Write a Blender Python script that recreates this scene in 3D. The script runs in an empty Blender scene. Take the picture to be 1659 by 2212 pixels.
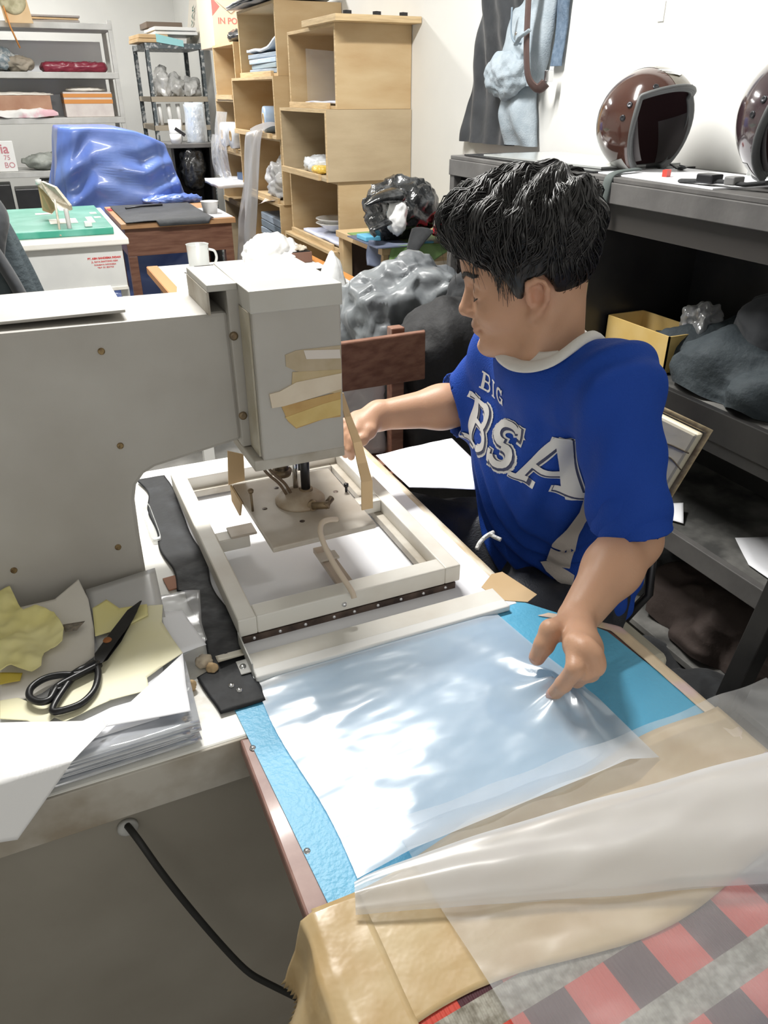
import bpy, bmesh, math, random
import numpy as np
from mathutils import Vector, Matrix, noise, Euler
from mathutils.bvhtree import BVHTree
R = math.radians
PI = math.pi
sc = bpy.context.scene
COL = sc.collection

# ------------------------------------------------------------------ camera
H = 1.42
F_PX = 1640.0
PITCH = math.atan((1106 - 200) / F_PX)
YAW = math.atan(839 / math.hypot(906, 1640))
cam_d = bpy.data.cameras.new('camera')
cam_d.sensor_fit = 'VERTICAL'; cam_d.sensor_height = 36.0; cam_d.sensor_width = 27.0
cam_d.lens = F_PX / 2212 * 36.0
cam_d.clip_start = 0.02
cam = bpy.data.objects.new('camera', cam_d); COL.objects.link(cam)
cam.location = (0, 0, H); cam.rotation_euler = (PI / 2 - PITCH, 0, -YAW)
sc.camera = cam

# ------------------------------------------------------------------ world, lamps, exposure
world = bpy.data.worlds.new('world'); sc.world = world; world.use_nodes = True
wn = world.node_tree.nodes['Background']
wn.inputs['Color'].default_value = (0.98, 0.97, 0.93, 1); wn.inputs['Strength'].default_value = 0.30

def area(name, loc, rot, sx, sy, power, color=(1, 1, 1)):
    l = bpy.data.lights.new(name, 'AREA'); l.shape = 'RECTANGLE'; l.size = sx; l.size_y = sy
    l.energy = power; l.color = color
    o = bpy.data.objects.new(name, l); COL.objects.link(o); o.location = loc; o.rotation_euler = rot
    return o
area('tube_light_far', (0.45, 5.6, 2.78), (0, 0, R(20)), 1.1, 0.10, 60, (1.0, 0.98, 0.94))
area('tube_light_middle', (0.40, 2.15, 2.78), (0, 0, R(10)), 1.1, 0.10, 64, (1.0, 0.98, 0.94))
area('back_fill_light', (0.1, 7.9, 2.78), (0, 0, R(5)), 1.1, 0.10, 30, (1.0, 0.98, 0.94))  # added fill lamp without a known fixture, lifts the back wall
area('rear_fill_light', (0.3, -1.9, 1.7), (R(-90), 0, PI), 2.6, 1.8, 9, (1.0, 0.97, 0.91))  # added soft fill from behind the camera, brightens the front faces

vs = sc.view_settings
vs.view_transform = 'Standard'; vs.look = 'None'; vs.gamma = 1.0; vs.use_curve_mapping = False
vs.exposure = 0.52

# ------------------------------------------------------------------ point helpers (a direction of view met with a real plane)
_fw = np.array([math.sin(YAW) * math.cos(PITCH), math.cos(YAW) * math.cos(PITCH), -math.sin(PITCH)])
_rt = np.array([math.cos(YAW), -math.sin(YAW), 0.0])
_up = np.cross(_rt, _fw)
_C = np.array([0, 0, H])
def _ray(x, y): return _fw + _rt * (x - 829.5) / F_PX - _up * (y - 1106) / F_PX
def PZ(x, y, z):
    d = _ray(x, y); return Vector(_C + d * (z - H) / d[2])
def PX(x, y, v):
    d = _ray(x, y); return Vector(_C + d * v / d[0])
def PY(x, y, v):
    d = _ray(x, y); return Vector(_C + d * v / d[1])
def PD(x, y, t): return Vector(_C + _ray(x, y) * t)

# ------------------------------------------------------------------ object helpers
def new_obj(name, me, parent=None, mat=None, smooth=False):
    o = bpy.data.objects.new(name, me); COL.objects.link(o)
    if mat is not None and not me.materials:
        for m in (mat if isinstance(mat, (list, tuple)) else [mat]): me.materials.append(m)
    if smooth:
        me.polygons.foreach_set('use_smooth', [True] * len(me.polygons)); me.update()
    if parent is not None:
        o.parent = parent
        o.matrix_parent_inverse = Matrix.Translation(-Vector(parent.location)) if parent.type == 'EMPTY' else Matrix()
        if parent.type != 'EMPTY' and parent.parent is None:
            pass
    return o
def tag(o, label, cat=None, group=None, kind=None):
    if label: o['label'] = label
    if cat: o['category'] = cat
    if group: o['group'] = group
    if kind: o['kind'] = kind
    return o
def thing(name, loc, label, cat, group=None):
    o = bpy.data.objects.new(name, None); COL.objects.link(o); o.location = loc
    o.empty_display_size = 0.05
    return tag(o, label, cat, group)

class MB:
    """collects shapes, built as one mesh object in world coordinates"""
    def __init__(s): s.v = []; s.f = []; s.m = []; s.sm = []
    def add(s, vs_, fs, mi=0, smooth=False):
        b = len(s.v); s.v += [tuple(v) for v in vs_]
        for f in fs: s.f.append(tuple(i + b for i in f)); s.m.append(mi); s.sm.append(smooth)
        return s
    def box(s, x0, x1, y0, y1, z0, z1, mi=0):
        v = [(x, y, z) for x in (x0, x1) for y in (y0, y1) for z in (z0, z1)]
        return s.add(v, [(0, 1, 3, 2), (4, 6, 7, 5), (0, 4, 5, 1), (2, 3, 7, 6), (0, 2, 6, 4), (1, 5, 7, 3)], mi)
    def obox(s, c, half, rot=None, mi=0):
        Rm = rot if rot is not None else Matrix.Identity(3)
        if isinstance(Rm, Euler): Rm = Rm.to_matrix()
        c = Vector(c)
        v = [c + Rm @ Vector((sx * half[0], sy * half[1], sz * half[2])) for sx in (-1, 1) for sy in (-1, 1) for sz in (-1, 1)]
        return s.add(v, [(0, 1, 3, 2), (4, 6, 7, 5), (0, 4, 5, 1), (2, 3, 7, 6), (0, 2, 6, 4), (1, 5, 7, 3)], mi)
    def hexa(s, p, mi=0):
        """p: 4 lower points then 4 upper points, both counter-clockwise"""
        return s.add(p, [(3, 2, 1, 0), (4, 5, 6, 7), (0, 1, 5, 4), (1, 2, 6, 5), (2, 3, 7, 6), (3, 0, 4, 7)], mi)
    def tube(s, pts, r, n=10, mi=0, caps=True, flat=None):
        pts = [Vector(p) for p in pts]; rs = r if isinstance(r, (list, tuple)) else [r] * len(pts)
        rings = []; ref = None
        for i, p in enumerate(pts):
            t = (pts[min(i + 1, len(pts) - 1)] - pts[max(i - 1, 0)])
            if t.length < 1e-9: t = Vector((0, 0, 1))
            t.normalize()
            if ref is None:
                ref = Vector((0, 0, 1)) if abs(t.z) < 0.9 else Vector((1, 0, 0))
            a = ref - t * ref.dot(t)
            if a.length < 1e-6: a = Vector((1, 0, 0)) - t * t.x
            a.normalize(); ref = a; b = t.cross(a)
            fl = flat if flat else 1.0
            rings.append([p + a * math.cos(2 * PI * k / n) * rs[i] * fl + b * math.sin(2 * PI * k / n) * rs[i] for k in range(n)])
        v = [q for rg in rings for q in rg]; f = []
        for i in range(len(pts) - 1):
            for k in range(n):
                f.append((i * n + k, i * n + (k + 1) % n, (i + 1) * n + (k + 1) % n, (i + 1) * n + k))
        s.add(v, f, mi, True)
        if caps:
            s.add(rings[0], [tuple(reversed(range(n)))], mi); s.add(rings[-1], [tuple(range(n))], mi)
        return s
    def lathe(s, prof, c=(0, 0, 0), n=32, rot=None, mi=0, smooth=True, sx=1, sy=1):
        """prof: list of (radius, height)"""
        c = Vector(c); Rm = rot.to_matrix() if isinstance(rot, Euler) else (rot or Matrix.Identity(3)); v = []; f = []
        for (r, h) in prof:
            for k in range(n):
                v.append(c + Rm @ Vector((r * sx * math.cos(2 * PI * k / n), r * sy * math.sin(2 * PI * k / n), h)))
        for i in range(len(prof) - 1):
            for k in range(n):
                f.append((i * n + k, i * n + (k + 1) % n, (i + 1) * n + (k + 1) % n, (i + 1) * n + k))
        return s.add(v, f, mi, smooth)
    def prism(s, poly, z0, z1, frame=None, mi=0):
        """poly: 2-D outline; frame(x, y, z) -> point"""
        fr = frame or (lambda x, y, z: (x, y, z)); n = len(poly)
        v = [fr(p[0], p[1], z0) for p in poly] + [fr(p[0], p[1], z1) for p in poly]
        f = [tuple(reversed(range(n))), tuple(range(n, 2 * n))] + [(i, (i + 1) % n, n + (i + 1) % n, n + i) for i in range(n)]
        return s.add(v, f, mi)
    def grid(s, fn, nu, nv, mi=0, smooth=True, wrap=False):
        v = [fn(i / nu, j / nv) for j in range(nv + 1) for i in range(nu + (0 if wrap else 1))]; f = []
        w = nu if wrap else nu + 1
        for j in range(nv):
            for i in range(nu):
                a = j * w + i; b = j * w + (i + 1) % w
                f.append((a, b, b + w, a + w))
        return s.add(v, f, mi, smooth)
    def build(s, name, mat, parent=None, bevel=0, thick=0, sub=0, offset=0.0):
        me = bpy.data.meshes.new(name)
        base = Vector((0, 0, 0))
        if parent is None and s.v:
            xs = [q[0] for q in s.v]; ys = [q[1] for q in s.v]; zs = [q[2] for q in s.v]
            base = Vector(((min(xs) + max(xs)) / 2, (min(ys) + max(ys)) / 2, min(zs)))
        me.from_pydata([tuple(Vector(q) - base) for q in s.v], [], s.f)
        for m in (mat if isinstance(mat, (list, tuple)) else [mat]): me.materials.append(m)
        me.polygons.foreach_set('material_index', s.m)
        me.polygons.foreach_set('use_smooth', s.sm)
        me.update()
        bm = bmesh.new(); bm.from_mesh(me); bmesh.ops.remove_doubles(bm, verts=bm.verts, dist=1e-6)
        bmesh.ops.recalc_face_normals(bm, faces=bm.faces); bm.to_mesh(me); bm.free()
        o = bpy.data.objects.new(name, me); COL.objects.link(o)
        if parent is None: o.location = base
        else: attach(o, parent)
        if thick:
            m = o.modifiers.new('thick', 'SOLIDIFY'); m.thickness = thick; m.offset = offset
        if sub:
            m = o.modifiers.new('sub', 'SUBSURF'); m.levels = sub; m.render_levels = sub
        if bevel:
            m = o.modifiers.new('bev', 'BEVEL'); m.width = bevel; m.segments = 2; m.limit_method = 'ANGLE'; m.angle_limit = R(40)
        return o
def world_loc(o):
    p = Vector((0, 0, 0))
    while o is not None: p = p + Vector(o.location); o = o.parent
    return p
def attach(o, parent):
    """mesh given in world coordinates becomes a child; parents here are never rotated when parts are attached"""
    o.parent = parent; o.location = -world_loc(parent)

def struct(o): o['kind'] = 'structure'; return o

# ------------------------------------------------------------------ materials
MATS = {}
def mat(name, col, rough=0.6, metal=0.0, col2=None, scale=8.0, bump=0.0, bscale=40.0, spec=0.5, detail=4.0, lo=0.35, hi=0.65,
        coat=0.0, sss=0.0, aniso=None, sheen=0.0, alpha=1.0, emit=None):
    if name in MATS: return MATS[name]
    m = bpy.data.materials.new(name); m.use_nodes = True; nt = m.node_tree; b = nt.nodes['Principled BSDF']
    b.inputs['Base Color'].default_value = (*col, 1); b.inputs['Roughness'].default_value = rough; b.inputs['Metallic'].default_value = metal
    b.inputs['Specular IOR Level'].default_value = spec
    if coat: b.inputs['Coat Weight'].default_value = coat; b.inputs['Coat Roughness'].default_value = 0.08
    if sss:
        b.inputs['Subsurface Weight'].default_value = sss; b.inputs['Subsurface Radius'].default_value = (0.012, 0.005, 0.003); b.inputs['Subsurface Scale'].default_value = 1.0
    if sheen: b.inputs['Sheen Weight'].default_value = sheen
    if alpha < 1: b.inputs['Alpha'].default_value = alpha
    tc = nt.nodes.new('ShaderNodeTexCoord')
    if aniso:
        mp = nt.nodes.new('ShaderNodeMapping'); mp.inputs['Scale'].default_value = aniso
        nt.links.new(tc.outputs['Object'], mp.inputs['Vector']); vec = mp.outputs['Vector']
    else: vec = tc.outputs['Object']
    if col2:
        n = nt.nodes.new('ShaderNodeTexNoise'); n.inputs['Scale'].default_value = scale; n.inputs['Detail'].default_value = detail
        nt.links.new(vec, n.inputs['Vector'])
        r = nt.nodes.new('ShaderNodeValToRGB'); r.color_ramp.elements[0].position = lo; r.color_ramp.elements[1].position = hi
        r.color_ramp.elements[0].color = (*col, 1); r.color_ramp.elements[1].color = (*col2, 1)
        nt.links.new(n.outputs['Fac'], r.inputs['Fac']); nt.links.new(r.outputs['Color'], b.inputs['Base Color'])
    if bump:
        n2 = nt.nodes.new('ShaderNodeTexNoise'); n2.inputs['Scale'].default_value = bscale; n2.inputs['Detail'].default_value = 3
        nt.links.new(vec, n2.inputs['Vector'])
        bp = nt.nodes.new('ShaderNodeBump'); bp.inputs['Strength'].default_value = bump; bp.inputs['Distance'].default_value = 0.01
        nt.links.new(n2.outputs['Fac'], bp.inputs['Height']); nt.links.new(bp.outputs['Normal'], b.inputs['Normal'])
    MATS[name] = m; return m
def film_mat(name, col=(0.93, 0.95, 0.97), clear=0.5, rough=0.22, bump=0.25, bscale=14.0, gloss=0.12):
    """thin translucent polythene: lets part of the light straight through"""
    if name in MATS: return MATS[name]
    m = bpy.data.materials.new(name); m.use_nodes = True; nt = m.node_tree; N = nt.nodes; L = nt.links
    N.remove(N['Principled BSDF']); out = N['Material Output']
    tc = N.new('ShaderNodeTexCoord'); no = N.new('ShaderNodeTexNoise'); no.inputs['Scale'].default_value = bscale; no.inputs['Detail'].default_value = 2
    mp = N.new('ShaderNodeMapping'); mp.inputs['Scale'].default_value = (1, 2.2, 1); mp.inputs['Rotation'].default_value = (0, 0, 0.5)
    L.new(tc.outputs['Object'], mp.inputs['Vector']); L.new(mp.outputs['Vector'], no.inputs['Vector'])
    bp = N.new('ShaderNodeBump'); bp.inputs['Strength'].default_value = bump; bp.inputs['Distance'].default_value = 0.02
    L.new(no.outputs['Fac'], bp.inputs['Height'])
    tr = N.new('ShaderNodeBsdfTransparent'); tr.inputs['Color'].default_value = (0.97, 0.98, 1, 1)
    df = N.new('ShaderNodeBsdfDiffuse'); df.inputs['Color'].default_value = (*col, 1)
    tl = N.new('ShaderNodeBsdfTranslucent'); tl.inputs['Color'].default_value = (*col, 1)
    gl = N.new('ShaderNodeBsdfGlossy'); gl.inputs['Roughness'].default_value = rough; gl.inputs['Color'].default_value = (1, 1, 1, 1)
    L.new(bp.outputs['Normal'], gl.inputs['Normal']); L.new(bp.outputs['Normal'], df.inputs['Normal'])
    m1 = N.new('ShaderNodeMixShader'); m1.inputs[0].default_value = 0.35; L.new(df.outputs[0], m1.inputs[1]); L.new(tl.outputs[0], m1.inputs[2])
    m2 = N.new('ShaderNodeMixShader'); m2.inputs[0].default_value = clear; L.new(m1.outputs[0], m2.inputs[1]); L.new(tr.outputs[0], m2.inputs[2])
    m3 = N.new('ShaderNodeMixShader'); m3.inputs[0].default_value = gloss; L.new(m2.outputs[0], m3.inputs[1]); L.new(gl.outputs[0], m3.inputs[2])
    L.new(m3.outputs[0], out.inputs['Surface'])
    MATS[name] = m; return m

M_wall = mat('white_plaster', (0.80, 0.80, 0.77), 0.85, col2=(0.74, 0.74, 0.72), scale=1.6, bump=0.08, bscale=12)
M_floor = mat('grimy_concrete', (0.16, 0.16, 0.15), 0.7, col2=(0.32, 0.31, 0.29), scale=5, bump=0.2, bscale=30)
M_ceil = mat('ceiling_white', (0.82, 0.82, 0.80), 0.9)
M_enamel = mat('machine_enamel', (0.43, 0.405, 0.365), 0.5, col2=(0.51, 0.49, 0.45), scale=7, bump=0.03, bscale=60, lo=0.3, hi=0.7)
M_enamel_dirty = mat('machine_enamel_dirty', (0.34, 0.29, 0.22), 0.6, col2=(0.56, 0.53, 0.47), scale=14, bump=0.08, bscale=60, lo=0.3, hi=0.62)
M_cabinet = mat('cabinet_enamel', (0.28, 0.255, 0.21), 0.55, col2=(0.34, 0.315, 0.265), scale=6, bump=0.03, bscale=50, lo=0.3, hi=0.7)
M_screw = mat('rusty_screw', (0.16, 0.10, 0.05), 0.5, 0.6, col2=(0.35, 0.25, 0.12), scale=200)
M_steel = mat('chromed_steel', (0.75, 0.76, 0.78), 0.15, 1.0)
M_dsteel = mat('dark_steel', (0.05, 0.05, 0.055), 0.35, 0.7)
M_brass = mat('grubby_brass', (0.30, 0.22, 0.13), 0.45, 0.6, col2=(0.16, 0.12, 0.08), scale=60)
M_alu = mat('frame_white', (0.76, 0.74, 0.68), 0.4, col2=(0.62, 0.57, 0.49), scale=9, bump=0.02, lo=0.42, hi=0.75)
M_plate = mat('platen_cream', (0.60, 0.55, 0.48), 0.4, col2=(0.44, 0.37, 0.29), scale=11, lo=0.4, hi=0.7, bump=0.03)
M_white_lam = mat('white_laminate', (0.84, 0.83, 0.78), 0.35, col2=(0.66, 0.60, 0.50), scale=30, lo=0.55, hi=0.75, detail=6)
M_paper = mat('white_paper', (0.88, 0.89, 0.93), 0.65, bump=0.05, bscale=9)
M_paper_w = mat('warm_paper', (0.85, 0.82, 0.75), 0.7, col2=(0.78, 0.74, 0.67), scale=7)
M_yellow = mat('yellow_paper', (0.86, 0.78, 0.30), 0.6, col2=(0.88, 0.82, 0.42), scale=9, bump=0.1, bscale=20)
M_yellow_pale = mat('pale_yellow_paper', (0.88, 0.83, 0.52), 0.6, col2=(0.88, 0.85, 0.64), scale=6)
M_black_metal = mat('black_enamel', (0.012, 0.012, 0.013), 0.32, 0.2, bump=0.03, bscale=90)
M_rubber = mat('worn_black_rubber', (0.010, 0.011, 0.013), 0.58, spec=0.3, col2=(0.06, 0.065, 0.075), scale=13, lo=0.5, hi=0.85, detail=7, bump=0.3, bscale=25)
M_blade = mat('blackened_bar', (0.05, 0.035, 0.03), 0.45, 0.5, col2=(0.14, 0.10, 0.08), scale=40)
M_tape = mat('brown_tape', (0.52, 0.36, 0.17), 0.32, col2=(0.60, 0.46, 0.26), scale=20, bump=0.15, bscale=30, coat=0.3)
M_tape_y = mat('yellowed_tape', (0.72, 0.55, 0.22), 0.3, col2=(0.62, 0.44, 0.15), scale=20, bump=0.1)
M_tape_pale = mat('masking_tape', (0.74, 0.64, 0.50), 0.6, col2=(0.66, 0.55, 0.41), scale=18, bump=0.1)
M_mat_blue = mat('blue_sheet', (0.10, 0.42, 0.66), 0.42, col2=(0.12, 0.46, 0.70), scale=5, bump=0.12, bscale=180)
M_wood_red = mat('brown_wood', (0.17, 0.075, 0.05), 0.4, col2=(0.27, 0.14, 0.095), scale=7, aniso=(1, 9, 9), bump=0.05)
M_ply = mat('plywood_box', (0.50, 0.345, 0.18), 0.6, col2=(0.60, 0.46, 0.27), scale=3.5, aniso=(1, 1, 3.5), bump=0.05, lo=0.3, hi=0.7, detail=8)
M_ply2 = mat('plywood_box_grey', (0.42, 0.325, 0.205), 0.65, col2=(0.52, 0.42, 0.275), scale=4, aniso=(1, 1, 4), bump=0.05, lo=0.3, hi=0.7, detail=8)
M_ply_edge = mat('plywood_edge', (0.68, 0.51, 0.29), 0.6, col2=(0.52, 0.37, 0.20), scale=9, aniso=(1, 1, 14))
M_blackwood = mat('black_painted_wood', (0.018, 0.018, 0.019), 0.35, col2=(0.035, 0.034, 0.033), scale=5, bump=0.05)
M_greywood = mat('dusty_black_wood', (0.085, 0.082, 0.08), 0.55, col2=(0.15, 0.145, 0.14), scale=8, bump=0.1, lo=0.3, hi=0.75)
M_dust = mat('dusty_shelf_board', (0.045, 0.045, 0.043), 0.7, col2=(0.24, 0.235, 0.22), scale=8, lo=0.38, hi=0.72, detail=8)
M_rawedge = mat('raw_wood_edge', (0.78, 0.60, 0.34), 0.7, col2=(0.55, 0.38, 0.18), scale=40)
M_greymetal = mat('grey_steel_shelf', (0.42, 0.42, 0.40), 0.55, col2=(0.52, 0.52, 0.50), scale=9)
M_rack = mat('chipped_rack_paint', (0.10, 0.12, 0.13), 0.5, 0.3, col2=(0.45, 0.46, 0.46), scale=35, lo=0.5, hi=0.62)
M_cardboard = mat('cardboard', (0.55, 0.38, 0.20), 0.8, col2=(0.62, 0.45, 0.26), scale=6)
M_cardboard_y = mat('yellow_cardboard', (0.66, 0.45, 0.14), 0.7, col2=(0.72, 0.53, 0.22), scale=8)
M_blackbag = mat('black_polythene', (0.016, 0.017, 0.018), 0.22, col2=(0.10, 0.105, 0.11), scale=16, lo=0.52, hi=0.75, bump=0.9, bscale=22, coat=0.4)
M_greybag = mat('grey_polythene', (0.12, 0.13, 0.14), 0.40, col2=(0.24, 0.26, 0.27), scale=9, lo=0.4, hi=0.8, bump=0.05, bscale=14, coat=0.1)
M_whitebag = mat('white_polythene', (0.82, 0.83, 0.83), 0.3, bump=0.4, bscale=18, coat=0.3)
M_clearbag = film_mat('clear_polythene', (0.85, 0.87, 0.88), 0.55, 0.12, 0.9, 20, 0.22)
M_film = film_mat('film', (0.86, 0.91, 0.97), 0.36, 0.24, 0.45, 7.0, 0.10)
M_film_fold = film_mat('film_fold', (0.88, 0.90, 0.93), 0.44, 0.3, 0.3, 6.0, 0.08)
M_clear_film = film_mat('clear_film', (0.8, 0.82, 0.85), 0.88, 0.15, 0.2, 8.0, 0.06)
M_film_thin = film_mat('film_thin', (0.93, 0.94, 0.96), 0.74, 0.25, 0.3, 8.0, 0.10)
M_plasticpile = film_mat('clear_sheet_pile', (0.87, 0.90, 0.95), 0.42, 0.1, 0.5, 12, 0.3)
M_cloth_black = mat('black_cloth', (0.012, 0.013, 0.015), 0.85, col2=(0.025, 0.027, 0.03), scale=20, bump=0.2, bscale=60, sheen=0.15)
M_cloth_char = mat('charcoal_cloth', (0.022, 0.025, 0.03), 0.75, col2=(0.04, 0.044, 0.05), scale=14, bump=0.25, bscale=30, sheen=0.2)
M_cloth_teal = mat('dark_teal_cloth', (0.025, 0.035, 0.042), 0.8, col2=(0.045, 0.058, 0.066), scale=14, bump=0.3, bscale=80)
M_jeans = mat('light_grey_denim', (0.32, 0.38, 0.43), 0.85, col2=(0.39, 0.45, 0.50), scale=30, bump=0.25, bscale=200)
M_jeans_dark = mat('blue_denim', (0.10, 0.15, 0.22), 0.85, col2=(0.16, 0.22, 0.30), scale=60, bump=0.2, bscale=200)
M_leather = mat('brown_leather', (0.085, 0.05, 0.045), 0.45, bump=0.1, bscale=80)
M_tarp = mat('blue_tarpaulin', (0.10, 0.17, 0.50), 0.3, col2=(0.14, 0.23, 0.56), scale=4, bump=0.15, bscale=14, coat=0.25)
M_green_board = mat('green_board', (0.04, 0.30, 0.21), 0.4, col2=(0.16, 0.44, 0.36), scale=8, lo=0.45, hi=0.75)
M_cream = mat('cream_vinyl', (0.80, 0.76, 0.64), 0.45, col2=(0.72, 0.66, 0.50), scale=6, bump=0.1)
M_white_plastic = mat('white_plastic', (0.82, 0.82, 0.80), 0.3)
M_porcelain = mat('white_porcelain', (0.84, 0.83, 0.80), 0.15, coat=0.4)
M_blue_pad = mat('pale_blue_sheets', (0.42, 0.56, 0.72), 0.5, col2=(0.60, 0.70, 0.80), scale=12, aniso=(1, 1, 30))
M_lilac_pad = mat('pale_lilac_sheets', (0.60, 0.65, 0.85), 0.4, col2=(0.75, 0.78, 0.90), scale=9)
M_red_print = mat('red_print', (0.62, 0.06, 0.06), 0.6)
M_green_cloth = mat('green_cloth', (0.17, 0.30, 0.10), 0.6, bump=0.1)
M_slate_cloth = mat('slate_cloth', (0.10, 0.12, 0.18), 0.6, bump=0.1)
M_cyan = mat('cyan_sheet', (0.12, 0.42, 0.62), 0.5)
M_red = mat('red_cloth', (0.60, 0.035, 0.05), 0.7, bump=0.1)
M_maroon = mat('maroon_plastic', (0.20, 0.02, 0.04), 0.3)
M_orange = mat('orange_edge', (0.60, 0.25, 0.06), 0.5)
M_pink_edge = mat('brown_rim', (0.24, 0.12, 0.10), 0.45, col2=(0.34, 0.20, 0.165), scale=25, coat=0.15)
M_cord = mat('black_cord', (0.02, 0.02, 0.018), 0.6)
M_brownbox = mat('brown_box', (0.19, 0.10, 0.07), 0.6)

# ------------------------------------------------------------------ room shell
WX = 1.80; WY = 9.2; ZC = 3.0
struct(MB().box(-2.9, WX + .1, -2.6, WY + .1, -.1, 0).build('floor', M_floor))
struct(MB().box(-2.9, WX + .1, -2.6, WY + .1, ZC, ZC + .1).build('ceiling', M_ceil))
struct(MB().box(WX, WX + .1, -2.6, WY + .1, 0, ZC).build('wall_right', M_wall))
struct(MB().box(-2.9, WX, WY, WY + .1, 0, ZC).build('wall_back', M_wall))
struct(MB().box(-2.9, -2.8, -2.6, WY, 0, ZC).build('wall_left', M_wall))
b = MB(); b.box(WX - .07, WX, 7.25, 7.37, 0, ZC); b.box(WX - .035, WX, 7.6, 7.64, 0, ZC)
struct(b.build('trim_1', M_wall, bevel=.004))

# ------------------------------------------------------------------ noise helpers
def nz(p, s=1.0, seed=0.0): return noise.noise(Vector((p[0] * s + seed * 7.1, p[1] * s + seed * 3.3, p[2] * s - seed * 5.7)))
def ridge(p, s=1.0, seed=0.0):
    return 1 - 2 * abs(noise.noise(Vector((p[0] * s + seed * 7.1, p[1] * s - seed * 2.3, p[2] * s + seed * 5.7))))
def crease(p, s, seed=0.0):
    d, pts = noise.voronoi(Vector((p[0] * s + seed * 3.7, p[1] * s + seed * 1.9, p[2] * s - seed * 2.1)))
    e = min(1, (d[1] - d[0]) / .30); q = pts[0]; o = Vector((p[0] * s + seed * 3.7, p[1] * s + seed * 1.9, p[2] * s - seed * 2.1)) - Vector(q)
    t = Vector((nz(q, 5.1, 2), nz(q, 5.1, 9), nz(q, 5.1, 17)))
    return .18 * e + e * t.dot(o) * 2.2 + .12
def crumple(c, rad, seed, amp=0.25, cre=0.12, sub=4, floor=None, top=None, flare=0.0, box=0.0, knot=0.0, cf=1.0):
    """an irregular bag or heap: returns MB; floor = lowest z allowed"""
    bm = bmesh.new(); bmesh.ops.create_icosphere(bm, subdivisions=sub, radius=1.0)
    mb = MB(); V = []; rm = min(rad)
    for v in bm.verts:
        p = v.co.copy()
        if box > 0:
            m = max(abs(p.x), abs(p.y), abs(p.z)); q = p / m; p = p.lerp(q, box)
        if knot > 0 and v.co.z > .55:
            t = (v.co.z - .55) / .45; p.x *= 1 - .75 * t; p.y *= 1 - .75 * t
        if flare > 0 and p.z < 0: p.x *= 1 - flare * p.z; p.y *= 1 - flare * p.z
        sp_ = Vector((p.x * rad[0], p.y * rad[1], p.z * rad[2])); nr = Vector((p.x / rad[0], p.y / rad[1], p.z / rad[2])).normalized(); q = sp_ / rm
        cre_ = cre * .55
        k = amp * nz(q, 1.3, seed) + amp * .6 * nz(q, 2.9, seed + 3) + cre_ * (.3 - crease(q, 1.4 * cf, seed)) + cre_ * .5 * (.3 - crease(q, 3.1 * cf, seed + 1))
        w = Vector(c) + sp_ + nr * (k * rm)
        if floor is not None and w.z < floor: w.z = floor + .0005
        V.append(w)
    idx = {v: i for i, v in enumerate(bm.verts)}
    mb.add(V, [[idx[v] for v in f.verts] for f in bm.faces], 0, True); bm.free()
    return mb
def sheet(corners, z, seed, wave=0.004, n=14, z1=None, curl=None):
    """a loose sheet: four corners (x, y), gentle waves, small curl at its corners"""
    c = [Vector((p[0], p[1], (p[2] if len(p) > 2 else z))) for p in corners]
    def fn(u, v):
        p = (c[0] * (1 - u) + c[1] * u) * (1 - v) + (c[3] * (1 - u) + c[2] * u) * v
        h = wave * (1 + nz((p.x, p.y, 0), 9, seed)) + wave * .5 * (1 + nz((p.x, p.y, 0), 22, seed))
        if curl:
            for (cu, cv, rr, hh) in curl:
                d = math.hypot(u - cu, v - cv)
                if d < rr: h += hh * (1 - d / rr) ** 2
        return Vector((p.x, p.y, p.z + h))
    return MB().grid(fn, n, n)

# ------------------------------------------------------------------ workbench of the press and its cabinet
t = thing('machine_bench', (0.0, 1.05, 0), 'grey steel bench cabinet carrying the welding press, with a worn white top', 'workbench')
MB().box(-.75, .573, .672, 1.46, .705, .75).build('bench_top', M_white_lam, t, bevel=.003)
MB().box(-.75, .565, .669, .6735, .685, .7485).build('edge_band', M_enamel_dirty, t, bevel=.001)
b = MB(); b.box(-.74, .33, .682, 1.43, .02, .704); b.build('cabinet_body', M_cabinet, t, bevel=.006)
b = MB()
for (x, z) in ((-.03, .0),):
    b.lathe([(0, 0), (.012, 0), (.012, .006), (.007, .009), (0, .009)], (-.029, .682, .657), 16, Euler((PI / 2, 0, 0)))
b.build('cable_grommet', M_greymetal, t)
# paint loss smudges on the band
# power cord of the cabinet
cp = [PY(275, 1783, .675), PY(300, 1815, .65), PY(345, 1880, .635), PY(400, 1950, .625), PY(455, 2015, .615), PY(500, 2065, .61), PY(540, 2105, .60)]
cp += [PY(590, 2130, .60), PY(640, 2155, .60), PY(700, 2185, .60), PY(770, 2215, .60), PY(840, 2290, .58)]
pts = []
for i in range(len(cp) - 1):
    for k in range(4): pts.append(cp[i].lerp(cp[i + 1], k / 4))
pts.append(cp[-1]); pts.append(Vector((cp[-1].x + .05, cp[-1].y, .006)))
for _ in range(3):
    pts = [pts[0]] + [(pts[i - 1] + pts[i] * 2 + pts[i + 1]) / 4 for i in range(1, len(pts) - 1)] + [pts[-1]]
tag(MB().tube(pts, .0042, 8).build('power_cord', M_cord), 'black power cord leaving the grey cabinet front and drooping to the right', 'cord')
tag(crumple((.20, .56, .05), (.085, .07, .055), 4, .08, .05, 3, floor=.001, box=.6).build('clay_brick', mat('terracotta', (0.42, 0.19, 0.10), .8, col2=(0.5, 0.25, 0.14), scale=30)), 'orange brown brick lying on the floor below the cord', 'brick')
tag(MB().obox((.31, .60, .05), (.10, .05, .049), Euler((0, 0, R(12)))).build('wooden_block', M_wood_red, bevel=.004), 'dark reddish block on the floor right of the brick', 'block')

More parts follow.
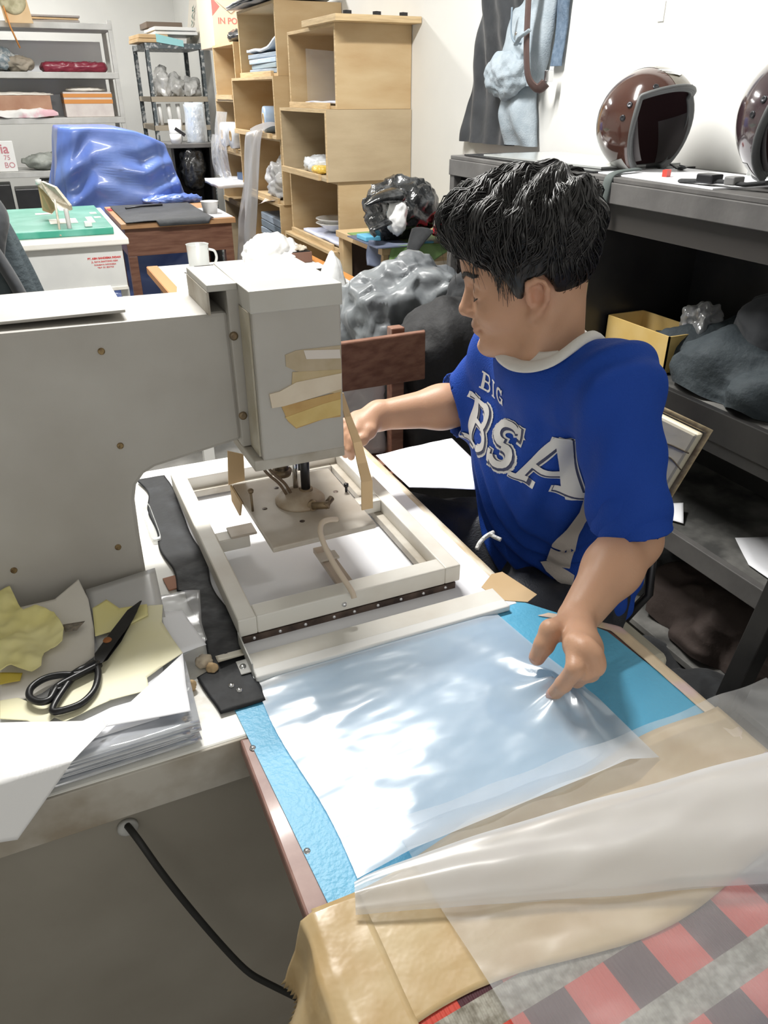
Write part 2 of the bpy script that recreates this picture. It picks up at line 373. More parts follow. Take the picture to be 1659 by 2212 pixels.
# ------------------------------------------------------------------ feed board (blue mat, tape, checked oilcloth)
def plaid():
    m = bpy.data.materials.new('checked_oilcloth'); m.use_nodes = True; nt = m.node_tree; N = nt.nodes; L = nt.links; b = N['Principled BSDF']
    b.inputs['Roughness'].default_value = .22; b.inputs['Coat Weight'].default_value = .35; b.inputs['Coat Roughness'].default_value = .15
    g = N.new('ShaderNodeNewGeometry'); sp = N.new('ShaderNodeSeparateXYZ'); L.new(g.outputs['Position'], sp.inputs[0])
    def M(op, a, b_=None):
        n = N.new('ShaderNodeMath'); n.operation = op
        for i, v in enumerate((a, b_)):
            if v is None: continue
            if isinstance(v, (int, float)): n.inputs[i].default_value = v
            else: L.new(v, n.inputs[i])
        return n.outputs[0]
    cell = .043
    rx = M('ADD', M('MULTIPLY', sp.outputs['X'], .985), M('MULTIPLY', sp.outputs['Y'], .07)); ry_ = M('ADD', M('MULTIPLY', sp.outputs['Y'], .985), M('MULTIPLY', sp.outputs['X'], -.07))
    u = M('DIVIDE', M('ADD', rx, 3.004), cell); v = M('DIVIDE', M('ADD', ry_, 3.012), cell)
    iu = M('MODULO', M('FLOOR', u), 2.0); iv3 = M('MODULO', v, 1.65); band = M('LESS_THAN', iv3, .62)
    half = M('MODULO', M('FLOOR', M('DIVIDE', v, 1.65)), 2.0)
    par = M('MODULO', M('ADD', iu, half), 2.0)
    ns = N.new('ShaderNodeTexNoise'); ns.inputs['Scale'].default_value = 120; ns.inputs['Detail'].default_value = 4
    tcn = N.new('ShaderNodeTexCoord'); L.new(tcn.outputs['Object'], ns.inputs['Vector'])
    mx = N.new('ShaderNodeMix'); mx.data_type = 'RGBA'; mx.inputs[6].default_value = (.62, .075, .05, 1); mx.inputs[7].default_value = (.075, .02, .03, 1); L.new(par, mx.inputs[0])
    be = N.new('ShaderNodeValToRGB'); be.color_ramp.elements[0].color = (.20, .18, .14, 1); be.color_ramp.elements[1].color = (.44, .42, .36, 1)
    be.color_ramp.elements[0].position = .35; be.color_ramp.elements[1].position = .65; L.new(ns.outputs['Fac'], be.inputs['Fac'])
    m2 = N.new('ShaderNodeMix'); m2.data_type = 'RGBA'; L.new(band, m2.inputs[0]); L.new(mx.outputs[2], m2.inputs[6]); L.new(be.outputs['Color'], m2.inputs[7])
    L.new(m2.outputs[2], b.inputs['Base Color'])
    w = N.new('ShaderNodeTexWave'); w.inputs['Scale'].default_value = 70; w.inputs['Distortion'].default_value = 2; w.bands_direction = 'X'; L.new(tcn.outputs['Object'], w.inputs['Vector'])
    bp = N.new('ShaderNodeBump'); bp.inputs['Strength'].default_value = .5; bp.inputs['Distance'].default_value = .002; L.new(w.outputs['Fac'], bp.inputs['Height']); L.new(bp.outputs['Normal'], b.inputs['Normal'])
    return m
M_plaid = plaid()
t = thing('feed_table', (.38, .3, 0), 'long feed table with blue mat, brown tape and red checked oilcloth', 'table')
XL0, XL1 = .112, .112
b = MB(); b.hexa([(.112, -.35, .728), (.668, -.35, .728), (.664, .60, .728), (.112, .6685, .728), (.112, -.35, .7505), (.668, -.35, .7505), (.66, .60, .7505), (.112, .6685, .7505)])
b.hexa([(.5735, .60, .728), (.662, .60, .728), (.646, .68, .728), (.5735, .745, .728), (.5735, .60, .7505), (.662, .60, .7505), (.646, .68, .7505), (.5735, .745, .7505)])
b.build('board', M_pink_edge, t, bevel=.003)
MB().add([(.118, .735, .752), (.135, .425, .752), (.651, .478, .752), (.640, .655, .752), (.605, .715, .752), (.565, .772, .752), (.52, .778, .752),
          (.118, .735, .7504), (.135, .425, .7504), (.651, .478, .7504), (.640, .655, .7504), (.605, .715, .7504), (.565, .772, .7504), (.52, .778, .7504)],
         [tuple(range(7)), tuple(reversed(range(7, 14)))] + [(i, (i + 1) % 7, (i + 1) % 7 + 7, i + 7) for i in range(7)]).build('blue_mat', M_mat_blue, t)
# cut pieces of tape and the cloth lie flush, so each has its own outline
def tp(u, v):
    x = .118 + .548 * u; y0 = .292 + .012 * math.sin(u * 9); y1 = .430 + .052 * u - .006 * math.sin(u * 14)
    y = y0 + (y1 - y0) * v
    return Vector((x, y, .7527 + .0008 * (1 + nz((x, y, 0), 30, 3)) + .002 * max(0, nz((x, y, 0), 9, 5))))
MB().grid(tp, 90, 24).build('tape_cover', M_tape, t, thick=.0006)
def pc(u, v):
    x = .112 + .554 * u; y = -.345 + .66 * v
    return Vector((x, y, .7512 + .0012 * (1 + nz((x, y, 0), 14, 8))))
MB().grid(pc, 80, 60).build('oilcloth', M_plaid, t, thick=.0006)
# tape folded over the left edge, its free end toothed
def fold(u, v):
    # u along Y (front to back), v across the edge: top, over the edge, down
    y = .20 + .225 * u
    prof = [(.165, .7545), (.14, .756), (.118, .757), (.104, .752), (.098, .735), (.092, .715), (.082, .695), (.074, .675)]
    k = v * (len(prof) - 1); i = min(int(k), len(prof) - 2); f = k - i
    x = prof[i][0] * (1 - f) + prof[i + 1][0] * f; z = prof[i][1] * (1 - f) + prof[i + 1][1] * f
    w = max(0, v - .3)
    x += w * (.020 * math.sin(u * 7 + 1) + .006 * math.sin(u * 23)) + (.0035 * (1 if int(u * 90) % 2 else -1) if v > .97 else 0)
    z += w * .012 * math.sin(u * 11)
    return Vector((x, y, z + .0012 * nz((x * 30, y * 30, z * 30), 1, 4)))
MB().grid(fold, 90, 28).build('tape_flap', M_tape, t, thick=.0005)
b = MB()
for (ya, yb, xa, xb, mi) in ((.655, .775, .575, .600, 0),):
    pass
def rim(u, v):
    y = .395 + .33 * u; x = .645 - .000 * u + .018 * v + (-.075 * max(0, (u - .78) / .22) ** 1.2)
    return Vector((x, y, .7533 + .0008 * nz((x * 60, y * 60, 0), 1, 2)))
MB().grid(rim, 60, 4).build('taped_rim', mat('cream_pink_tape', (0.74, 0.60, 0.42), .5, col2=(0.74, 0.56, 0.55), scale=9, bump=.2, lo=.45, hi=.55), t, thick=.0008)
MB().box(.132, .150, -.3, .655, .655, .7275).build('side_rail', M_dsteel, t, bevel=.002)
MB().box(.625, .645, -.3, .62, .655, .7275).build('side_rail', M_dsteel, t, bevel=.002)
for (x, y) in ((.155, -.28), (.61, -.28)):
    MB().box(x - .02, x + .02, y - .02, y + .02, 0, .728).build('leg', M_dsteel, t, bevel=.003)
for (px, py) in ((663, 1838), (546, 1615)):
    p = PZ(px, py, .752); b = MB(); b.lathe([(0, .002), (.003, .0018), (.004, 0)], (p.x, p.y, .7515), 12)
    b.build('pin', M_steel, t)

# ------------------------------------------------------------------ welding press: arm, head, platen
t = thing('welding_press', (.1, 1.12, .75), 'large grey enamelled plastic sealing press with boxy head over the bench', 'machine')
arm = [(-.75, .752), (.066, .752), (.0665, .83), (.069, .895), (.075, .918), (.088, .933), (.105, .941), (.236, .962), (.233, 1.155), (-.75, 1.165)]
b = MB().prism(arm, 1.05, 1.20, lambda x, z, y: (x, y, z)); b.build('arm', M_enamel, t, bevel=.006)
MB().box(-.75, .10, 1.062, 1.222, 1.1645, 1.1685).build('arm_cover', M_enamel, t, bevel=.001)
b = MB()
for (px, py) in ((219, 759), (260, 963), (255, 1182), (30, 1232)):
    p = PY(px, py, 1.0495); b.lathe([(.0048, 0), (.0044, .0025), (.0025, .003), (0, .0012)], (p.x, 1.0505, p.z), 14, Euler((PI / 2, 0, 0)))
    b.add([(p.x - .0008, 1.047, p.z - .004), (p.x + .0008, 1.047, p.z - .004), (p.x + .0008, 1.047, p.z + .004), (p.x - .0008, 1.047, p.z + .004)], [(0, 1, 2, 3)])
    b.build('arm_screw', M_screw, t); b = MB()
# flange and channel between arm and head
fl = MB(); fl.hexa([(.233, 1.038, .955), (.262, 1.038, .955), (.262, 1.16, .955), (.233, 1.16, .955), (.231, 1.038, 1.188), (.258, 1.038, 1.188), (.258, 1.16, 1.188), (.231, 1.16, 1.188)])
fl.build('flange', M_enamel, t, bevel=.002)
for (px, py) in ((505, 726), (525, 898)):
    b = MB(); p = PY(px, py, 1.037); b.lathe([(.0062, 0), (.0060, .003), (.003, .004), (0, .002)], (p.x, 1.0385, p.z), 14, Euler((PI / 2, 0, 0)))
    b.build('flange_screw', M_brass, t)
hd = MB(); hd.box(.2485, .374, .980, 1.170, .953, 1.184)
head = hd.build('head_box', M_enamel, t, bevel=.003)
hc = MB(); hc.box(.2465, .376, .978, 1.172, 1.166, 1.1955); hc.box(.205, .2465, 1.036, 1.172, 1.186, 1.1955)
hc.box(.215, .2465, 1.165, 1.172, 1.166, 1.1955)
hc.build('head_lid', mat('lid_enamel_lit', (0.57, 0.56, 0.52), .45, col2=(0.52, 0.50, 0.45), scale=9, bump=.03), head, bevel=.0015)  # head enamel in a lighter tone, standing in for light on the top
g = MB(); g.box(.204, .2075, 1.037, 1.172, 1.155, 1.186); g.box(.2075, .240, 1.168, 1.172, 1.155, 1.186)
g.build('duct', M_enamel_dirty, head, bevel=.001)
b = MB(); b.box(.2455, .2482, .99, 1.035, .957, 1.166); b.build('channel_strip', mat('yellowed_enamel', (0.46, 0.41, 0.30), .5, col2=(0.53, 0.49, 0.40), scale=20), head)
# tape scraps stuck on the head front
def scrap(outline, y, m, nm='tape_scrap'):
    pts = [PY(px, py, y) for (px, py) in outline]; pts = [Vector((min(p.x, .3765), y, p.z)) for p in pts]
    n = len(pts); v = pts + [Vector((p.x, .9798, p.z)) for p in pts]
    MB().add(v, [tuple(range(n)), tuple(reversed(range(n, 2 * n)))] + [(i, (i + 1) % n, (i + 1) % n + n, i + n) for i in range(n)]).build(nm, m, head)
M_tape_dull = mat('dull_tape', (0.44, 0.35, 0.22), .45, col2=(0.52, 0.43, 0.30), scale=30, bump=.1)
scrap([(616, 767), (640, 757), (736, 746), (738, 804), (662, 806), (640, 802), (618, 792)], .9790, M_tape_dull)
scrap([(656, 757), (734, 755), (736, 774), (662, 776)], .9780, mat('pale_label', (0.72, 0.66, 0.60), .6))
scrap([(632, 804), (738, 798), (738, 850), (630, 846)], .9786, mat('tan_tape', (0.50, 0.39, 0.20), .45, col2=(0.56, 0.44, 0.26), scale=30, bump=.1))
scrap([(608, 878), (736, 846), (736, 900), (700, 905), (640, 926), (622, 910)], .9784, mat('amber_tape', (0.50, 0.30, 0.10), .35, col2=(0.60, 0.40, 0.15), scale=25, bump=.15))
scrap([(616, 902), (700, 872), (736, 862), (736, 896), (688, 908), (640, 924)], .9779, M_tape_y)
scrap([(582, 852), (605, 846), (640, 826), (738, 806), (738, 840), (668, 862), (612, 878), (588, 882)], .9774, M_tape_pale)
# under-plate and posts
b = MB(); b.hexa([(.236, .985, .936), (.376, .985, .936), (.398, 1.19, .936), (.232, 1.19, .936), (.236, .985, .953), (.376, .985, .953), (.398, 1.19, .953), (.232, 1.19, .953)])
b.build('under_plate', M_enamel_dirty, t, bevel=.002)
b = MB(); b.tube([(.308, 1.10, .936), (.308, 1.10, .872)], .0125, 24); b.build('piston_rod', M_steel, t)
b = MB(); b.tube([(.318, 1.06, .936), (.318, 1.06, .852)], .0045, 12); b.build('thin_rod', M_steel, t)
for (x, y) in ((.330, 1.045), (.350, 1.125)): MB().tube([(x, y, .936), (x, y, .858)], .0075, 16).build('guide_rod', M_dsteel, t)
for (pf, cc_) in (([(.0, .0), (.014, 0), (.016, .004), (.016, .010), (.010, .013), (0, .013)], (.308, 1.10, .866)), ([(0, 0), (.011, 0), (.011, .005), (0, .005)], (.330, 1.045, .858)), ([(0, 0), (.016, 0), (.018, .006), (0, .010)], (.348, 1.06, .926))):
    MB().lathe(pf, cc_, 20).build('rod_collar', M_brass, t)
pl = MB()
PLZ0, PLZ1 = .836, .845
pc_ = [(.235, .917), (.400, .922), (.402, 1.135), (.232, 1.140)]
pl.hexa([(x, y, PLZ0) for x, y in pc_] + [(x, y, PLZ1) for x, y in pc_])
plate = pl.build('platen', M_plate, t, bevel=.002)
hb = MB()
hb.lathe([(0, 0), (.040, 0), (.040, .004), (.034, .010), (.022, .014), (.012, .016), (0, .016)], (.318, 1.040, PLZ1), 36)
hb.build('platen_boss', mat('oily_brass', (0.36, 0.27, 0.18), .5, col2=(0.52, 0.44, 0.34), scale=30), plate)
for (px, py) in ((572, 1099), (653, 1126), (725, 1062), (597, 1054)):
    b = MB(); p = PZ(px, py, PLZ1); b.lathe([(0, .0004), (.0035, .0004), (.0042, .0001)], (p.x, p.y, PLZ1 + .0002), 14)
    b.build('bolt_hole', M_blade, plate)
b = MB(); p = PZ(546, 1104, PLZ1); b.tube([(p.x, p.y, PLZ1), (p.x - .0005, p.y, PLZ1 + .034)], .0020, 10); b.lathe([(0, 0), (.0042, 0), (.0048, .004), (.003, .006), (0, .006)], (p.x - .0005, p.y, PLZ1 + .033), 14)
b.build('long_bolt', M_brass, plate)
b = MB(); p = PZ(748, 1062, PLZ1); b.tube([(p.x, p.y, PLZ1), (p.x, p.y, PLZ1 + .010)], .0022, 10); b.lathe([(0, 0), (.0040, 0), (.0040, .005), (0, .005)], (p.x, p.y, PLZ1 + .0095), 14)
b.build('cap_bolt', M_dsteel, plate)
# cardboard guides hanging between the head and the platen
b = MB(); q = [PY(492, 975, 1.145), PY(526, 982, 1.145), PY(529, 1038, 1.145), PY(494, 1048, 1.145)]
b.add(q + [v + Vector((0, .003, 0)) for v in q], [(0, 1, 2, 3), (7, 6, 5, 4), (0, 4, 5, 1), (1, 5, 6, 2), (2, 6, 7, 3), (3, 7, 4, 0)]); b.build('cardboard_guide', M_cardboard, t)
b = MB(); q = [PY(495, 1075, 1.10), PY(517, 1075, 1.10), PY(540, 1110, 1.08), PY(497, 1103, 1.10)]
b.add([Vector((.231, 1.07, .845)), Vector((.231, 1.14, .845)), Vector((.231, 1.14, .815)), Vector((.231, 1.09, .812)),
       Vector((.228, 1.07, .845)), Vector((.228, 1.14, .845)), Vector((.228, 1.14, .815)), Vector((.228, 1.09, .812))],
      [(0, 1, 2, 3), (7, 6, 5, 4), (0, 4, 5, 1), (1, 5, 6, 2), (2, 6, 7, 3), (3, 7, 4, 0)]); b.build('cardboard_guide', M_cardboard, t)
b = MB()
path = [(PD(737, 850, 1.185)), (PD(752, 900, 1.185)), (PD(772, 955, 1.18)), (PD(783, 1000, 1.17)), (PD(793, 1040, 1.165))]
for i in range(len(path) - 1):
    a, c = path[i], path[i + 1]; w = [.004, .0055, .007, .008][i]; w2 = [.0055, .007, .008, .0085][i]
    b.hexa([a + Vector((-w, 0, 0)), a + Vector((w, 0, 0)), a + Vector((w, .003, 0)), a + Vector((-w, .003, 0)),
            c + Vector((-w2, 0, 0)), c + Vector((w2, 0, 0)), c + Vector((w2, .003, 0)), c + Vector((-w2, .003, 0))])
a = path[-1]; c = PD(794, 1100, 1.15)
b.hexa([a + Vector((-.009, 0, 0)), a + Vector((.009, 0, 0)), a + Vector((.009, .003, 0)), a + Vector((-.009, .003, 0)),
        c + Vector((-.009, 0, 0)), c + Vector((.009, 0, 0)), c + Vector((.009, .003, 0)), c + Vector((-.009, .003, 0))])
b.build('card_strip', M_cardboard, t)
# wires to the platen, and the pale hose
def smooth_path(pts, n=8, it=3):
    out = []
    for i in range(len(pts) - 1):
        for k in range(n): out.append(Vector(pts[i]).lerp(Vector(pts[i + 1]), k / n))
    out.append(Vector(pts[-1]))
    for _ in range(it * n // 2): out = [out[0]] + [(out[i - 1] + out[i] * 2 + out[i + 1]) / 4 for i in range(1, len(out) - 1)] + [out[-1]]
    return out
M_wire = mat('brown_wire', (0.16, 0.11, 0.07), .5)
for dx in (0, .008):
    MB().tube(smooth_path([(.252 + dx, 1.03, .94), (.262 + dx, 1.03, .91), (.285 + dx, 1.035, .885), (.297 + dx, 1.045, .858)]), .0023, 8).build('wire', M_wire, t)
b = MB(); b.tube([(.325, 1.0, .853), (.347, .985, .858)], .006, 12); b.tube([(.340, .985, .856), (.356, .997, .862)], .005, 12); b.tube([(.33, 1.012, .85), (.325, 1.0, .853)], .008, 12)
b.build('hose_fitting', M_brass, t)
hp = [PZ(728, 1122, .862), PZ(712, 1122, .868), PZ(694, 1128, .870), PZ(690, 1148, .866), PZ(702, 1182, .848), PZ(722, 1220, .828), PZ(742, 1250, .812), PZ(762, 1280, .797), PZ(765, 1292, .790)]
MB().tube(smooth_path(hp), .0042, 10).build('hose', mat('pale_hose', (0.66, 0.55, 0.43), .35), t)

# ------------------------------------------------------------------ electrode frame
t = thing('electrode_frame', (.33, 1.09, .752), 'white rectangular metal frame with crossbars under the press head', 'frame')
X0, X1, Y0, Y1 = .158, .503, .838, 1.335
zt, zb = .793, .764
def bar(x0, x1, y0, y1, z0=zb, z1=zt): return MB().box(x0, x1, y0, y1, z0, z1)
wL = .026
b = bar(X0, X0 + wL, Y0, Y1); b.build('frame_bar', M_alu, t, bevel=.002)
b = bar(X1 - wL, X1, Y0, Y1); b.build('frame_bar', M_alu, t, bevel=.002)
b = bar(X0 + wL, X1 - wL, Y0, Y0 + .030); b.build('frame_bar', M_alu, t, bevel=.002)
b = bar(X0 + wL, X1 - wL, Y1 - .032, Y1); b.build('frame_bar', M_alu, t, bevel=.002)
b = MB(); b.box(X0 + .008, X1 - .008, Y0 + .004, Y0 + .022, .757, .764); b.build('lower_lip', M_plate, t, bevel=.001)
MB().box(X1 - .040, X1 - wL, Y0 + .03, Y1 - .03, .757, .770).build('inner_lip', M_enamel_dirty, t, bevel=.001); MB().box(X0 + wL, X1 - .0405, Y1 - .045, Y1 - .032, .757, .770).build('inner_lip', M_enamel_dirty, t, bevel=.001)
b = bar(X0 + wL, .236, 1.062, 1.092, .766, .788); b.build('cross_bar', M_alu, t, bevel=.002)
b = bar(.398, X1 - wL, 1.078, 1.104, .770, .793); b.build('cross_bar', M_alu, t, bevel=.002)
b = MB(); b.box(.205, .248, 1.06, 1.095, .7885, .7925); b.build('spacer', M_plate, t, bevel=.001)
b = MB(); b.box(.322, .346, Y0 + .03, 1.0, .768, .777); b.build('centre_strip', mat('centre_strip', (0.50, 0.40, 0.31), .5, col2=(0.58, 0.49, 0.40), scale=14), t, bevel=.001)
b = MB(); b.box(.318, .350, .952, .975, .7775, .781); b.build('strip_plate', M_plate, t, bevel=.001)
bl = MB(); bl.box(X0 + .004, X1 - .008, Y0 - .0005, Y0 + .0035, .7525, .7632)
bl = bl.build('blade_bar', M_blade, t)
for i in range(9):
    x = X0 + .02 + i * (X1 - X0 - .045) / 8.0 + (.006 if i == 3 else 0)
    MB().lathe([(0, .0014), (.0020, .0012), (.0026, 0)], (x, Y0 - .0005, .758), 12, Euler((PI / 2, 0, 0))).build('screw', M_steel, bl)
MB().lathe([(0, .003), (.003, .002), (.004, 0)], (.3125, Y0 - .0002, .775), 12, Euler((PI / 2, 0, 0))).build('cap_screw', M_steel, t)

# base under the frame: white pad, black rubber strip, front rail
tag(MB().box(.120, .560, .765, 1.40, .7505, .7525).build('base_sheet', M_paper, bevel=.0005), 'smooth white base sheet lying under the electrode frame', 'sheet')
def rub(u, v):
    y = .715 + .70 * (1 - v)
    xe = .155 + .003 * math.sin(y * 30)
    w = .042 + .012 * nz((y * 9, 0, 0), 1, 4) + (.02 if y < .80 else 0) + (.012 if y > 1.0 else 0)
    x = xe - w * u + (.028 if y > .76 else .0) * (1 - u) * 0 - .002 * math.sin(y * 40)
    return Vector((x + .004, y, .7532 + .0012 * (1 + nz((x * 40, y * 40, 0), 1, 6)) + (.004 * u * max(0, nz((y * 12, 3, 0), 1, 7)))))
tag(MB().grid(rub, 14, 90).build('rubber_strip', M_rubber, thick=.0015), 'scuffed black rubber strip along the left side of the frame', 'strip')
rl = thing('guide_rail', (.33, .79, .7525), 'cream painted guide rail across the bench in front of the frame', 'rail')
MB().box(.157, .545, .772, .810, .7528, .7555).build('rail_plate', M_alu, rl, bevel=.001)
MB().box(.157, .540, .752, .7715, .7528, .762).build('rail_lip', M_white_plastic, rl, bevel=.002)
b = MB(); b.box(.1555, .1575, .765, .838, .7528, .775); b.box(.142, .1575, .772, .800, .7556, .7572); b.build('corner_bracket', M_greymetal, rl, bevel=.0005)
b = MB(); b.lathe([(0, .002), (.004, .0018), (.0048, 0)], (.148, .786, .7572), 14); b.build('bracket_screw', M_steel, rl)
def tcurl(u, v):
    a = v * 1.9; return Vector((.120 + .036 * u, .824 - .022 * math.sin(a) * (1 - .2 * u), .7555 + .014 * (1 - math.cos(a)) * (1 - .5 * u) * .6))
MB().grid(tcurl, 8, 12).build('tape_curl', mat('cream_tape', (0.70, 0.66, 0.55), .5), rl, thick=.0006)
for p in ((500, 1480), (517, 1490)):
    q = PZ(p[0], p[1], .756); b = MB(); b.lathe([(0, .0016), (.003, .0014), (.0042, 0)], (q.x, q.y, .7558), 12)
    b.build('strip_screw', M_steel, rl)
# taped right border of the bench
def bord(u, v):
    y = .775 + .64 * v; x = .530 + .043 * u
    return Vector((x, y, .7508 + .0007 * (1 + nz((x * 60, y * 25, 0), 1, 9))))
M_bord = mat('yellowed_border', (0.62, 0.50, 0.33), .45, col2=(0.84, 0.80, 0.70), scale=14, lo=.42, hi=.62, aniso=(2.5, .7, 1), bump=.15)
tag(MB().grid(bord, 6, 90).build('border_tape', M_bord, thick=.0006), 'yellowed sticky tape along the right edge of the bench', 'tape')
q = [PZ(*p, .7535) for p in ((1040, 1268), (1082, 1296), (1140, 1300), (1160, 1284), (1085, 1235), (1062, 1240))]
n = len(q)
tag(MB().add(q + [v - Vector((0, 0, .001)) for v in q], [tuple(range(n)), tuple(reversed(range(n, 2 * n)))] + [(i, (i + 1) % n, (i + 1) % n + n, i + n) for i in range(n)]).build('tape_patch', M_cardboard), 'crumpled brown tape patch at the bench corner beside the blue mat', 'tape')
# small plastic tray left of the rubber strip
def tray(u, v):
    a = 2 * PI * u; k = [(1.0, .0), (1.0, .006), (.9, .007), (.86, .002), (.0, .002)]
    r, h = k[min(4, int(v * 4 + .5))]
    L_, W_ = .072, .0085
    ca, sa = math.cos(a), math.sin(a)
    ex = .35
    return Vector((.100 + W_ * r * math.copysign(abs(ca) ** ex, ca), 1.235 + L_ * r * math.copysign(abs(sa) ** ex, sa), .7515 + h))
tag(MB().grid(tray, 48, 4, wrap=True).build('container_lid', film_mat('lid_plastic', (.9, .92, .9), .4, .15, .05, 5, .2)), 'long clear plastic container lid between arm column and rubber strip', 'lid')
tag(MB().obox((.102, 1.03, .752), (.012, .018, .0012), Euler((0, 0, R(5)))).build('clay_chip', mat('terracotta_tile', (0.50, 0.24, 0.15), .7)), 'small terracotta coloured card scrap beside the paper pile', 'scrap')
for (px, py, r_, lab) in ((440, 1425, .011, 'crumpled scrap of masking tape beside the paper pile'), (458, 1440, .007, 'small tan tape wad beside the black rubber strip end'), (415, 1478, .005, 'tiny orange tape wad touching the clear plastic bags')):
    q = PZ(px, py, .76); tag(crumple((q.x, q.y, .758), (r_, r_, .008), px, .3, .3, 3, floor=.7505).build('tape_wad', M_tape_pale if r_ > .008 else M_cardboard), lab, 'tape')

# ------------------------------------------------------------------ sheets with a cut outline
def outline_sheet(pts, seed=0, wave=.0015, thick=.0004, cuts=3, fn=None, freq=14):
    """pts: world points of the outline; returns a function build(name, mat, parent)"""
    bm = bmesh.new(); vs_ = [bm.verts.new(p) for p in pts]
    f = bm.faces.new(vs_)
    bmesh.ops.triangulate(bm, faces=[f])
    for _ in range(cuts): bmesh.ops.subdivide_edges(bm, edges=list(bm.edges), cuts=1, use_grid_fill=True)
    bmesh.ops.triangulate(bm, faces=list(bm.faces))
    for v in bm.verts:
        v.co.z += wave * (1 + nz(v.co, freq, seed)) + wave * .4 * nz(v.co, freq * 2.6, seed + 2)
        if fn: v.co = fn(v.co)
    mb = MB(); idx = {v: i for i, v in enumerate(bm.verts)}
    mb.add([v.co.copy() for v in bm.verts], [[idx[v] for v in f.verts] for f in bm.faces], 0, True); bm.free()
    return mb
def pzs(pl, z): return [PZ(x, y, z) for x, y in pl]

# ------------------------------------------------------------------ pile left of the press
def hang(v):   # sheets drape over the bench edge
    if v.y < .672:
        d = .672 - v.y; return Vector((v.x, .672 - d * .45, v.z - d * .85))
    return v
pile = thing('bag_pile', (-.08, .84, .7505), 'stack of clear plastic bags lying on the bench beneath the scissors', 'plastic bags')
rnd = random.Random(3)
for k in range(9):
    z = .752 + k * .0030
    j = lambda a: rnd.uniform(-a, a)
    pts = [(-.42, .675 + j(.006)), (.066 + j(.008), .684 + j(.006)), (.070 + j(.010), .80), (.062 + j(.010), 1.0 + j(.01)), (-.42, 1.0)]
    outline_sheet([Vector((x, y, z)) for x, y in pts], k, .0010, cuts=4).build('plastic_bag', M_plasticpile, pile, thick=.0009)
outline_sheet([Vector((x, y, .7785)) for x, y in ((-.42, .70), (.03, .71), (.05, .80), (.045, .99), (-.42, .995))], 3, .0009, cuts=3).build('paper_insert', M_paper, pile, thick=.0004)
Zp = .781
tag(outline_sheet(pzs([(185, 1275), (335, 1228), (358, 1335), (350, 1400), (215, 1420)], Zp), 1, .0012).build('grey_sheet', mat('grey_film_sheet', (0.60, 0.60, 0.60), .3), thick=.0003), 'grey translucent sheet against the machine column behind the scissors tip', 'sheet')
tag(outline_sheet(pzs([(330, 1290), (432, 1278), (436, 1350), (448, 1386), (438, 1398), (395, 1420), (365, 1400)], Zp - .004), 2, .003, cuts=4, freq=30).build('film_scrap', M_film_thin, thick=.0004), 'clear film scraps poking out right of the paper pile', 'film')
tag(outline_sheet(pzs([(345, 1325), (395, 1322), (446, 1395), (400, 1412), (372, 1425)], Zp - .001), 5, .002, cuts=3, freq=30).build('paper_scrap', M_paper, thick=.0004), 'small white paper scrap between pale yellow sheet and black strip', 'paper')
def curlup(c0, d, r, h):
    def f(v):
        t = (v - c0).dot(d)
        return v + Vector((0, 0, h * max(0, t / r) ** 2)) if t > 0 else v
    return f
cA = PZ(110, 1360, Zp + .004)
tag(outline_sheet(pzs([(40, 1316), (120, 1300), (172, 1262), (192, 1300), (204, 1362), (205, 1420), (90, 1500), (0, 1530), (0, 1420)], Zp + .002), 4, .002, cuts=4, freq=10,
    fn=curlup(PZ(80, 1370, Zp), (PZ(180, 1290, Zp) - PZ(80, 1400, Zp)).normalized(), .10, .006)).build('cream_sheet', M_paper_w, thick=.0004), 'cream paper sheet with curled corner behind the yellow crumples', 'paper')
tag(outline_sheet(pzs([(95, 1530), (205, 1430), (320, 1310), (352, 1308), (350, 1345), (372, 1380), (395, 1412), (352, 1440), (318, 1465), (322, 1492), (240, 1515), (140, 1562), (118, 1552), (95, 1572), (60, 1560), (0, 1555), (0, 1515), (40, 1510)], Zp + .0035), 6, .0015, cuts=4).build('pale_yellow_sheet', M_yellow_pale, thick=.0004), 'large pale yellow paper lying directly under the black scissors', 'paper')
tag(outline_sheet(pzs([(200, 1315), (230, 1296), (258, 1315), (318, 1306), (320, 1330), (262, 1360), (206, 1376)], Zp + .0065), 7, .0012, cuts=3).build('yellow_scrap', M_yellow, thick=.0004), 'strong yellow scrap behind the scissor blades', 'paper')
tag(outline_sheet(pzs([(0, 1290), (26, 1283), (55, 1335), (78, 1322), (120, 1335), (142, 1372), (138, 1398), (110, 1408), (98, 1420), (92, 1448), (72, 1462), (30, 1452), (0, 1462)], Zp + .006), 8, .010, cuts=5, freq=26).build('yellow_crumple', M_yellow, thick=.0006), 'crumpled bright yellow paper at the left edge of the pile', 'paper')
tag(outline_sheet(pzs([(0, 1458), (50, 1458), (45, 1476), (0, 1484)], Zp + .004), 9, .003, cuts=3).build('mustard_scrap', mat('mustard', (0.68, 0.53, 0.08), .6), thick=.0005), 'deep mustard paper scrap under the crumpled yellow paper', 'paper')
tag(outline_sheet(pzs([(136, 1350), (166, 1345), (184, 1342), (166, 1362), (140, 1366)], Zp + .0125), 2, .0004, cuts=2).build('dark_label', mat('dark_label', (0.14, 0.12, 0.10), .6, col2=(.3, .26, .2), scale=150), thick=.0003), 'small dark grey label scrap left of the scissor blades', 'label')
tag(outline_sheet(pzs([(226, 1572), (395, 1412), (402, 1480), (412, 1538)], Zp + .0045), 10, .0012, cuts=4).build('white_sheet', M_paper, thick=.0004), 'white triangular paper corner right of the scissor handles', 'paper')
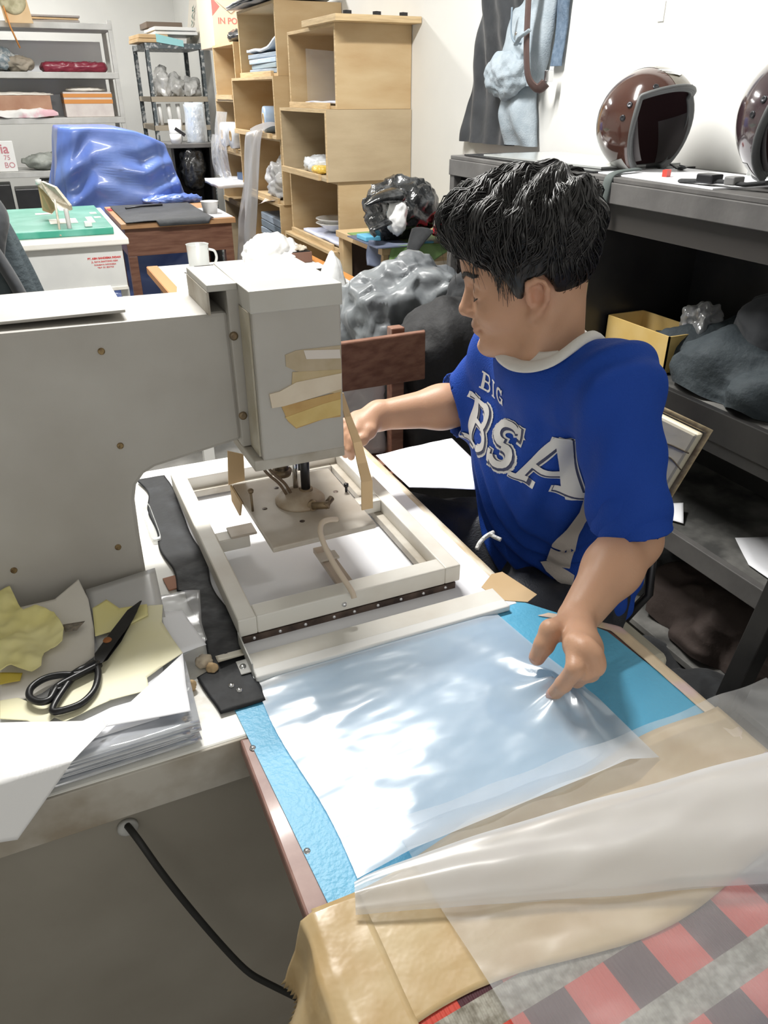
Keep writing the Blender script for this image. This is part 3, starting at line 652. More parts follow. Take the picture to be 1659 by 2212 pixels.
tag(outline_sheet([Vector((-.22, .80, Zp + .006)), PZ(60, 1562, Zp + .006), PZ(225, 1560, Zp + .006), PZ(230, 1572, Zp + .006), PZ(140, 1665, Zp + .0065), Vector((-.134, .606, Zp + .007)), Vector((-.22, .622, Zp + .007))], 11, .0016, cuts=5, fn=hang, freq=8).build('hanging_sheet', mat('milky_sheet', (0.84, 0.84, 0.84), .35, bump=.1, bscale=6), thick=.0006),
    'milky white sheet hanging over the front edge of the bench', 'sheet')

# ------------------------------------------------------------------ tailor's scissors
Zs = Zp + .010
sc_ = thing('scissors', tuple(PZ(190, 1420, Zs)), 'long black tailor scissors lying closed on pale yellow paper', 'scissors')
def sp(x, y, dz=0): return PZ(x, y, Zs + dz)
def slab(outl, z0, z1, name, m, bev=.0008):
    n = len(outl); lo = [sp(x, y, z0) for x, y in outl]; hi = [sp(x, y, z1) for x, y in outl]
    return MB().add(lo + hi, [tuple(reversed(range(n))), tuple(range(n, 2 * n))] + [(i, (i + 1) % n, (i + 1) % n + n, i + n) for i in range(n)]).build(name, m, sc_, bevel=bev)
slab([(307, 1297), (302, 1298), (275, 1318), (238, 1366), (204, 1412), (206, 1434), (222, 1432), (252, 1388), (288, 1338)], .003, .0062, 'blade', M_black_metal)
slab([(303, 1303), (296, 1322), (262, 1386), (232, 1426), (214, 1436), (205, 1428), (240, 1372)], -.0005, .0026, 'blade', M_black_metal)
b = MB(); q = sp(232, 1383, .006); b.lathe([(0, .0022), (.0045, .002), (.0058, 0)], q, 18); b.build('pivot', mat('rusty_rivet', (0.35, 0.13, 0.04), .6, .3), sc_)
def loop_path(c, smooth=2):
    pts = [sp(x, y, z) for x, y, z in c]; out = []
    n = len(pts)
    for i in range(n):
        a, b_, c_, d = pts[(i - 1) % n], pts[i], pts[(i + 1) % n], pts[(i + 2) % n]
        for k in range(6):
            t_ = k / 6; out.append(.5 * ((2 * b_) + (-a + c_) * t_ + (2 * a - 5 * b_ + 4 * c_ - d) * t_ * t_ + (-a + 3 * b_ - 3 * c_ + d) * t_ ** 3))
    out.append(out[0]); return out
b = MB(); b.tube(loop_path([(206, 1440, .004), (170, 1456, .004), (130, 1458, .005), (96, 1466, .005), (68, 1485, .005), (64, 1505, .005), (82, 1516, .005), (106, 1512, .005), (120, 1490, .005), (132, 1478, .004)]), .0043, 10, caps=False)
b.tube([sp(206, 1432, .004), sp(175, 1448, .004), sp(150, 1462, .004)], [.005, .0055, .0045], 10); b.tube([sp(108, 1505, .005), sp(112, 1492, .0055), sp(130, 1489, .005), sp(134, 1484, .004)], .0028, 8)
b.build('handle_loop', M_black_metal, sc_)
b = MB(); b.tube(loop_path([(208, 1440, .002), (212, 1462, .002), (203, 1492, .002), (178, 1518, .002), (145, 1532, .002), (116, 1537, .002), (117, 1524, .002), (134, 1496, .002), (160, 1462, .002), (188, 1446, .002)]), .0043, 10, caps=False)
b.tube([sp(214, 1434, .002), sp(205, 1442, .002), sp(180, 1452, .002)], [.0055, .0055, .004], 10); b.build('handle_loop', M_black_metal, sc_)

# ------------------------------------------------------------------ film on the mat
rndf = random.Random(5)
def film1(u, v):
    y = .440 + (.772 - .440) * v
    xl = .169 - .016 * v + .004 * math.sin(v * 7); xr = .530 + .012 * math.sin(v * 3.0 + 1.2) - .004 * v
    x = xl + (xr - xl) * u
    h = .0030 + .0030 * (1 + nz((x, y * 1.6, 0), 7, 2)) + .0024 * max(0, ridge((x * .6, y * 1.9, .3), 7, 3)) ** 2 * min(1, u * 3)
    # gathered where the fingers pinch it
    d = math.hypot(x - .512, (y - .575) * .8); h += .020 * math.exp(-(d / .045) ** 2)
    ang = math.atan2(y - .575, x - .512); h += .006 * math.exp(-(d / .085) ** 2) * math.sin(ang * 7 + 1)
    h += .012 * max(0, 1 - v / .12) ** 2 * (0.5 + .5 * u)
    e = min(u * .8, 1 - u, 1 - v); h = .0015 + h * min(1, .12 + e * 7)
    return Vector((x, y, .7528 + h))
f1 = tag(MB().grid(film1, 90, 90).build('film_sheet', M_film), 'creased translucent plastic film laid flat over the blue mat', 'film')
# the sheet rises, folds over and runs off to the right
A0, A1 = Vector((.160, .425, .757)), Vector((.86, .175, .757))
def film2(u, v):
    p = A0.lerp(A1, u); dr = (A1 - A0).normalized(); nrm = Vector((-dr.y, dr.x, 0))
    w = .030 + .125 * min(1, u * 1.5) ** .8; hgt = .012 + .030 * min(1, u * 1.6)
    a = PI * v
    off = -.022 - w * .0 + w * (1 - math.cos(a)) / 2 * 1.0
    q = p + nrm * (off) + Vector((0, 0, hgt * math.sin(a) ** .8 + .002))
    q.z += .003 * nz((q.x, q.y * 3, 0), 12, 4) + .002 * math.sin(v * 17 + u * 5) * math.sin(a)
    if v < .5: q.z = max(q.z, .7585)
    return q
tag(MB().grid(film2, 70, 40).build('film_fold', M_film_fold), 'raised rounded fold of translucent film crossing the table toward the right', 'film')
def film3(u, v):
    y = .475 - .52 * v; x = .222 + .03 * v + (.74 - .222) * u + .10 * u * v
    h = .004 + .003 * nz((x, y * 2.2, 0), 9, 6) + .002 * math.sin(x * 60 + y * 40)
    if v < .2: h += .010 * (1 - v / .2)
    return Vector((x, y, .7545 + h + .006 * u))
tag(MB().grid(film3, 60, 60).build('film_layer', M_film_thin), 'thin clear film layer stretched over the red checked oilcloth', 'film')
ro = thing('film_roll', (.47, .15, .757), 'pale blue film roll at the lower right corner of the table', 'film roll')
axis = Euler((0, PI / 2, R(-62)))
M_bluefilm = mat('blue_film_roll', (0.30, 0.52, 0.66), .3, col2=(0.42, 0.62, 0.74), scale=8, aniso=(6, 6, .5), bump=.1)
b = MB(); prof = []
r_ = .038
for k in range(8): prof += [(r_ - k * .0035, 0.0), (r_ - k * .0035 - .0015, 0.0), (r_ - k * .0035 - .0018, .0012), (r_ - (k + 1) * .0035, .0012)]
b.lathe([(.010, .18), (r_, .18)] + [(r_, .0)] + prof[1:] + [(.010, 0), (.010, .18)], (.437, .178, .7565 + .038), 48, axis)
b.build('wound_film', M_bluefilm, ro)

# ------------------------------------------------------------------ black storage cabinet along the right wall
c = thing('black_shelf_unit', (1.61, 1.7, 0), 'low black open shelving cabinet standing along the right wall', 'shelf')
FX = 1.40
ZT = 1.23
MB().box(FX, WX - .005, .2, 2.56, ZT - .012, ZT).build('top_board', M_greywood, c, bevel=.002)
MB().box(FX - .005, FX + .02, .2, 2.56, ZT - .062, ZT - .012).build('front_rail', M_greywood, c, bevel=.002)
MB().box(FX, FX + .03, 2.53, 2.56, 0, ZT - .06).build('upright', M_greywood, c, bevel=.002)
MB().box(FX + .03, WX - .01, 2.535, 2.555, 0, ZT - .012).build('side_panel', M_blackwood, c)
MB().box(FX - .002, FX + .03, 1.755, 1.86, .02, ZT - .06).build('upright', M_greywood, c, bevel=.002)
MB().box(FX + .0, WX - .01, 1.735, 1.755, .0, ZT - .012).build('partition', M_blackwood, c)
MB().box(FX - .006, FX + .002, 1.737, 1.749, .74, 1.125).build('raw_edge', M_rawedge, c)
MB().box(WX - .02, WX - .008, .2, 2.55, .0, ZT - .012).build('back_panel', M_blackwood, c)
MB().box(FX, WX - .02, .2, 1.735, .735, .762).build('shelf_board', M_dust, c, bevel=.002)
MB().box(FX - .004, FX + .016, .2, 1.735, .690, .766).build('shelf_rail', M_blackwood, c, bevel=.002)
MB().box(FX, WX - .02, 1.86, 2.53, .80, .82).build('shelf_board', M_blackwood, c)
MB().box(FX, WX - .02, .2, 1.735, .385, .405).build('shelf_board', M_dust, c, bevel=.002)
MB().box(FX - .01, FX + .012, .2, 1.735, .355, .412).build('shelf_rail', M_greywood, c, bevel=.002)
MB().box(FX, WX - .02, .2, 1.735, .05, .07).build('shelf_board', M_dust, c, bevel=.002)
MB().hexa([(FX - .03, .955, .0), (FX + .02, .955, .0), (FX + .02, 1.005, .0), (FX - .03, 1.005, .0), (FX - .03, .865, .70), (FX + .02, .865, .70), (FX + .02, .915, .70), (FX - .03, .915, .70)]).build('brace', M_blackwood, c, bevel=.002)
MB().box(FX, FX + .015, 1.0, 1.735, .66, .69).build('lower_rail', M_blackwood, c)
MB().box(FX + .02, FX + .03, .2, 1.73, 1.10, 1.168).build('drop_panel', mat('brown_black_panel', (0.04, 0.036, 0.033), .5), c)
tag(MB().box(1.42, 1.78, 1.80, 2.50, ZT + .001, ZT + .006).build('black_board', mat('glossy_black_board', (0.02, 0.02, 0.022), .12, coat=.3), bevel=.001), 'thin glossy black board lying on the shelf unit below the hanging trousers', 'board')
tag(MB().obox((1.60, 2.12, ZT + .0095), (.15, .28, .0025), Euler((0, 0, R(4)))).build('glass_pane', mat('pale_board', (0.45, 0.47, 0.46), .15)), 'pale glossy pane lying on the black board beside the helmet', 'pane')
tag(MB().obox((1.58, 1.66, ZT + .002), (.15, .30, .0016), Euler((0, 0, R(-3)))).build('white_card', M_paper), 'white card sheet under the brown helmet', 'card')

# clothes, box and scraps in the compartments
def heap(name, m, c, rad, seed, lab, cat, amp=.3, cre=.22, fl=None, sub=5, box=0, flare=0):
    return tag(crumple(c, rad, seed, amp, cre, sub, floor=fl, box=box, flare=flare).build(name, m), lab, cat)
def foldheap(c, rad, seed, amp=.028, floor=None):
    """a heap of cloth with long soft folds"""
    def f(u, v):
        a = 2 * PI * u; r = math.sin(PI / 2 * v) if v < 1 else 1
        x = c[0] + rad[0] * r * math.cos(a); y = c[1] + rad[1] * r * math.sin(a)
        z = c[2] + rad[2] * math.cos(PI / 2 * v) ** .7
        k = amp * math.sin(y * 38 + 3.5 * nz((x, y, z), 6, seed) + x * 14) * (0.35 + r) + amp * 1.4 * nz((x, y, z), 9, seed) + amp * .6 * ridge((x, y, z), 16, seed)
        out = Vector((math.cos(a) * r, math.sin(a) * r, 1.1 - r * .5)).normalized() * k
        z2 = z + out.z
        if floor is not None: z2 = max(z2, floor + .0005)
        return Vector((x + out.x, y + out.y, z2))
    return MB().grid(f, 110, 60, wrap=True)
tag(foldheap((1.62, 1.22, .765), (.19, .40, .13), 3, .022, .763).build('jacket', M_cloth_teal), 'large dark jacket heaped on the middle shelf beside the cardboard box', 'jacket')
tag(foldheap((1.66, 1.20, .85), (.12, .22, .15), 7, .020, .78).build('folded_trousers', M_cloth_char), 'rumpled dark trousers thrown on top of the heaped jacket', 'trousers')
b = MB(); bx0, bx1, by0, by1, bz0, bz1 = 1.47, 1.60, 1.47, 1.72, .764, .865
for (x0, x1, y0, y1) in ((bx0, bx0 + .004, by0, by1), (bx1 - .004, bx1, by0, by1), (bx0, bx1, by0, by0 + .004), (bx0, bx1, by1 - .004, by1)): b.box(x0, x1, y0, y1, bz0, bz1)
b.box(bx0, bx1, by0, by1, bz0, bz0 + .003)
tag(b.build('cardboard_box', M_cardboard_y), 'open yellow cardboard box on the middle shelf of the black unit', 'box')
heap('clear_bag', M_clearbag, (1.60, 1.50, .885), (.05, .05, .045), 3, 'small crumpled clear bag on the edge of the yellow cardboard box', 'bag', .4, .3)
b = MB(); b.lathe([(.032, 0), (.035, .004), (.032, .008), (.029, .004), (.032, 0)], (1.50, 1.045, .768), 28, Euler((R(20), 0, 0)))
tag(b.build('tape_ring', M_white_plastic), 'white plastic ring on the middle shelf at the picture edge', 'ring')
tag(outline_sheet([Vector((1.45, 1.06, .409)), Vector((1.52, 1.17, .409)), Vector((1.70, 1.10, .409)), Vector((1.66, .88, .409)), Vector((1.44, .92, .409))], 3, .002, cuts=3).build('paper_sheet', M_paper, thick=.0004), 'white paper sheet on the dusty lower shelf at the right', 'paper')
tag(outline_sheet([Vector((1.42, 1.33, .41)), Vector((1.45, 1.40, .41)), Vector((1.50, 1.34, .43)), Vector((1.45, 1.28, .41))], 4, .003, cuts=3).build('paper_scrap', M_paper, thick=.0004), 'small folded paper scrap on the lower shelf behind the chair', 'paper')
tag(foldheap((1.60, 1.18, .075), (.17, .24, .15), 12, .02, .071).build('brown_cloth', mat('dark_brown_cloth', (0.05, 0.035, 0.03), .8, bump=.3)), 'dark brown cloth heaped on the bottom shelf', 'cloth')
tag(foldheap((1.58, 1.52, .075), (.15, .13, .16), 15, .02, .071).build('grey_cloth', mat('dusty_grey_cloth', (0.10, 0.11, 0.115), .8, col2=(.2, .21, .22), scale=12, bump=.3)), 'dusty grey cloth on the bottom shelf behind the brown one', 'cloth')
tag(foldheap((1.30, 1.10, .01), (.14, .22, .06), 18, .02, .002).build('floor_rag', M_cloth_black), 'black rag lying on the floor before the shelf unit', 'rag')

# ------------------------------------------------------------------ helmets
def sdf_helper(): pass
def helmet(loc, rotz, lab, shellm, scale=1.0, tilt=0.0, cut=None, logo=True):
    """open-face helmet; +X is where the face looks"""
    t = thing('helmet', loc, lab, 'helmet')
    Rm = Matrix.Rotation(rotz, 3, 'Z') @ Matrix.Rotation(tilt, 3, 'Y'); L0 = Vector(loc)
    def P(v): return L0 + Rm @ (Vector(v) * scale)
    cz = .135
    def shell(a, e, rr):   # a: azimuth from the front, e: elevation
        ca, sa, ce, se = math.cos(a), math.sin(a), math.cos(e), math.sin(e)
        x = rr * 1.10 * ca * ce * .132 / .132; y = rr * .93 * sa * ce; z = rr * 1.0 * se
        if se < 0:
            x = x * (1 - .10 * (-se)) ; z = z * 1.05
        return x - .008, y, z + cz
    def lower(a):          # elevation of the lower/face edge for azimuth a (0 = front)
        d = abs((a + PI) % (2 * PI) - PI)
        if d < R(58): return R(25) - R(4) * (d / R(58)) ** 2
        if d < R(84):
            k = (d - R(58)) / R(26); return R(21) * (1 - k) + R(-62) * k
        if d < R(110): return R(-62) + R(4) * (d - R(84)) / R(26)
        return R(-58) + R(6) * (d - R(110)) / R(70)
    def outer(u, v, rr=.132):
        a = 2 * PI * u; e0 = lower(a); e = e0 + (PI / 2 - e0) * v; return P(shell(a, e, rr))
    mb = MB().grid(lambda u, v: outer(u, v), 120, 30, wrap=True)
    sh = mb.build('shell', shellm, t)
    # painted band down the middle and inside liner
    MB().grid(lambda u, v: outer(u, v, .121), 120, 26, wrap=True).build('liner', mat('helmet_liner', (0.035, 0.012, 0.014), .85), t)
    tr_in = [outer(k / 160, 0, .1215) for k in range(161)]; tr = [outer(k / 160, 0, .1305) for k in range(161)]
    b = MB(); b.tube(tr, .0062 * scale, 8, caps=False, flat=1.0); b.tube(tr_in, .006 * scale, 8, caps=False); b.tube([p.lerp(q, .5) for p, q in zip(tr, tr_in)], .006 * scale, 8, caps=False)
    b.build('edge_trim', mat('grey_rubber_trim', (0.10, 0.105, 0.105), .5), t)
    # cheek pads
    for s in (-1, 1):
        b = MB()
        def pad(u, v):
            a = s * (R(62) + R(50) * u); e = R(-55) + R(60) * v
            bul = .012 * math.sin(PI * u) * math.sin(PI * v)
            return P(shell(a, e, .1195 - bul))
        b.grid(pad, 12, 12)
        b.build('cheek_pad', mat('grey_pad', (0.13, 0.12, 0.12), .8), t)
    # pale lower band at the back
    def band(u, v):
        a = R(92) + R(176) * u; return P(shell(a, R(-60) + R(20) * v, .1328))
    MB().grid(band, 60, 4).build('neck_band', mat('pale_band', (0.42, 0.42, 0.40), .4), t)
    def crest(u, v):
        w = R(13) * (u - .5) * 2; e = R(27) + R(143) * v
        x = math.cos(e); z = math.sin(e); y = math.sin(w)
        q = Vector((x * math.cos(w) * 1.10, y * .93, z * math.cos(w))); q = Vector((q.x * .1327 - .008, q.y * .1327, q.z * .1327 + cz)); return P(q)
    MB().grid(crest, 8, 50).build('centre_band', mat('olive_lacquer', (0.13, 0.115, 0.085), .15, coat=.8), t)
    for (a, e) in ((R(78), R(2)), (R(70), R(14)), (R(40), R(28))):
        for s in (-1, 1):
            b = MB(); p = P(shell(s * a, e, .132)); nr = (p - P((-.008, 0, cz))).normalized(); q = nr.to_track_quat('Z', 'Y').to_matrix()
            b.lathe([(.0075, 0), (.0075, .0018), (.005, .0028), (.0025, .0015), (0, .0015)], p, 16, q)
            b.build('snap_button', M_dsteel, t)
    if logo:   # winged emblem at the brow
        b = MB(); b2 = MB()
        def onsh(y, z): # tangent chart on the brow
            a = y * 1.4 / .12; e = R(44) + z * 1.5 / .132; return P(shell(a, e, .1352))
        for s in (-1, 1):
            for k in range(3):
                z0 = .010 - k * .006; L_ = .040 - k * .007
                b.grid(lambda u, v, s=s, z0=z0, L_=L_: onsh(s * (.006 + L_ * u), z0 - .0015 + .003 * v * (1 - .6 * u) + .005 * u - .0028 * (1 - v) * (1 - u)), 10, 2)
        b.grid(lambda u, v: onsh(.009 * (1 - 0 * v) * math.cos(2 * PI * u) * v, .002 + .010 * math.sin(2 * PI * u) * v), 24, 2, wrap=False)
        b.build('wing_emblem', mat('silver_emblem', (0.72, 0.72, 0.68), .35), t)
    # chin strap
    sa = P(shell(R(88), R(-52), .125)); sb_ = P((.06, .03, .004))
    MB().tube([sa, P((.02, .095, .003)), P((.045, .075, .003)), P((.07, .06, .003)), P((.085, .03, .004))], .008 * scale, 8, flat=.3).build('chin_strap', M_cloth_black, t)
    return t
M_hshell = mat('brown_lacquer', (0.045, 0.016, 0.012), .12, coat=1.0, col2=(0.075, 0.03, 0.02), scale=6)
hq = PZ(1402, 368, ZT + .004)
hel = helmet((hq.x + .012, hq.y + .01, ZT - .006), R(-84), 'brown glossy open-face helmet with winged emblem on the shelf unit', M_hshell, .98, R(-14))
b = MB(); p = PX(1432, 372, 1.52)
help = helmet((1.60, 1.33, ZT + .002), R(-112), 'dark brown helmet cut off by the right picture edge', mat('maroon_lacquer', (0.05, 0.03, 0.035), .15, coat=.9), 1.05, 0, logo=False)
tag(MB().obox(tuple(PZ(1440, 374, ZT + .012)), (.012, .006, .008), Euler((0, 0, .4))).build('buckle', mat('red_buckle', (0.65, 0.06, 0.04), .4), hel), None)
st = thing('black_strap', (1.45, 1.45, ZT), 'black buckled webbing strap lying between the two helmets', 'strap')
MB().tube([Vector((1.435, 1.49, ZT + .008)), Vector((1.45, 1.43, ZT + .012)), Vector((1.46, 1.38, ZT + .014)), Vector((1.47, 1.33, ZT + .012)), Vector((1.48, 1.28, ZT + .02))], .014, 10, flat=.35).build('webbing', M_cloth_black, st)
MB().obox((1.452, 1.42, ZT + .018), (.020, .022, .010), Euler((0, 0, .1))).build('buckle', M_dsteel, st, bevel=.003)
MB().obox((1.465, 1.36, ZT + .018), (.018, .014, .009), Euler((0, 0, .1))).build('buckle', mat('grey_buckle', (.2, .2, .2), .4), st, bevel=.003)
# strap of the brown helmet hanging down the front of the cabinet
a = PX(1352, 377, 1.398)
tag(MB().tube(smooth_path([Vector((1.52, 1.74, ZT + .012)), Vector((1.44, 1.72, ZT + .010)), Vector((1.394, 1.70, ZT + .003)), Vector((1.386, 1.70, ZT - .05)), Vector((1.385, 1.705, ZT - .10))], 6, 1), .013, 8, flat=.3).build('helmet_strap', mat('grey_green_strap', (0.10, 0.12, 0.115), .8)), 'grey green strap dangling over the cabinet rail below the brown helmet', 'strap')
# clear glass rack with ribs
g = MB()
for k in range(9): g.box(1.70 - .001, 1.70 + .06, 1.445 + k * .012, 1.4465 + k * .012, ZT + .002, ZT + .17)
for k in range(4): g.box(1.70, 1.702, 1.44, 1.545, ZT + .03 + k * .035, ZT + .034 + k * .035)
tag(g.build('ribbed_container', film_mat('clear_ribbed', (.85, .86, .82), .6, .1, .1, 10, .2)), 'clear ribbed plastic container against the wall between the helmets', 'container')
st2 = struct(MB().box(WX - .004, WX, 2.045, 2.07, 1.60, 1.65).build('trim_2', M_wall, bevel=.001))

# ------------------------------------------------------------------ lettering
def text_mesh(s, size=1.0, bold=0.0, extrude=0.0, spacing=1.0):
    cu = bpy.data.curves.new('lettering', 'FONT'); cu.body = s; cu.size = size; cu.offset = bold; cu.extrude = extrude; cu.space_character = spacing
    cu.align_x = 'CENTER'; cu.resolution_u = 4
    o = bpy.data.objects.new('lettering', cu); COL.objects.link(o)
    dg = bpy.context.evaluated_depsgraph_get(); me = bpy.data.meshes.new_from_object(o.evaluated_get(dg))
    V = [v.co.copy() for v in me.vertices]; Fc = [tuple(p.vertices) for p in me.polygons]
    bpy.data.objects.remove(o); bpy.data.curves.remove(cu); bpy.data.meshes.remove(me)
    return V, Fc
def put_text(name, s, size, m, parent, org, ex, ey, bold=0.0, spacing=1.0, lift=0.0):
    V, Fc = text_mesh(s, size, bold, 0, spacing); ex = Vector(ex).normalized(); ey = Vector(ey).normalized(); nn = ex.cross(ey)
    return MB().add([Vector(org) + ex * v.x + ey * v.y + nn * lift for v in V], Fc).build(name, m, parent)

# ------------------------------------------------------------------ steel shelving at the back left
SY0, SY1 = 7.5, 7.98
s = thing('steel_shelving', (0.2, 7.7, 0), 'long grey steel shelving unit against the back left wall', 'shelf')
for (x, y) in ((.925, SY0), (.925, SY1 - .03), (-.9, SY0), (-.9, SY1 - .03)):
    MB().box(x - .0, x + .035, y, y + .03, 0, 1.93).build('post', M_greymetal, s, bevel=.002)
for z in (1.905, 1.565, 1.24, .845, .45):
    MB().box(-.9, .955, SY0 - .004, SY1, z - .045, z).build('shelf_board', M_greymetal, s, bevel=.004)
MB().box(-.86, .90, SY1 + .001, SY1 + .012, 1.24, 1.80).build('back_sheet', mat('pale_back_sheet', (.80, .82, .85), .6), s)
def slabs(name, n, x0, x1, y0, y1, z, h, m, lab, grp, jit=.012, seed=1, rot=0.0, each=None):
    r = random.Random(seed)
    for k in range(n):
        cx, cy = (x0 + x1) / 2 + r.uniform(-jit, jit), (y0 + y1) / 2 + r.uniform(-jit, jit)
        mm = each[k % len(each)] if each else m
        o = MB().obox((cx, cy, z + h * (k + .5)), ((x1 - x0) / 2, (y1 - y0) / 2, h * .46), Euler((0, 0, rot + r.uniform(-.06, .06)))).build(name, mm, bevel=min(.004, h * .2))
        pos = ('lowest in', 'second lowest in', 'third in', 'fourth in', 'fifth in', 'sixth in')[k] if n > 1 else 'lying in'
        if k == n - 1 and n > 1: pos = 'topmost of'
        tag(o, lab.replace('@', pos), name.split('_')[-1] if True else None, grp)
slabs('cardboard_sheet', 3, .32, .72, 7.52, 7.9, 1.906, .016, M_cardboard, 'flat grey brown cardboard sheet, @ the pile on the steel shelving top', 'cardboard on the steel shelving', seed=2, each=[mat('grey_board', (.34, .31, .29), .8), M_cardboard])
tag(crumple((-.02, 7.7, 1.64), (.24, .16, .09), 21, .5, .4, 4, floor=1.566).build('strap_bundle', mat('grey_blue_straps', (.20, .25, .28), .5, col2=(.5, .52, .52), scale=30, lo=.45, hi=.6)), 'tangled heap of grey blue straps on the upper steel shelf', 'straps')
tag(crumple((.22, 7.64, 1.62), (.10, .10, .055), 23, .4, .3, 4, floor=1.566).build('brown_bundle', mat('taupe_bundle', (.33, .29, .23), .7)), 'taupe wrapped bundle beside the tangled straps on the upper shelf', 'bundle')
for k, (xx, lab) in enumerate(((.52, 'dark red glossy plastic packet on the upper steel shelf, left one'), (.74, 'dark red glossy plastic packet on the upper steel shelf, right one'))):
    tag(crumple((xx, 7.66, 1.60), (.15, .12, .04), 31 + k, .25, .25, 4, floor=1.566, box=.6).build('red_packet', M_maroon), lab, 'packet', 'red packets on the upper steel shelf')
def carton(name, x0, x1, y0, y1, z0, z1, m, lab, bands=None, open_=False):
    t = thing(name, ((x0 + x1) / 2, (y0 + y1) / 2, z0), lab, 'box')
    MB().box(x0, x1, y0, y1, z0, z1).build('carton_body', m, t, bevel=.004)
    for (za, zb_, mm) in (bands or []):
        MB().box(x0 - .002, x1 + .002, y0 - .002, y1 + .002, za, zb_).build('tape_band', mm, t)
    return t
carton('carton', .50, .88, 7.53, 7.85, 1.241, 1.425, mat('white_carton', (.66, .62, .58), .7, col2=(.56, .50, .48), scale=9), 'white carton with two brown tape bands on the middle steel shelf', [(1.385, 1.412, M_orange), (1.34, 1.370, M_orange)])
tag(crumple((.69, 7.69, 1.44), (.16, .13, .02), 9, .4, .4, 4, floor=1.426).build('torn_paper', M_paper_w), 'torn white paper sticking out on top of the banded carton', 'paper')
carton('brown_carton', -.12, .40, 7.54, 7.85, 1.241, 1.40, mat('russet_carton', (.36, .19, .12), .7, col2=(.45, .27, .18), scale=7), 'russet brown carton wrapped in white paper on the middle steel shelf')
tag(crumple((.14, 7.70, 1.405), (.30, .16, .02), 14, .4, .5, 4, floor=1.401).build('wrapping_paper', M_paper_w), 'crumpled white wrapping lying on top of the russet carton', 'paper')
tag(foldheap((.16, 7.51, 1.243), (.26, .035, .06), 41, .012, 1.241).build('cloth_heap', mat('white_pink_cloth', (.75, .74, .72), .8, col2=(.72, .45, .50), scale=7, lo=.5, hi=.62)), 'white and pink cloth heap in front of the russet carton', 'cloth')
sg = thing('sign_board', (-.12, 7.56, .846), 'white sign board with faded red print on the lower steel shelf', 'sign')
MB().box(-.42, .045, 7.545, 7.56, .846, 1.075).build('board', M_white_plastic, sg, bevel=.004)
M_fade = mat('faded_red_print', (.55, .22, .25), .7)
put_text('print', 'yunia', .10, M_fade, sg, (-.10, 7.543, .985), (1, 0, 0), (0, 0, 1), .002)
put_text('print', '75', .05, M_fade, sg, (-.02, 7.543, .935), (1, 0, 0), (0, 0, 1))
put_text('print', 'BO', .06, M_fade, sg, (-.01, 7.543, .875), (1, 0, 0), (0, 0, 1))
tag(crumple((.36, 7.68, .90), (.27, .16, .07), 51, .5, .4, 4, floor=.846).build('grey_bundle', mat('grey_green_bundle', (.25, .27, .24), .7, col2=(.42, .44, .41), scale=14)), 'grey green bundle behind the sign board on the lower steel shelf', 'bundle')
for k, (x, w, h, lab) in enumerate(((-.15, .14, .30, 'tall black case standing on the lowest steel shelf at the left'), (.08, .12, .26, 'black crate on the lowest steel shelf in the middle'), (.28, .10, .32, 'black box on the lowest steel shelf nearest the blue tarpaulin'))):
    tag(MB().box(x - w * .8, x + w * .8, 7.53, 7.8, .451, .451 + h).build('black_case', M_blackwood, bevel=.008), lab, 'case', 'black cases on the lowest shelf')
ck = thing('wall_dial', (.27, 7.42, 1.9), 'round yellowed dial on a brown board hanging at the top left', 'clock')
MB().hexa([(.175, 7.40, 1.885), (.37, 7.40, 1.885), (.37, 7.42, 1.885), (.175, 7.42, 1.885), (.145, 7.40, 2.12), (.34, 7.40, 2.12), (.34, 7.42, 2.12), (.145, 7.42, 2.12)]).build('backing_board', M_cardboard, ck)
MB().lathe([(0, .018), (.075, .018), (.09, .012), (.095, 0)], (.25, 7.40, 2.03), 40, Euler((PI / 2, 0, 0))).build('dial', mat('yellowed_dial', (.50, .46, .30), .5, col2=(.3, .27, .15), scale=20), ck)
MB().tube([(.18, 7.395, 1.99), (.20, 7.395, 1.86), (.24, 7.395, 1.72)], .022, 8, flat=.3).build('hanging_strap', M_orange, ck)

# ------------------------------------------------------------------ dark angle-iron rack in the corner
r = thing('angle_iron_rack', (1.4, 7.8, 0), 'dark chipped angle iron rack in the back corner', 'rack')
RX0, RX1, RY0, RY1 = 1.195, 1.675, 7.5, 8.15
for (x, y) in ((RX0, RY0), (RX1 - .03, RY0), (RX0, RY1), (RX1 - .03, RY1)):
    MB().box(x, x + .034, y, y + .005, 0, 1.785).box(x, x + .005, y, y + .034, 0, 1.785).build('post', M_rack, r)
for z in (1.78, 1.39, 1.17, .75):
    MB().box(RX0, RX1, RY0 - .006, RY1 + .03, z - .04, z).build('rack_shelf', M_rack if z > 1.5 else mat('rack_board', (.36, .31, .24), .7), r, bevel=.002)
slabs('cardboard_sheet', 2, RX0 - .06, RX0 + .18, 7.48, 7.9, 1.781, .03, M_cardboard, 'folded brown cardboard, @ the pair on the dark rack top', 'cardboard on the dark rack', seed=5)
slabs('frame_panel', 2, RX0 + .10, RX1 - .03, 7.52, 8.0, 1.842, .028, M_white_plastic, 'white flat frame, @ the pair stacked on the dark rack', 'white frames on the dark rack', seed=6)
tag(MB().box(RX0 + .08, RX1 - .10, 7.75, 8.12, 1.90, 1.945).build('brown_tray', mat('dark_tray', (.16, .12, .09), .6), bevel=.004), 'dark brown tray lying on the white frames on the rack', 'tray')
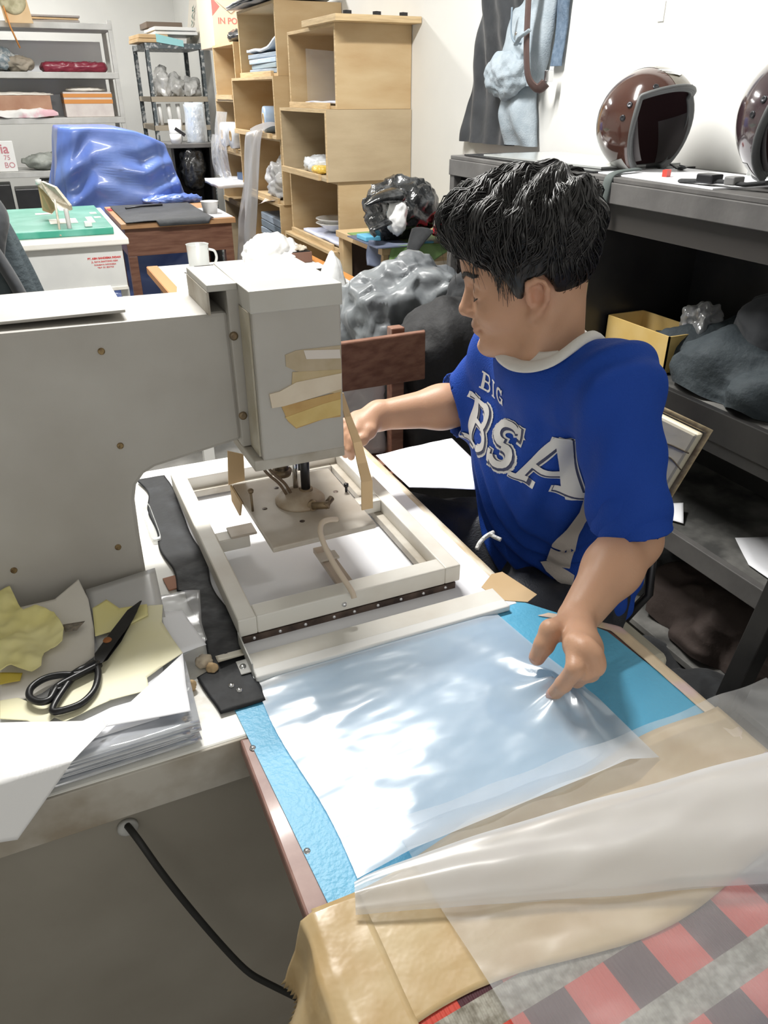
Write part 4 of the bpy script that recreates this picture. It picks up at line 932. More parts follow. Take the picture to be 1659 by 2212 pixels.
tag(MB().hexa([(RX0 + .10, 7.485, 1.785), (RX0 + .32, 7.485, 1.755), (RX0 + .32, 7.52, 1.755), (RX0 + .10, 7.52, 1.785), (RX0 + .10, 7.485, 1.845), (RX0 + .32, 7.485, 1.80), (RX0 + .32, 7.52, 1.80), (RX0 + .10, 7.52, 1.845)]).build('aqua_folder', mat('aqua', (.30, .60, .62), .5)), 'aqua folder drooping over the front of the dark rack top', 'folder')
lb = thing('leaning_board', (1.72, 7.7, 1.78), 'tall cream board with dark green lettering leaning in the corner', 'board')
MB().hexa([(1.66, 7.55, 1.782), (1.70, 7.55, 1.782), (1.70, 8.1, 1.782), (1.66, 8.1, 1.782), (1.735, 7.55, 2.16), (1.775, 7.55, 2.16), (1.775, 8.1, 2.16), (1.735, 8.1, 2.16)]).build('board', mat('cream_board', (.66, .62, .54), .7), lb)
exb = Vector((0, 0, 1)); put_text('lettering', 'SHVAR', .085, mat('dark_green_print', (.02, .10, .08), .6), lb, (1.690, 7.80, 1.95), (.19, 0, .98), (0, 1, 0), .002, lift=.012)
for k, (x, w, h, lab) in enumerate(((1.33, .07, .15, 'cloudy clear bag on the left of the rack shelf'), (1.44, .08, .12, 'crinkled clear bag in the middle of the rack shelf'), (1.57, .08, .10, 'flat shiny clear bag on the right of the rack shelf'))):
    tag(crumple((x, 7.7, 1.39 + h / 2), (w, .15, h), 60 + k, .4, .3, 4, floor=1.391).build('clear_bag', mat('cloudy_polythene', (.42, .42, .40), .15, col2=(.58, .58, .57), scale=20, coat=.5, bump=.4, bscale=30)), lab, 'bag', 'bags on the dark rack')
for k in range(4):
    x = 1.27 + .08 * k
    tag(MB().tube([(x, 7.56, 1.171), (x - .01, 7.56, 1.335)], .018, 10).build('white_pipe', M_white_plastic), ('leftmost', 'second', 'third', 'rightmost')[k] + ' of the short white pipes standing on the lower rack shelf', 'pipe', 'white pipes on the dark rack')

# ------------------------------------------------------------------ plywood crates along the right wall
def crate(x0, y0, y1, z0, z1, lab, m=M_ply, lid=None, notch=True):
    t = thing('plywood_crate', ((x0 + WX) / 2, (y0 + y1) / 2, z0), lab, 'crate', 'plywood crates stacked along the right wall')
    w = .014; x1 = WX - .004
    b = MB(); b.box(x0 + .001, x1, y0, y0 + w, z0, z1); b.box(x0 + .001, x1, y1 - w, y1, z0, z1); b.box(x0 + .001, x1, y0 + w, y1 - w, z1 - w, z1); b.box(x0 + .001, x1, y0 + w, y1 - w, z0, z0 + w)
    b.box(x1 - w, x1, y0 + w, y1 - w, z0 + w, z1 - w); b.build('crate_body', m, t)
    e = MB(); e.box(x0 - .002, x0 + .001, y0, y0 + w, z0, z1); e.box(x0 - .002, x0 + .001, y1 - w, y1, z0, z1); e.box(x0 - .002, x0 + .001, y0 + w, y1 - w, z1 - w, z1)
    e.build('front_edge', M_ply_edge, t)
    MB().box(x0 - .012, x0 + .006, y0 + .10, y1 - .01, z0 - .001, z0 + .026).build('front_strip', M_ply_edge, t, bevel=.001)
    return t
cA1 = crate(1.42, 3.70, 4.38, 1.352, 1.690, 'plywood crate with clear film inside, topmost of the nearest stack')
MB().box(1.385, WX - .004, 3.60, 4.05, 1.6905, 1.716).build('loose_lid', M_ply_edge, cA1, bevel=.001)
for k, (x, y, lab) in enumerate(((1.46, 3.63, 'left'), (1.60, 3.63, 'middle'), (1.73, 3.63, 'right'))):
    tag(MB().obox((x, y + .02, 1.7245), (.014, .012, .008), Euler((0, 0, .3))).build('black_clip', M_dsteel), lab + ' one of three small black clips on the crate lid', 'clip', 'black clips on the crate lid')
crate(1.36, 3.69, 4.39, 1.045, 1.351, 'greyish plywood crate holding white packets, second from top of the nearest stack', M_ply2)
crate(1.42, 3.705, 4.46, .715, 1.044, 'plywood crate holding two white dishes, third from top of the nearest stack')
crate(1.385, 3.74, 4.50, .36, .714, 'plywood crate with a dark opening, fourth from top of the nearest stack', M_ply)
crate(1.40, 3.72, 4.48, .01, .359, 'bottom plywood crate of the nearest stack, behind the white table')
crate(1.42, 4.575, 5.34, 1.50, 1.845, 'plywood crate with pale blue pads, topmost of the middle stack')
crate(1.385, 4.56, 5.46, 1.19, 1.499, 'plywood crate holding a blue roll, second from top of the middle stack')
crate(1.42, 4.60, 5.30, .84, 1.189, 'plywood crate with crumpled white film, third from top of the middle stack')
crate(1.40, 4.62, 5.42, .50, .839, 'plywood crate packed with grey blue pads, fourth from top of the middle stack')
crate(1.40, 4.60, 5.40, .01, .499, 'bottom plywood crate of the middle stack', M_ply2)
crate(1.42, 5.48, 6.05, 1.38, 1.70, 'plywood crate under a black bag, topmost of the farthest stack')
crate(1.42, 5.50, 6.10, 1.06, 1.379, 'plywood crate with white film rolls, second of the farthest stack')
crate(1.42, 5.50, 6.10, .72, 1.059, 'plywood crate with white papers, third of the farthest stack')
crate(1.42, 5.50, 6.10, .01, .719, 'tall bottom plywood crate of the farthest stack', M_ply2)

def pads(n, x0, x1, y0, y1, z, h, mats, lab, grp, seed):
    slabs('pad', n, x0, x1, y0, y1, z, h, None, lab, grp, .006, seed, 0, mats)
M_pad_g = mat('grey_blue_pad', (.27, .34, .42), .45, col2=(.42, .48, .55), scale=6, aniso=(1, 1, 25))
pads(4, 1.44, 1.70, 4.62, 5.22, 1.515, .026, [M_pad_g, mat('slate_pad', (.36, .45, .50), .45), M_blue_pad], 'pale blue plastic pad, @ the pile in the top middle crate', 'pads in the top middle crate', 3)
tag(sheet([(1.43, 4.60), (1.70, 4.62), (1.70, 5.24), (1.43, 5.22)], 1.622, 8, .008, 16, curl=[(0, 0, .5, .06), (1, 0, .5, .05)]).build('pad', mat('ice_blue_pad', (.66, .76, .88), .35), thick=.014), 'bright pale blue pad curling up, over the pile in the top middle crate', 'pad', 'pads in the top middle crate')
pads(5, 1.43, 1.72, 4.68, 5.18, .515, .045, [M_pad_g, mat('slate_pad2', (.22, .27, .32), .45)], 'grey blue folded pad, @ the pile in the fourth middle crate', 'pads in the fourth middle crate', 4)
tag(sheet([(1.44, 3.74), (1.72, 3.74), (1.72, 4.2), (1.44, 4.2)], 1.368, 3, .006, 12).build('pad', M_lilac_pad, thick=.010), 'lilac plastic pad on the floor of the topmost near crate', 'pad')
def standfilm(u, v):
    return Vector((1.46 + .03 * math.sin(u * 5), 3.78 + .36 * u, 1.38 + .20 * v + .03 * u * v))
tag(MB().grid(standfilm, 20, 10).build('film_piece', M_clear_film), 'clear film piece standing upright inside the topmost near crate', 'film')
tag(crumple((1.48, 4.08, 1.092), (.08, .13, .04), 71, .3, .3, 4, floor=1.060, box=.5).build('white_packet', mat('pale_packet', (.72, .76, .80), .3, coat=.3)), 'pale packet pile inside the second near crate', 'packet')
tag(crumple((1.425, 3.96, 1.080), (.04, .06, .018), 73, .3, .3, 4, floor=1.060, box=.5).build('yellow_packet', mat('amber_packet', (.85, .60, .12), .3)), 'small yellow packet in front of the pale packets', 'packet')
pl_ = tag(sheet([(1.43, 3.73), (1.74, 3.73), (1.74, 4.3), (1.43, 4.3)], .735, 5, .006, 12).build('pad', M_lilac_pad, thick=.016), 'lilac plastic pad under the white dishes in the third near crate', 'pad')
for k in range(2):
    zz = .765 + .022 * k
    tag(MB().lathe([(0, 0), (.05, 0), (.055, .006), (.095, .032), (.112, .040), (.110, .043), (.092, .036), (.052, .010), (0, .008)], (1.545, 4.08, zz), 40).build('dish', M_porcelain),
        ('lower' if k == 0 else 'upper') + ' of two white porcelain dishes nested in the third near crate', 'dish', 'white dishes in the crate')
fr = thing('blue_roll', (1.56, 4.78, 1.26), 'pale blue plastic roll with cardboard core in the middle stack crate', 'roll')
MB().lathe([(.035, 0), (.07, 0), (.072, .01), (.072, .26), (.035, .26)], (1.44, 4.99, 1.278), 32, Euler((0, PI / 2, R(-8)))).build('wound_plastic', mat('roll_blue', (.34, .48, .68), .35, col2=(.5, .62, .78), scale=8), fr)
MB().lathe([(.030, -.004), (.036, -.004), (.036, .265), (.030, .265), (.030, -.004)], (1.44, 4.99, 1.278), 24, Euler((0, PI / 2, R(-8)))).build('core', M_cardboard, fr)
def hangf(u, v):
    # film pulled out of the crate, over its edge and down to the floor side
    if v < .25:
        k = v / .25; return Vector((1.50 - .15 * k + .0 * u, 4.72 + .28 * u, 1.225 + .02 * math.sin(PI * k) + .03 * k * (1 - k) + .03 * math.sin(u * PI) * (1 - k)))
    k = (v - .25) / .75; w = .26 - .08 * math.sin(PI * min(1, k * 1.6)) + .03 * k
    return Vector((1.345 - .11 * k ** .5 + .025 * math.sin(u * 9 + k * 3) + .012 * math.sin(u * 21), 4.74 + .02 * k + w * u, 1.225 - .80 * k))
tag(MB().grid(hangf, 24, 50).build('hanging_film', film_mat('grey_hanging_film', (.55, .55, .57), .30, .25, .3, 8, .12)), 'grey translucent film hanging from the middle stack down to the floor side', 'film')
tag(crumple((1.50, 4.82, .95), (.09, .15, .13), 81, .5, .5, 5, floor=.856).build('crumpled_film', mat('white_crumpled_film', (.68, .68, .68), .25, bump=.3)), 'crumpled white film bursting from the third middle crate', 'film')
tag(sheet([(1.33, 4.86, .80), (1.46, 4.66, .862), (1.66, 4.70, .862), (1.56, 5.15, .862)], .862, 3, .012, 16).build('white_sheet', mat('satin_sheet', (.66, .62, .62), .3)), 'white sheet drooping out of the third middle crate', 'sheet')
slabs('black_folder', 3, 1.46, 1.70, 4.66, 5.0, .876, .014, M_cloth_char, 'black folder, @ the stack inside the third middle crate', 'black folders in the crate', seed=9)
tag(crumple((1.55, 5.68, 1.735), (.11, .16, .045), 85, .3, .3, 4, floor=1.701).build('black_bag', M_blackbag), 'black plastic bag lying on the farthest crate stack', 'bag')
ct = thing('printed_carton', (1.62, 6.25, 1.70), 'cream carton with red diamond print behind the crates', 'carton')
CX0, CX1, CYf = 1.452, 1.79, 6.12
MB().box(CX0, CX1, CYf, 6.55, 1.695, 2.15).build('carton_body', mat('cream_carton', (.78, .62, .46), .7), ct, bevel=.004)
def flatpoly(name, pts, y, m, par):
    n = len(pts); v = [Vector((x, y, z)) for x, z in pts] + [Vector((x, y + .0015, z)) for x, z in pts]
    return MB().add(v, [tuple(range(n)), tuple(reversed(range(n, 2 * n)))] + [(i, (i + 1) % n, (i + 1) % n + n, i + n) for i in range(n)]).build(name, m, par)
M_red_fade = mat('pale_red_print', (.68, .18, .16), .7)
flatpoly('diamond_print', [(1.455, 1.88), (1.51, 1.935), (1.455, 1.99)], CYf - .001, M_red_fade, ct)
b = MB()
for (xa, za, xb, zb_) in ((1.455, 1.99, 1.585, 1.895), (1.585, 1.895, 1.715, 1.99)):
    b.tube([(xa, CYf - .001, za), (xb, CYf - .001, zb_)], .0022, 4)
b.build('line_print', mat('grey_line', (.45, .36, .28), .7), ct)
put_text('print', 'IN POTIH P', .052, M_red_fade, ct, (1.62, CYf - .001, 1.835), (1, 0, 0), (0, 0, 1), .001)
put_text('print', 'UN', .07, M_red_fade, ct, (1.56, CYf - .001, 2.01), (1, 0, 0), (0, 0, 1), .002)
# dark plastic sheets on the middle stack
for k in range(3):
    tag(sheet([(1.36 - .02 * k, 4.56 + .02 * k), (1.77, 4.545 + .01 * k), (1.77, 5.36), (1.37, 5.40)], 1.848 + .007 * k, 90 + k, .006, 14, curl=[(1, 0, .4, .02)]).build('polythene_sheet', (mat('grey_poly_sheet', (.30, .31, .33), .3), M_greybag, mat('pale_poly_sheet', (.50, .51, .53), .3))[k], thick=.004),
        ('lowest', 'middle', 'topmost')[k] + ' grey polythene sheet on top of the middle crate stack', 'sheet', 'polythene sheets on the middle stack')
# black side table with wrapped roll, cup, dark things
bt = thing('dark_side_table', (1.22, 6.35, 0), 'dark side table between tarpaulin and crates', 'table')
MB().box(1.06, 1.40, 6.18, 6.6, 1.065, 1.095).build('table_top', M_greywood, bt, bevel=.003)
MB().box(1.08, 1.10, 6.20, 6.58, 0, 1.065).build('side_panel', M_blackwood, bt); MB().box(1.36, 1.38, 6.20, 6.58, 0, 1.065).build('side_panel', M_blackwood, bt); MB().box(1.10, 1.36, 6.55, 6.57, 0, 1.065).build('back_panel', M_blackwood, bt)
tag(crumple((1.24, 6.27, .93), (.10, .07, .17), 95, .25, .25, 4).build('black_sack', M_blackbag), 'black plastic sack under the dark side table top', 'sack')
rw = thing('wrapped_roll', (1.30, 6.28, 1.096), 'tall pale blue roll in clear wrap standing on the dark side table', 'roll')
MB().lathe([(0, 0), (.066, 0), (.068, .01), (.066, .26), (.03, .262), (0, .262)], (1.30, 6.30, 1.096), 32).build('wound_plastic', mat('pale_roll', (.52, .60, .68), .2, coat=.6), rw)
MB().lathe([(.074, 0), (.078, .08), (.071, .19), (.076, .25)], (1.30, 6.30, 1.096), 32).build('clear_wrap', M_clearbag, rw)
tag(MB().lathe([(0, 0), (.045, 0), (.048, .15), (0, .15)], (1.17, 6.42, 1.096), 24).build('white_roll', M_white_plastic), 'white roll on the dark side table left of the blue one', 'roll')
tag(MB().lathe([(0, 0), (.036, 0), (.042, .06), (.039, .06), (.033, .004), (0, .004)], (1.13, 6.22, 1.096), 28).build('white_cup', M_white_plastic), 'small white cup at the left corner of the dark side table', 'cup')
tag(MB().obox((1.165, 6.225, 1.17), (.04, .006, .011), Euler((0, R(35), 0))).build('black_cutter', M_dsteel), 'black cutter knife leaning on the white roll above the cup', 'cutter')
def hb_(x0, y0, w, z1, z0, seed):
    def f(u, v):
        return Vector((x0 - .03 * math.sin(PI * v) + .02 * math.sin(u * 11 + seed) * v, y0 + w * (1 - .25 * v) * (u - .5) + .01 * math.sin(v * 9), z1 + (z0 - z1) * v))
    return MB().grid(f, 24, 24)
tag(hb_(1.34, 5.62, .30, 1.31, .87, 1).build('hanging_bag', M_clearbag), 'clear plastic bag hanging before the farthest crates', 'bag')
tag(hb_(1.36, 5.92, .26, 1.16, .90, 3).build('hanging_bag', M_clearbag), 'second clear bag hanging behind the first one', 'bag')
for k, (y, z, lab) in enumerate(((5.62, 1.20, 'white film roll lying on its side, nearer one in the far crate'), (5.86, 1.20, 'white film roll lying on its side, farther one in the far crate'))):
    t_ = thing('white_film_roll', (1.45, y, z), lab, 'roll')
    MB().lathe([(.03, 0), (.075, 0), (.077, .01), (.077, .22), (.03, .22)], (1.385, y, 1.165), 32, Euler((0, PI / 2, 0))).build('wound_film', mat('white_film', (.78, .82, .88), .25), t_)
    MB().lathe([(.026, -.003), (.032, -.003), (.032, .223), (.026, .223), (.026, -.003)], (1.385, y, 1.165), 24, Euler((0, PI / 2, 0))).build('core', M_cardboard, t_)
tag(sheet([(1.24, 5.48), (1.66, 5.46), (1.66, 5.95), (1.24, 5.9)], .862, 3, .006, 10).build('paper_ream', M_paper, thick=.03), 'white paper stack jutting from the third far crate', 'paper')
tag(MB().box(1.44, 1.60, 5.56, 5.75, .885, .93).build('blue_box', mat('navy_card', (.10, .16, .28), .5), bevel=.003), 'small blue box on the papers in the far crate', 'box')

# ------------------------------------------------------------------ tarpaulin-covered machine
def tarp(u, v):
    a = 2 * PI * u
    z = 1.225 + (.02 - 1.225) * max(0, v - .18) / .82
    k = min(1, v / .18)
    hx, hy = (.30 + .035 * k, .28 + .04 * k)
    ca, sa = math.cos(a), math.sin(a); ex = .28
    x = hx * math.copysign(abs(ca) ** ex, ca); y = hy * math.copysign(abs(sa) ** ex, sa)
    if v < .18: x *= k; y *= k
    d = max(0, (v - .18) / .82)
    cx = .645; x2 = cx + x * (1 + .62 * min(d, .55)); y2 = 6.02 + y * (1 + .30 * d)
    tz = -.11 * max(0, (x / .33)) ** 1.5 * (1 - min(1, d * 2))
    fold_ = (.006 + .05 * min(d * 1.6, 1)) * (math.sin(a * 9 + 2.2 * math.sin(d * 5)) * .5 + nz((ca * 2, sa * 2, d * 2), 1.6, 3))
    x2 += ca * fold_; y2 += sa * fold_
    # diagonal drags on the front face
    if sa < -.2: y2 -= (.016 * math.sin((x2 * 1.1 - z * 1.4) * 24) + .022 * ridge((x2 * 1.5 - z * 1.6, z * .7 + x2 * .5, 0), 4.2, 6)) * min(1, d * 5) * (1 - .3 * d)
    x2 += ca * .018 * ridge((y2 * 3, z * .6, 1), 3.5, 2) * min(1, d * 4)
    return Vector((x2, y2, z + tz + .008 * nz((x2, y2, 0), 5, 2)))
tag(MB().grid(tarp, 220, 90, wrap=True).build('blue_tarpaulin', M_tarp), 'glossy blue tarpaulin draped over a machine behind the brown desk', 'tarpaulin')
# ------------------------------------------------------------------ brown desk
d_ = thing('brown_desk', (.82, 5.1, 0), 'reddish brown wooden desk before the blue tarpaulin', 'desk')
MB().box(.50, 1.165, 4.78, 5.60, .735, .765).build('desk_top', mat('desk_top_wood', (.50, .27, .13), .4, col2=(.58, .34, .18), scale=8, aniso=(1, 8, 1)), d_, bevel=.003)
MB().box(.52, 1.145, 4.81, 4.83, .58, .735).build('apron', M_wood_red, d_, bevel=.002)
MB().box(.52, .54, 4.83, 5.58, .58, .735).build('apron', M_wood_red, d_, bevel=.002); MB().box(1.125, 1.145, 4.83, 5.58, .58, .735).build('apron', M_wood_red, d_, bevel=.002)
for (x, y) in ((.52, 4.81), (1.095, 4.81), (.52, 5.53), (1.095, 5.53)): MB().box(x, x + .05, y, y + .05, 0, .58).build('leg', M_wood_red, d_, bevel=.003)
def cl(u, v):
    x = .53 + .50 * u; y = 4.76 + .78 * v
    z = .770 + .004 * (1 + nz((x, y, 0), 6, 2)); 
    if v < .04: z -= .03 * (1 - v / .04) * (1 if .35 < u < .95 else 0)
    return Vector((x, y, z))
tag(MB().grid(cl, 30, 40).build('black_cloth', M_cloth_char, thick=.004), 'black cloth spread over the brown desk top', 'cloth')
tag(MB().obox((.515, 5.42, .768), (.012, .05, .001), None).build('red_scrap', M_red_print), 'small red scrap at the far left corner of the brown desk', 'scrap')
tag(MB().box(1.035, 1.155, 4.80, 5.25, .766, .769).build('white_sheet', M_paper), 'white sheet under the cup on the brown desk', 'paper')
tag(MB().lathe([(0, 0), (.042, 0), (.052, .065), (.056, .068), (.050, .066), (.040, .004), (0, .004)], (1.065, 5.0, .770), 32).build('white_tub', M_white_plastic), 'white plastic tub standing on the right end of the brown desk', 'tub')
tag(MB().tube([(.60, 5.30, .785), (.70, 5.36, .785), (.84, 5.38, .785)], .006, 6).build('black_rod', M_dsteel), 'thin black rod lying on the black cloth before the tarpaulin', 'rod')
tag(crumple((.95, 5.60, .79), (.20, .05, .03), 33, .5, .5, 4, floor=.766).build('tarpaulin_tail', M_tarp), 'bunched tail of blue tarpaulin lying on the brown desk', 'tarpaulin')
# ------------------------------------------------------------------ green press table
g = thing('press_table', (.17, 4.1, 0), 'white painted steel table with a green board and red lettering', 'table')
M_wht_paint = mat('white_painted_steel', (.70, .71, .69), .45, col2=(.62, .63, .62), scale=6)
MB().box(-.30, .406, 3.65, 4.75, .835, .862).build('table_top', mat('bright_white_steel', (.82, .81, .76), .35, col2=(.72, .68, .58), scale=9, lo=.5, hi=.7), g, bevel=.005)
MB().box(-.02, .375, 3.675, 3.69, .645, .835).build('front_panel', M_wht_paint, g, bevel=.002); MB().box(.36, .375, 3.69, 4.70, .645, .835).build('side_panel', M_wht_paint, g, bevel=.002)
MB().box(-.02, .0, 3.69, 4.70, .645, .835).build('side_panel', M_wht_paint, g, bevel=.002); MB().box(-.02, .375, 3.665, 3.69, .640, .656).build('panel_lip', mat('bright_white_steel', (.8, .8, .8), .4), g, bevel=.002)
for (x, y, w) in ((.345, 3.69, .035), (.345, 4.66, .035), (.0, 3.69, .035), (.0, 4.66, .035), (.26, 4.2, .03), (.12, 4.1, .04)): MB().box(x, x + w, y, y + .035, 0, .645).build('leg', M_wht_paint, g, bevel=.003)
MB().box(-.30, .362, 3.78, 4.60, .8625, .893).build('green_board', M_green_board, g, bevel=.004)
put_text('lettering', 'PT. ABN SANDISMA INDAH', .0115, M_red_print, g, (.293, 3.674, .778), (1, 0, 0), (0, 0, 1), .0006, 1.0)
put_text('lettering', 'JL. RAYA SANTONO ASIH', .0098, M_red_print, g, (.293, 3.674, .764), (1, 0, 0), (0, 0, 1), .0003)
put_text('lettering', 'SURABAYA INDONESIA', .0088, M_red_print, g, (.293, 3.674, .751), (1, 0, 0), (0, 0, 1), .0002)
put_text('lettering', 'TELP. 031 8537725', .0088, M_red_print, g, (.293, 3.674, .739), (1, 0, 0), (0, 0, 1), .0002)
for k, (x, y, w, l, lab) in enumerate(((.10, 4.35, .04, .03, 'pale tape label at the back left of the green board'), (.17, 4.05, .06, .08, 'larger cream label in the middle of the green board'), (.29, 4.05, .015, .10, 'narrow white strip on the green board'), (.325, 4.28, .015, .03, 'tiny white label at the far right of the green board'), (.33, 4.12, .015, .025, 'tiny white label near the right edge of the green board'))):
    tag(MB().box(x - w, x + w, y - l, y + l, .8935, .8945).build('paper_label', M_paper_w), lab, 'label')
hf = thing('hinge_arm', (.17, 4.3, .893), 'dirty cream metal hinge arm standing on the green board', 'bracket')
pr = [PY(80, 400, 4.2), PY(88, 392, 4.2), PY(118, 405, 4.0), PY(150, 445, 3.85), PY(152, 455, 3.85), PY(128, 455, 3.85), PY(110, 430, 4.0), PY(92, 410, 4.15)]
b = MB(); n = len(pr); b.add(pr + [p + Vector((.012, .03, 0)) for p in pr], [tuple(range(n)), tuple(reversed(range(n, 2 * n)))] + [(i, (i + 1) % n, (i + 1) % n + n, i + n) for i in range(n)])
M_grub = mat('grubby_cream_metal', (.46, .40, .30), .5, col2=(.62, .58, .48), scale=40)
b.build('arm', M_grub, hf)
q = [PY(82, 402, 4.2), PY(100, 402, 4.2), PY(122, 450, 4.1), PY(112, 462, 4.1), PY(92, 455, 4.2)]; n = 5
MB().add(q + [p + Vector((0, .02, 0)) for p in q], [tuple(range(n)), tuple(reversed(range(n, 2 * n)))] + [(i, (i + 1) % n, (i + 1) % n + n, i + n) for i in range(n)]).build('side_plate', M_cardboard, hf)
MB().tube([PY(142, 452, 3.85), PY(154, 511, 3.80)], .010, 8).build('leg', M_greymetal, hf); MB().tube([PY(118, 432, 3.9), PY(131, 510, 3.78)], .005, 8).build('leg', M_grub, hf)
MB().lathe([(0, 0), (.014, 0), (.014, .02), (0, .02)], PY(84, 398, 4.2), 14).build('knob', M_white_plastic, hf)
tag(MB().obox((.262, 3.83, .905), (.016, .016, .011)).build('plastic_block', M_white_plastic, bevel=.003), 'small white plastic block near the front edge of the green board', 'block')
# dark jacket on a chair at the left edge
jc = thing('coat', (-.10, 2.5, 0), 'dark jacket hanging beyond the press arm at the left edge', 'jacket')
def coat(u, v):
    a = PI * (.0 + 1.0 * u); d = v
    r = .10 + .14 * d ** .8; z = 1.19 - .60 * d
    f = .012 * math.sin(a * 12 + d * 3) * (.3 + d)
    return Vector((-.15 + (r + f) * math.cos(a) * .9, 2.50 - (.10 + f) * math.sin(a) * (.5 + d), z - .06 * (1 - math.sin(a)) * (1 - d)))
MB().grid(coat, 60, 40).build('coat_body', mat('slate_cloth2', (.045, .06, .07), .8, col2=(.065, .085, .095), scale=8, bump=.3, bscale=90), jc, thick=.012)
MB().tube(smooth_path([(-.09, 2.46, 1.19), (-.05, 2.44, 1.13), (-.075, 2.42, 1.08), (-.10, 2.42, 1.0)]), [.03] * 25, 14, flat=.7).build('hood', M_cloth_char, jc)
MB().tube(smooth_path([(-.10, 2.40, 1.07), (-.06, 2.39, .97), (-.03, 2.38, .86), (.0, 2.37, .72)]), .028, 14, flat=.6).build('sleeve', M_cloth_char, jc)
ch = thing('wooden_stand', (-.18, 2.55, 0), 'dark wooden stand hidden under the dark jacket', 'stand')
MB().box(-.17, -.13, 2.56, 2.60, 0, 1.10).build('post', M_blackwood, ch); MB().box(-.25, -.05, 2.48, 2.68, 0, .03).build('foot', M_blackwood, ch)
# ------------------------------------------------------------------ white table with mug
w = thing('white_table', (.85, 3.2, 0), 'white topped table with orange side edges behind the press head', 'table')
MB().box(.46, 1.20, 2.93, 3.56, .722, .749).build('table_top', mat('table_white', (.82, .81, .78), .4), w, bevel=.002)
MB().box(.455, .500, 2.925, 3.565, .7492, .7515).build('edge_tape', M_orange, w); MB().box(1.165, 1.205, 2.925, 3.565, .7492, .7515).build('edge_tape', M_orange, w); MB().box(.452, .4595, 2.93, 3.56, .722, .750).build('edge_tape', M_orange, w)
MB().box(.49, 1.17, 2.97, 2.99, .60, .722).build('apron', mat('plum_board', (.10, .07, .07), .6), w); MB().box(.49, .51, 2.99, 3.5, .60, .722).build('apron', mat('plum_board', (.10, .07, .07), .6), w)
for (x, y) in ((.50, 2.97), (1.12, 2.97), (.50, 3.48), (1.12, 3.48)): MB().box(x, x + .045, y, y + .045, 0, .722).build('leg', M_white_plastic, w, bevel=.003)
tag(crumple((.47, 2.915, .715), (.045, .03, .03), 12, .4, .4, 4).build('white_rag', M_whitebag), 'white rag hanging at the near left corner of the white table', 'rag')
tag(sheet([(.46, 2.90), (.80, 2.88), (.80, 3.10), (.50, 3.10)], .7525, 22, .004, 12).build('white_cloth', M_paper, thick=.003), 'white cloth at the front edge of the white table', 'cloth')
mg = thing('mug', (.655, 3.41, .751), 'frosted clear mug with handle on the white table', 'mug')
M_frost = film_mat('frosted_plastic', (.78, .80, .78), .38, .2, .1, 12, .15)
MB().lathe([(0, 0), (.040, 0), (.043, .004), (.046, .10), (.049, .104), (.047, .104), (.042, .10), (.039, .006), (0, .005)], (.655, 3.41, .752), 36).build('cup', M_frost, mg)
MB().tube(smooth_path([(.698, 3.392, .835), (.722, 3.382, .830), (.728, 3.380, .800), (.716, 3.385, .770), (.694, 3.394, .762)], 6, 2), .0055, 8).build('handle', M_frost, mg)
spn = thing('spoon', (.60, 3.28, .752), 'small grey spoon lying beside the mug', 'spoon')
MB().lathe([(0, 0), (.014, .003), (.018, .007), (.0165, .007), (0, .002)], (.615, 3.235, .752), 20, sx=1.3, sy=.8).build('bowl', M_steel, spn); MB().tube([(.60, 3.25, .758), (.572, 3.31, .762)], .003, 8).build('handle', M_steel, spn)
tag(crumple((.985, 3.44, .79), (.135, .10, .075), 44, .35, .14, 5, floor=.7505).build('white_bag', M_whitebag), 'white crumpled plastic bag on the far side of the white table', 'bag')
bb = thing('brown_box', (1.11, 3.42, .751), 'small brown open box full of scraps on the white table', 'box')
MB().box(1.06, 1.155, 3.37, 3.47, .7505, .795).build('box_body', M_brownbox, bb, bevel=.002); 
MB().box(1.066, 1.149, 3.376, 3.464, .7955, .798).build('opening_shade', M_blackwood, bb)  # black slab on the solid box, stands in for its shaded inside
tag(crumple((1.105, 3.42, .806), (.04, .04, .012), 5, .5, .5, 4, floor=.7985).build('scraps', mat('scraps', (.35, .28, .2), .7, col2=(.7, .65, .55), scale=60)), 'mixed scraps heaped on the small brown box', 'scraps')
tag(MB().box(1.10, 1.165, 3.18, 3.32, .7515, .757).build('napkin_pack', M_paper, bevel=.001), 'folded white napkins right of the brown box', 'napkins')
tag(MB().box(1.09, 1.155, 3.10, 3.17, .7515, .762).build('phone', M_dsteel, bevel=.003), 'dark phone at the right edge of the white table', 'phone')
# ------------------------------------------------------------------ low stool with cloths, bag and cap
st = thing('low_stool', (1.50, 3.15, 0), 'light wooden stool against the wall under the green cloth', 'stool')
MB().box(1.29, 1.75, 2.90, 3.42, .845, .872).build('stool_top', M_ply, st, bevel=.002)
for (x, y) in ((1.30, 2.91), (1.70, 2.91), (1.30, 3.36), (1.70, 3.36)): MB().box(x, x + .045, y, y + .045, 0, .845).build('leg', M_ply, st, bevel=.002)
MB().box(1.345, 1.70, 2.92, 2.935, .80, .845).build('apron', M_ply_edge, st); MB().box(1.345, 1.70, 3.38, 3.395, .2, .845).build('back_board', mat('dark_brown_panel', (.05, .03, .025), .6), st)
def drape(c, seed, wv=.004):
    c = [Vector(p) for p in c]
    def f(u, v):
        p = (c[0] * (1 - u) + c[1] * u) * (1 - v) + (c[3] * (1 - u) + c[2] * u) * v
        return p + Vector((0, -.01, wv)) * math.sin(u * 7 + v * 5 + seed)
    return MB().grid(f, 16, 12)
gc = thing('green_cloth', (1.42, 2.9, .87), 'green cloth hanging over the front of the wooden stool', 'cloth')
drape([(1.30, 2.885, .74), (1.40, 2.88, .755), (1.66, 2.89, .880), (1.33, 2.89, .880)], 1).build('front_fall', M_green_cloth, gc, thick=.003)
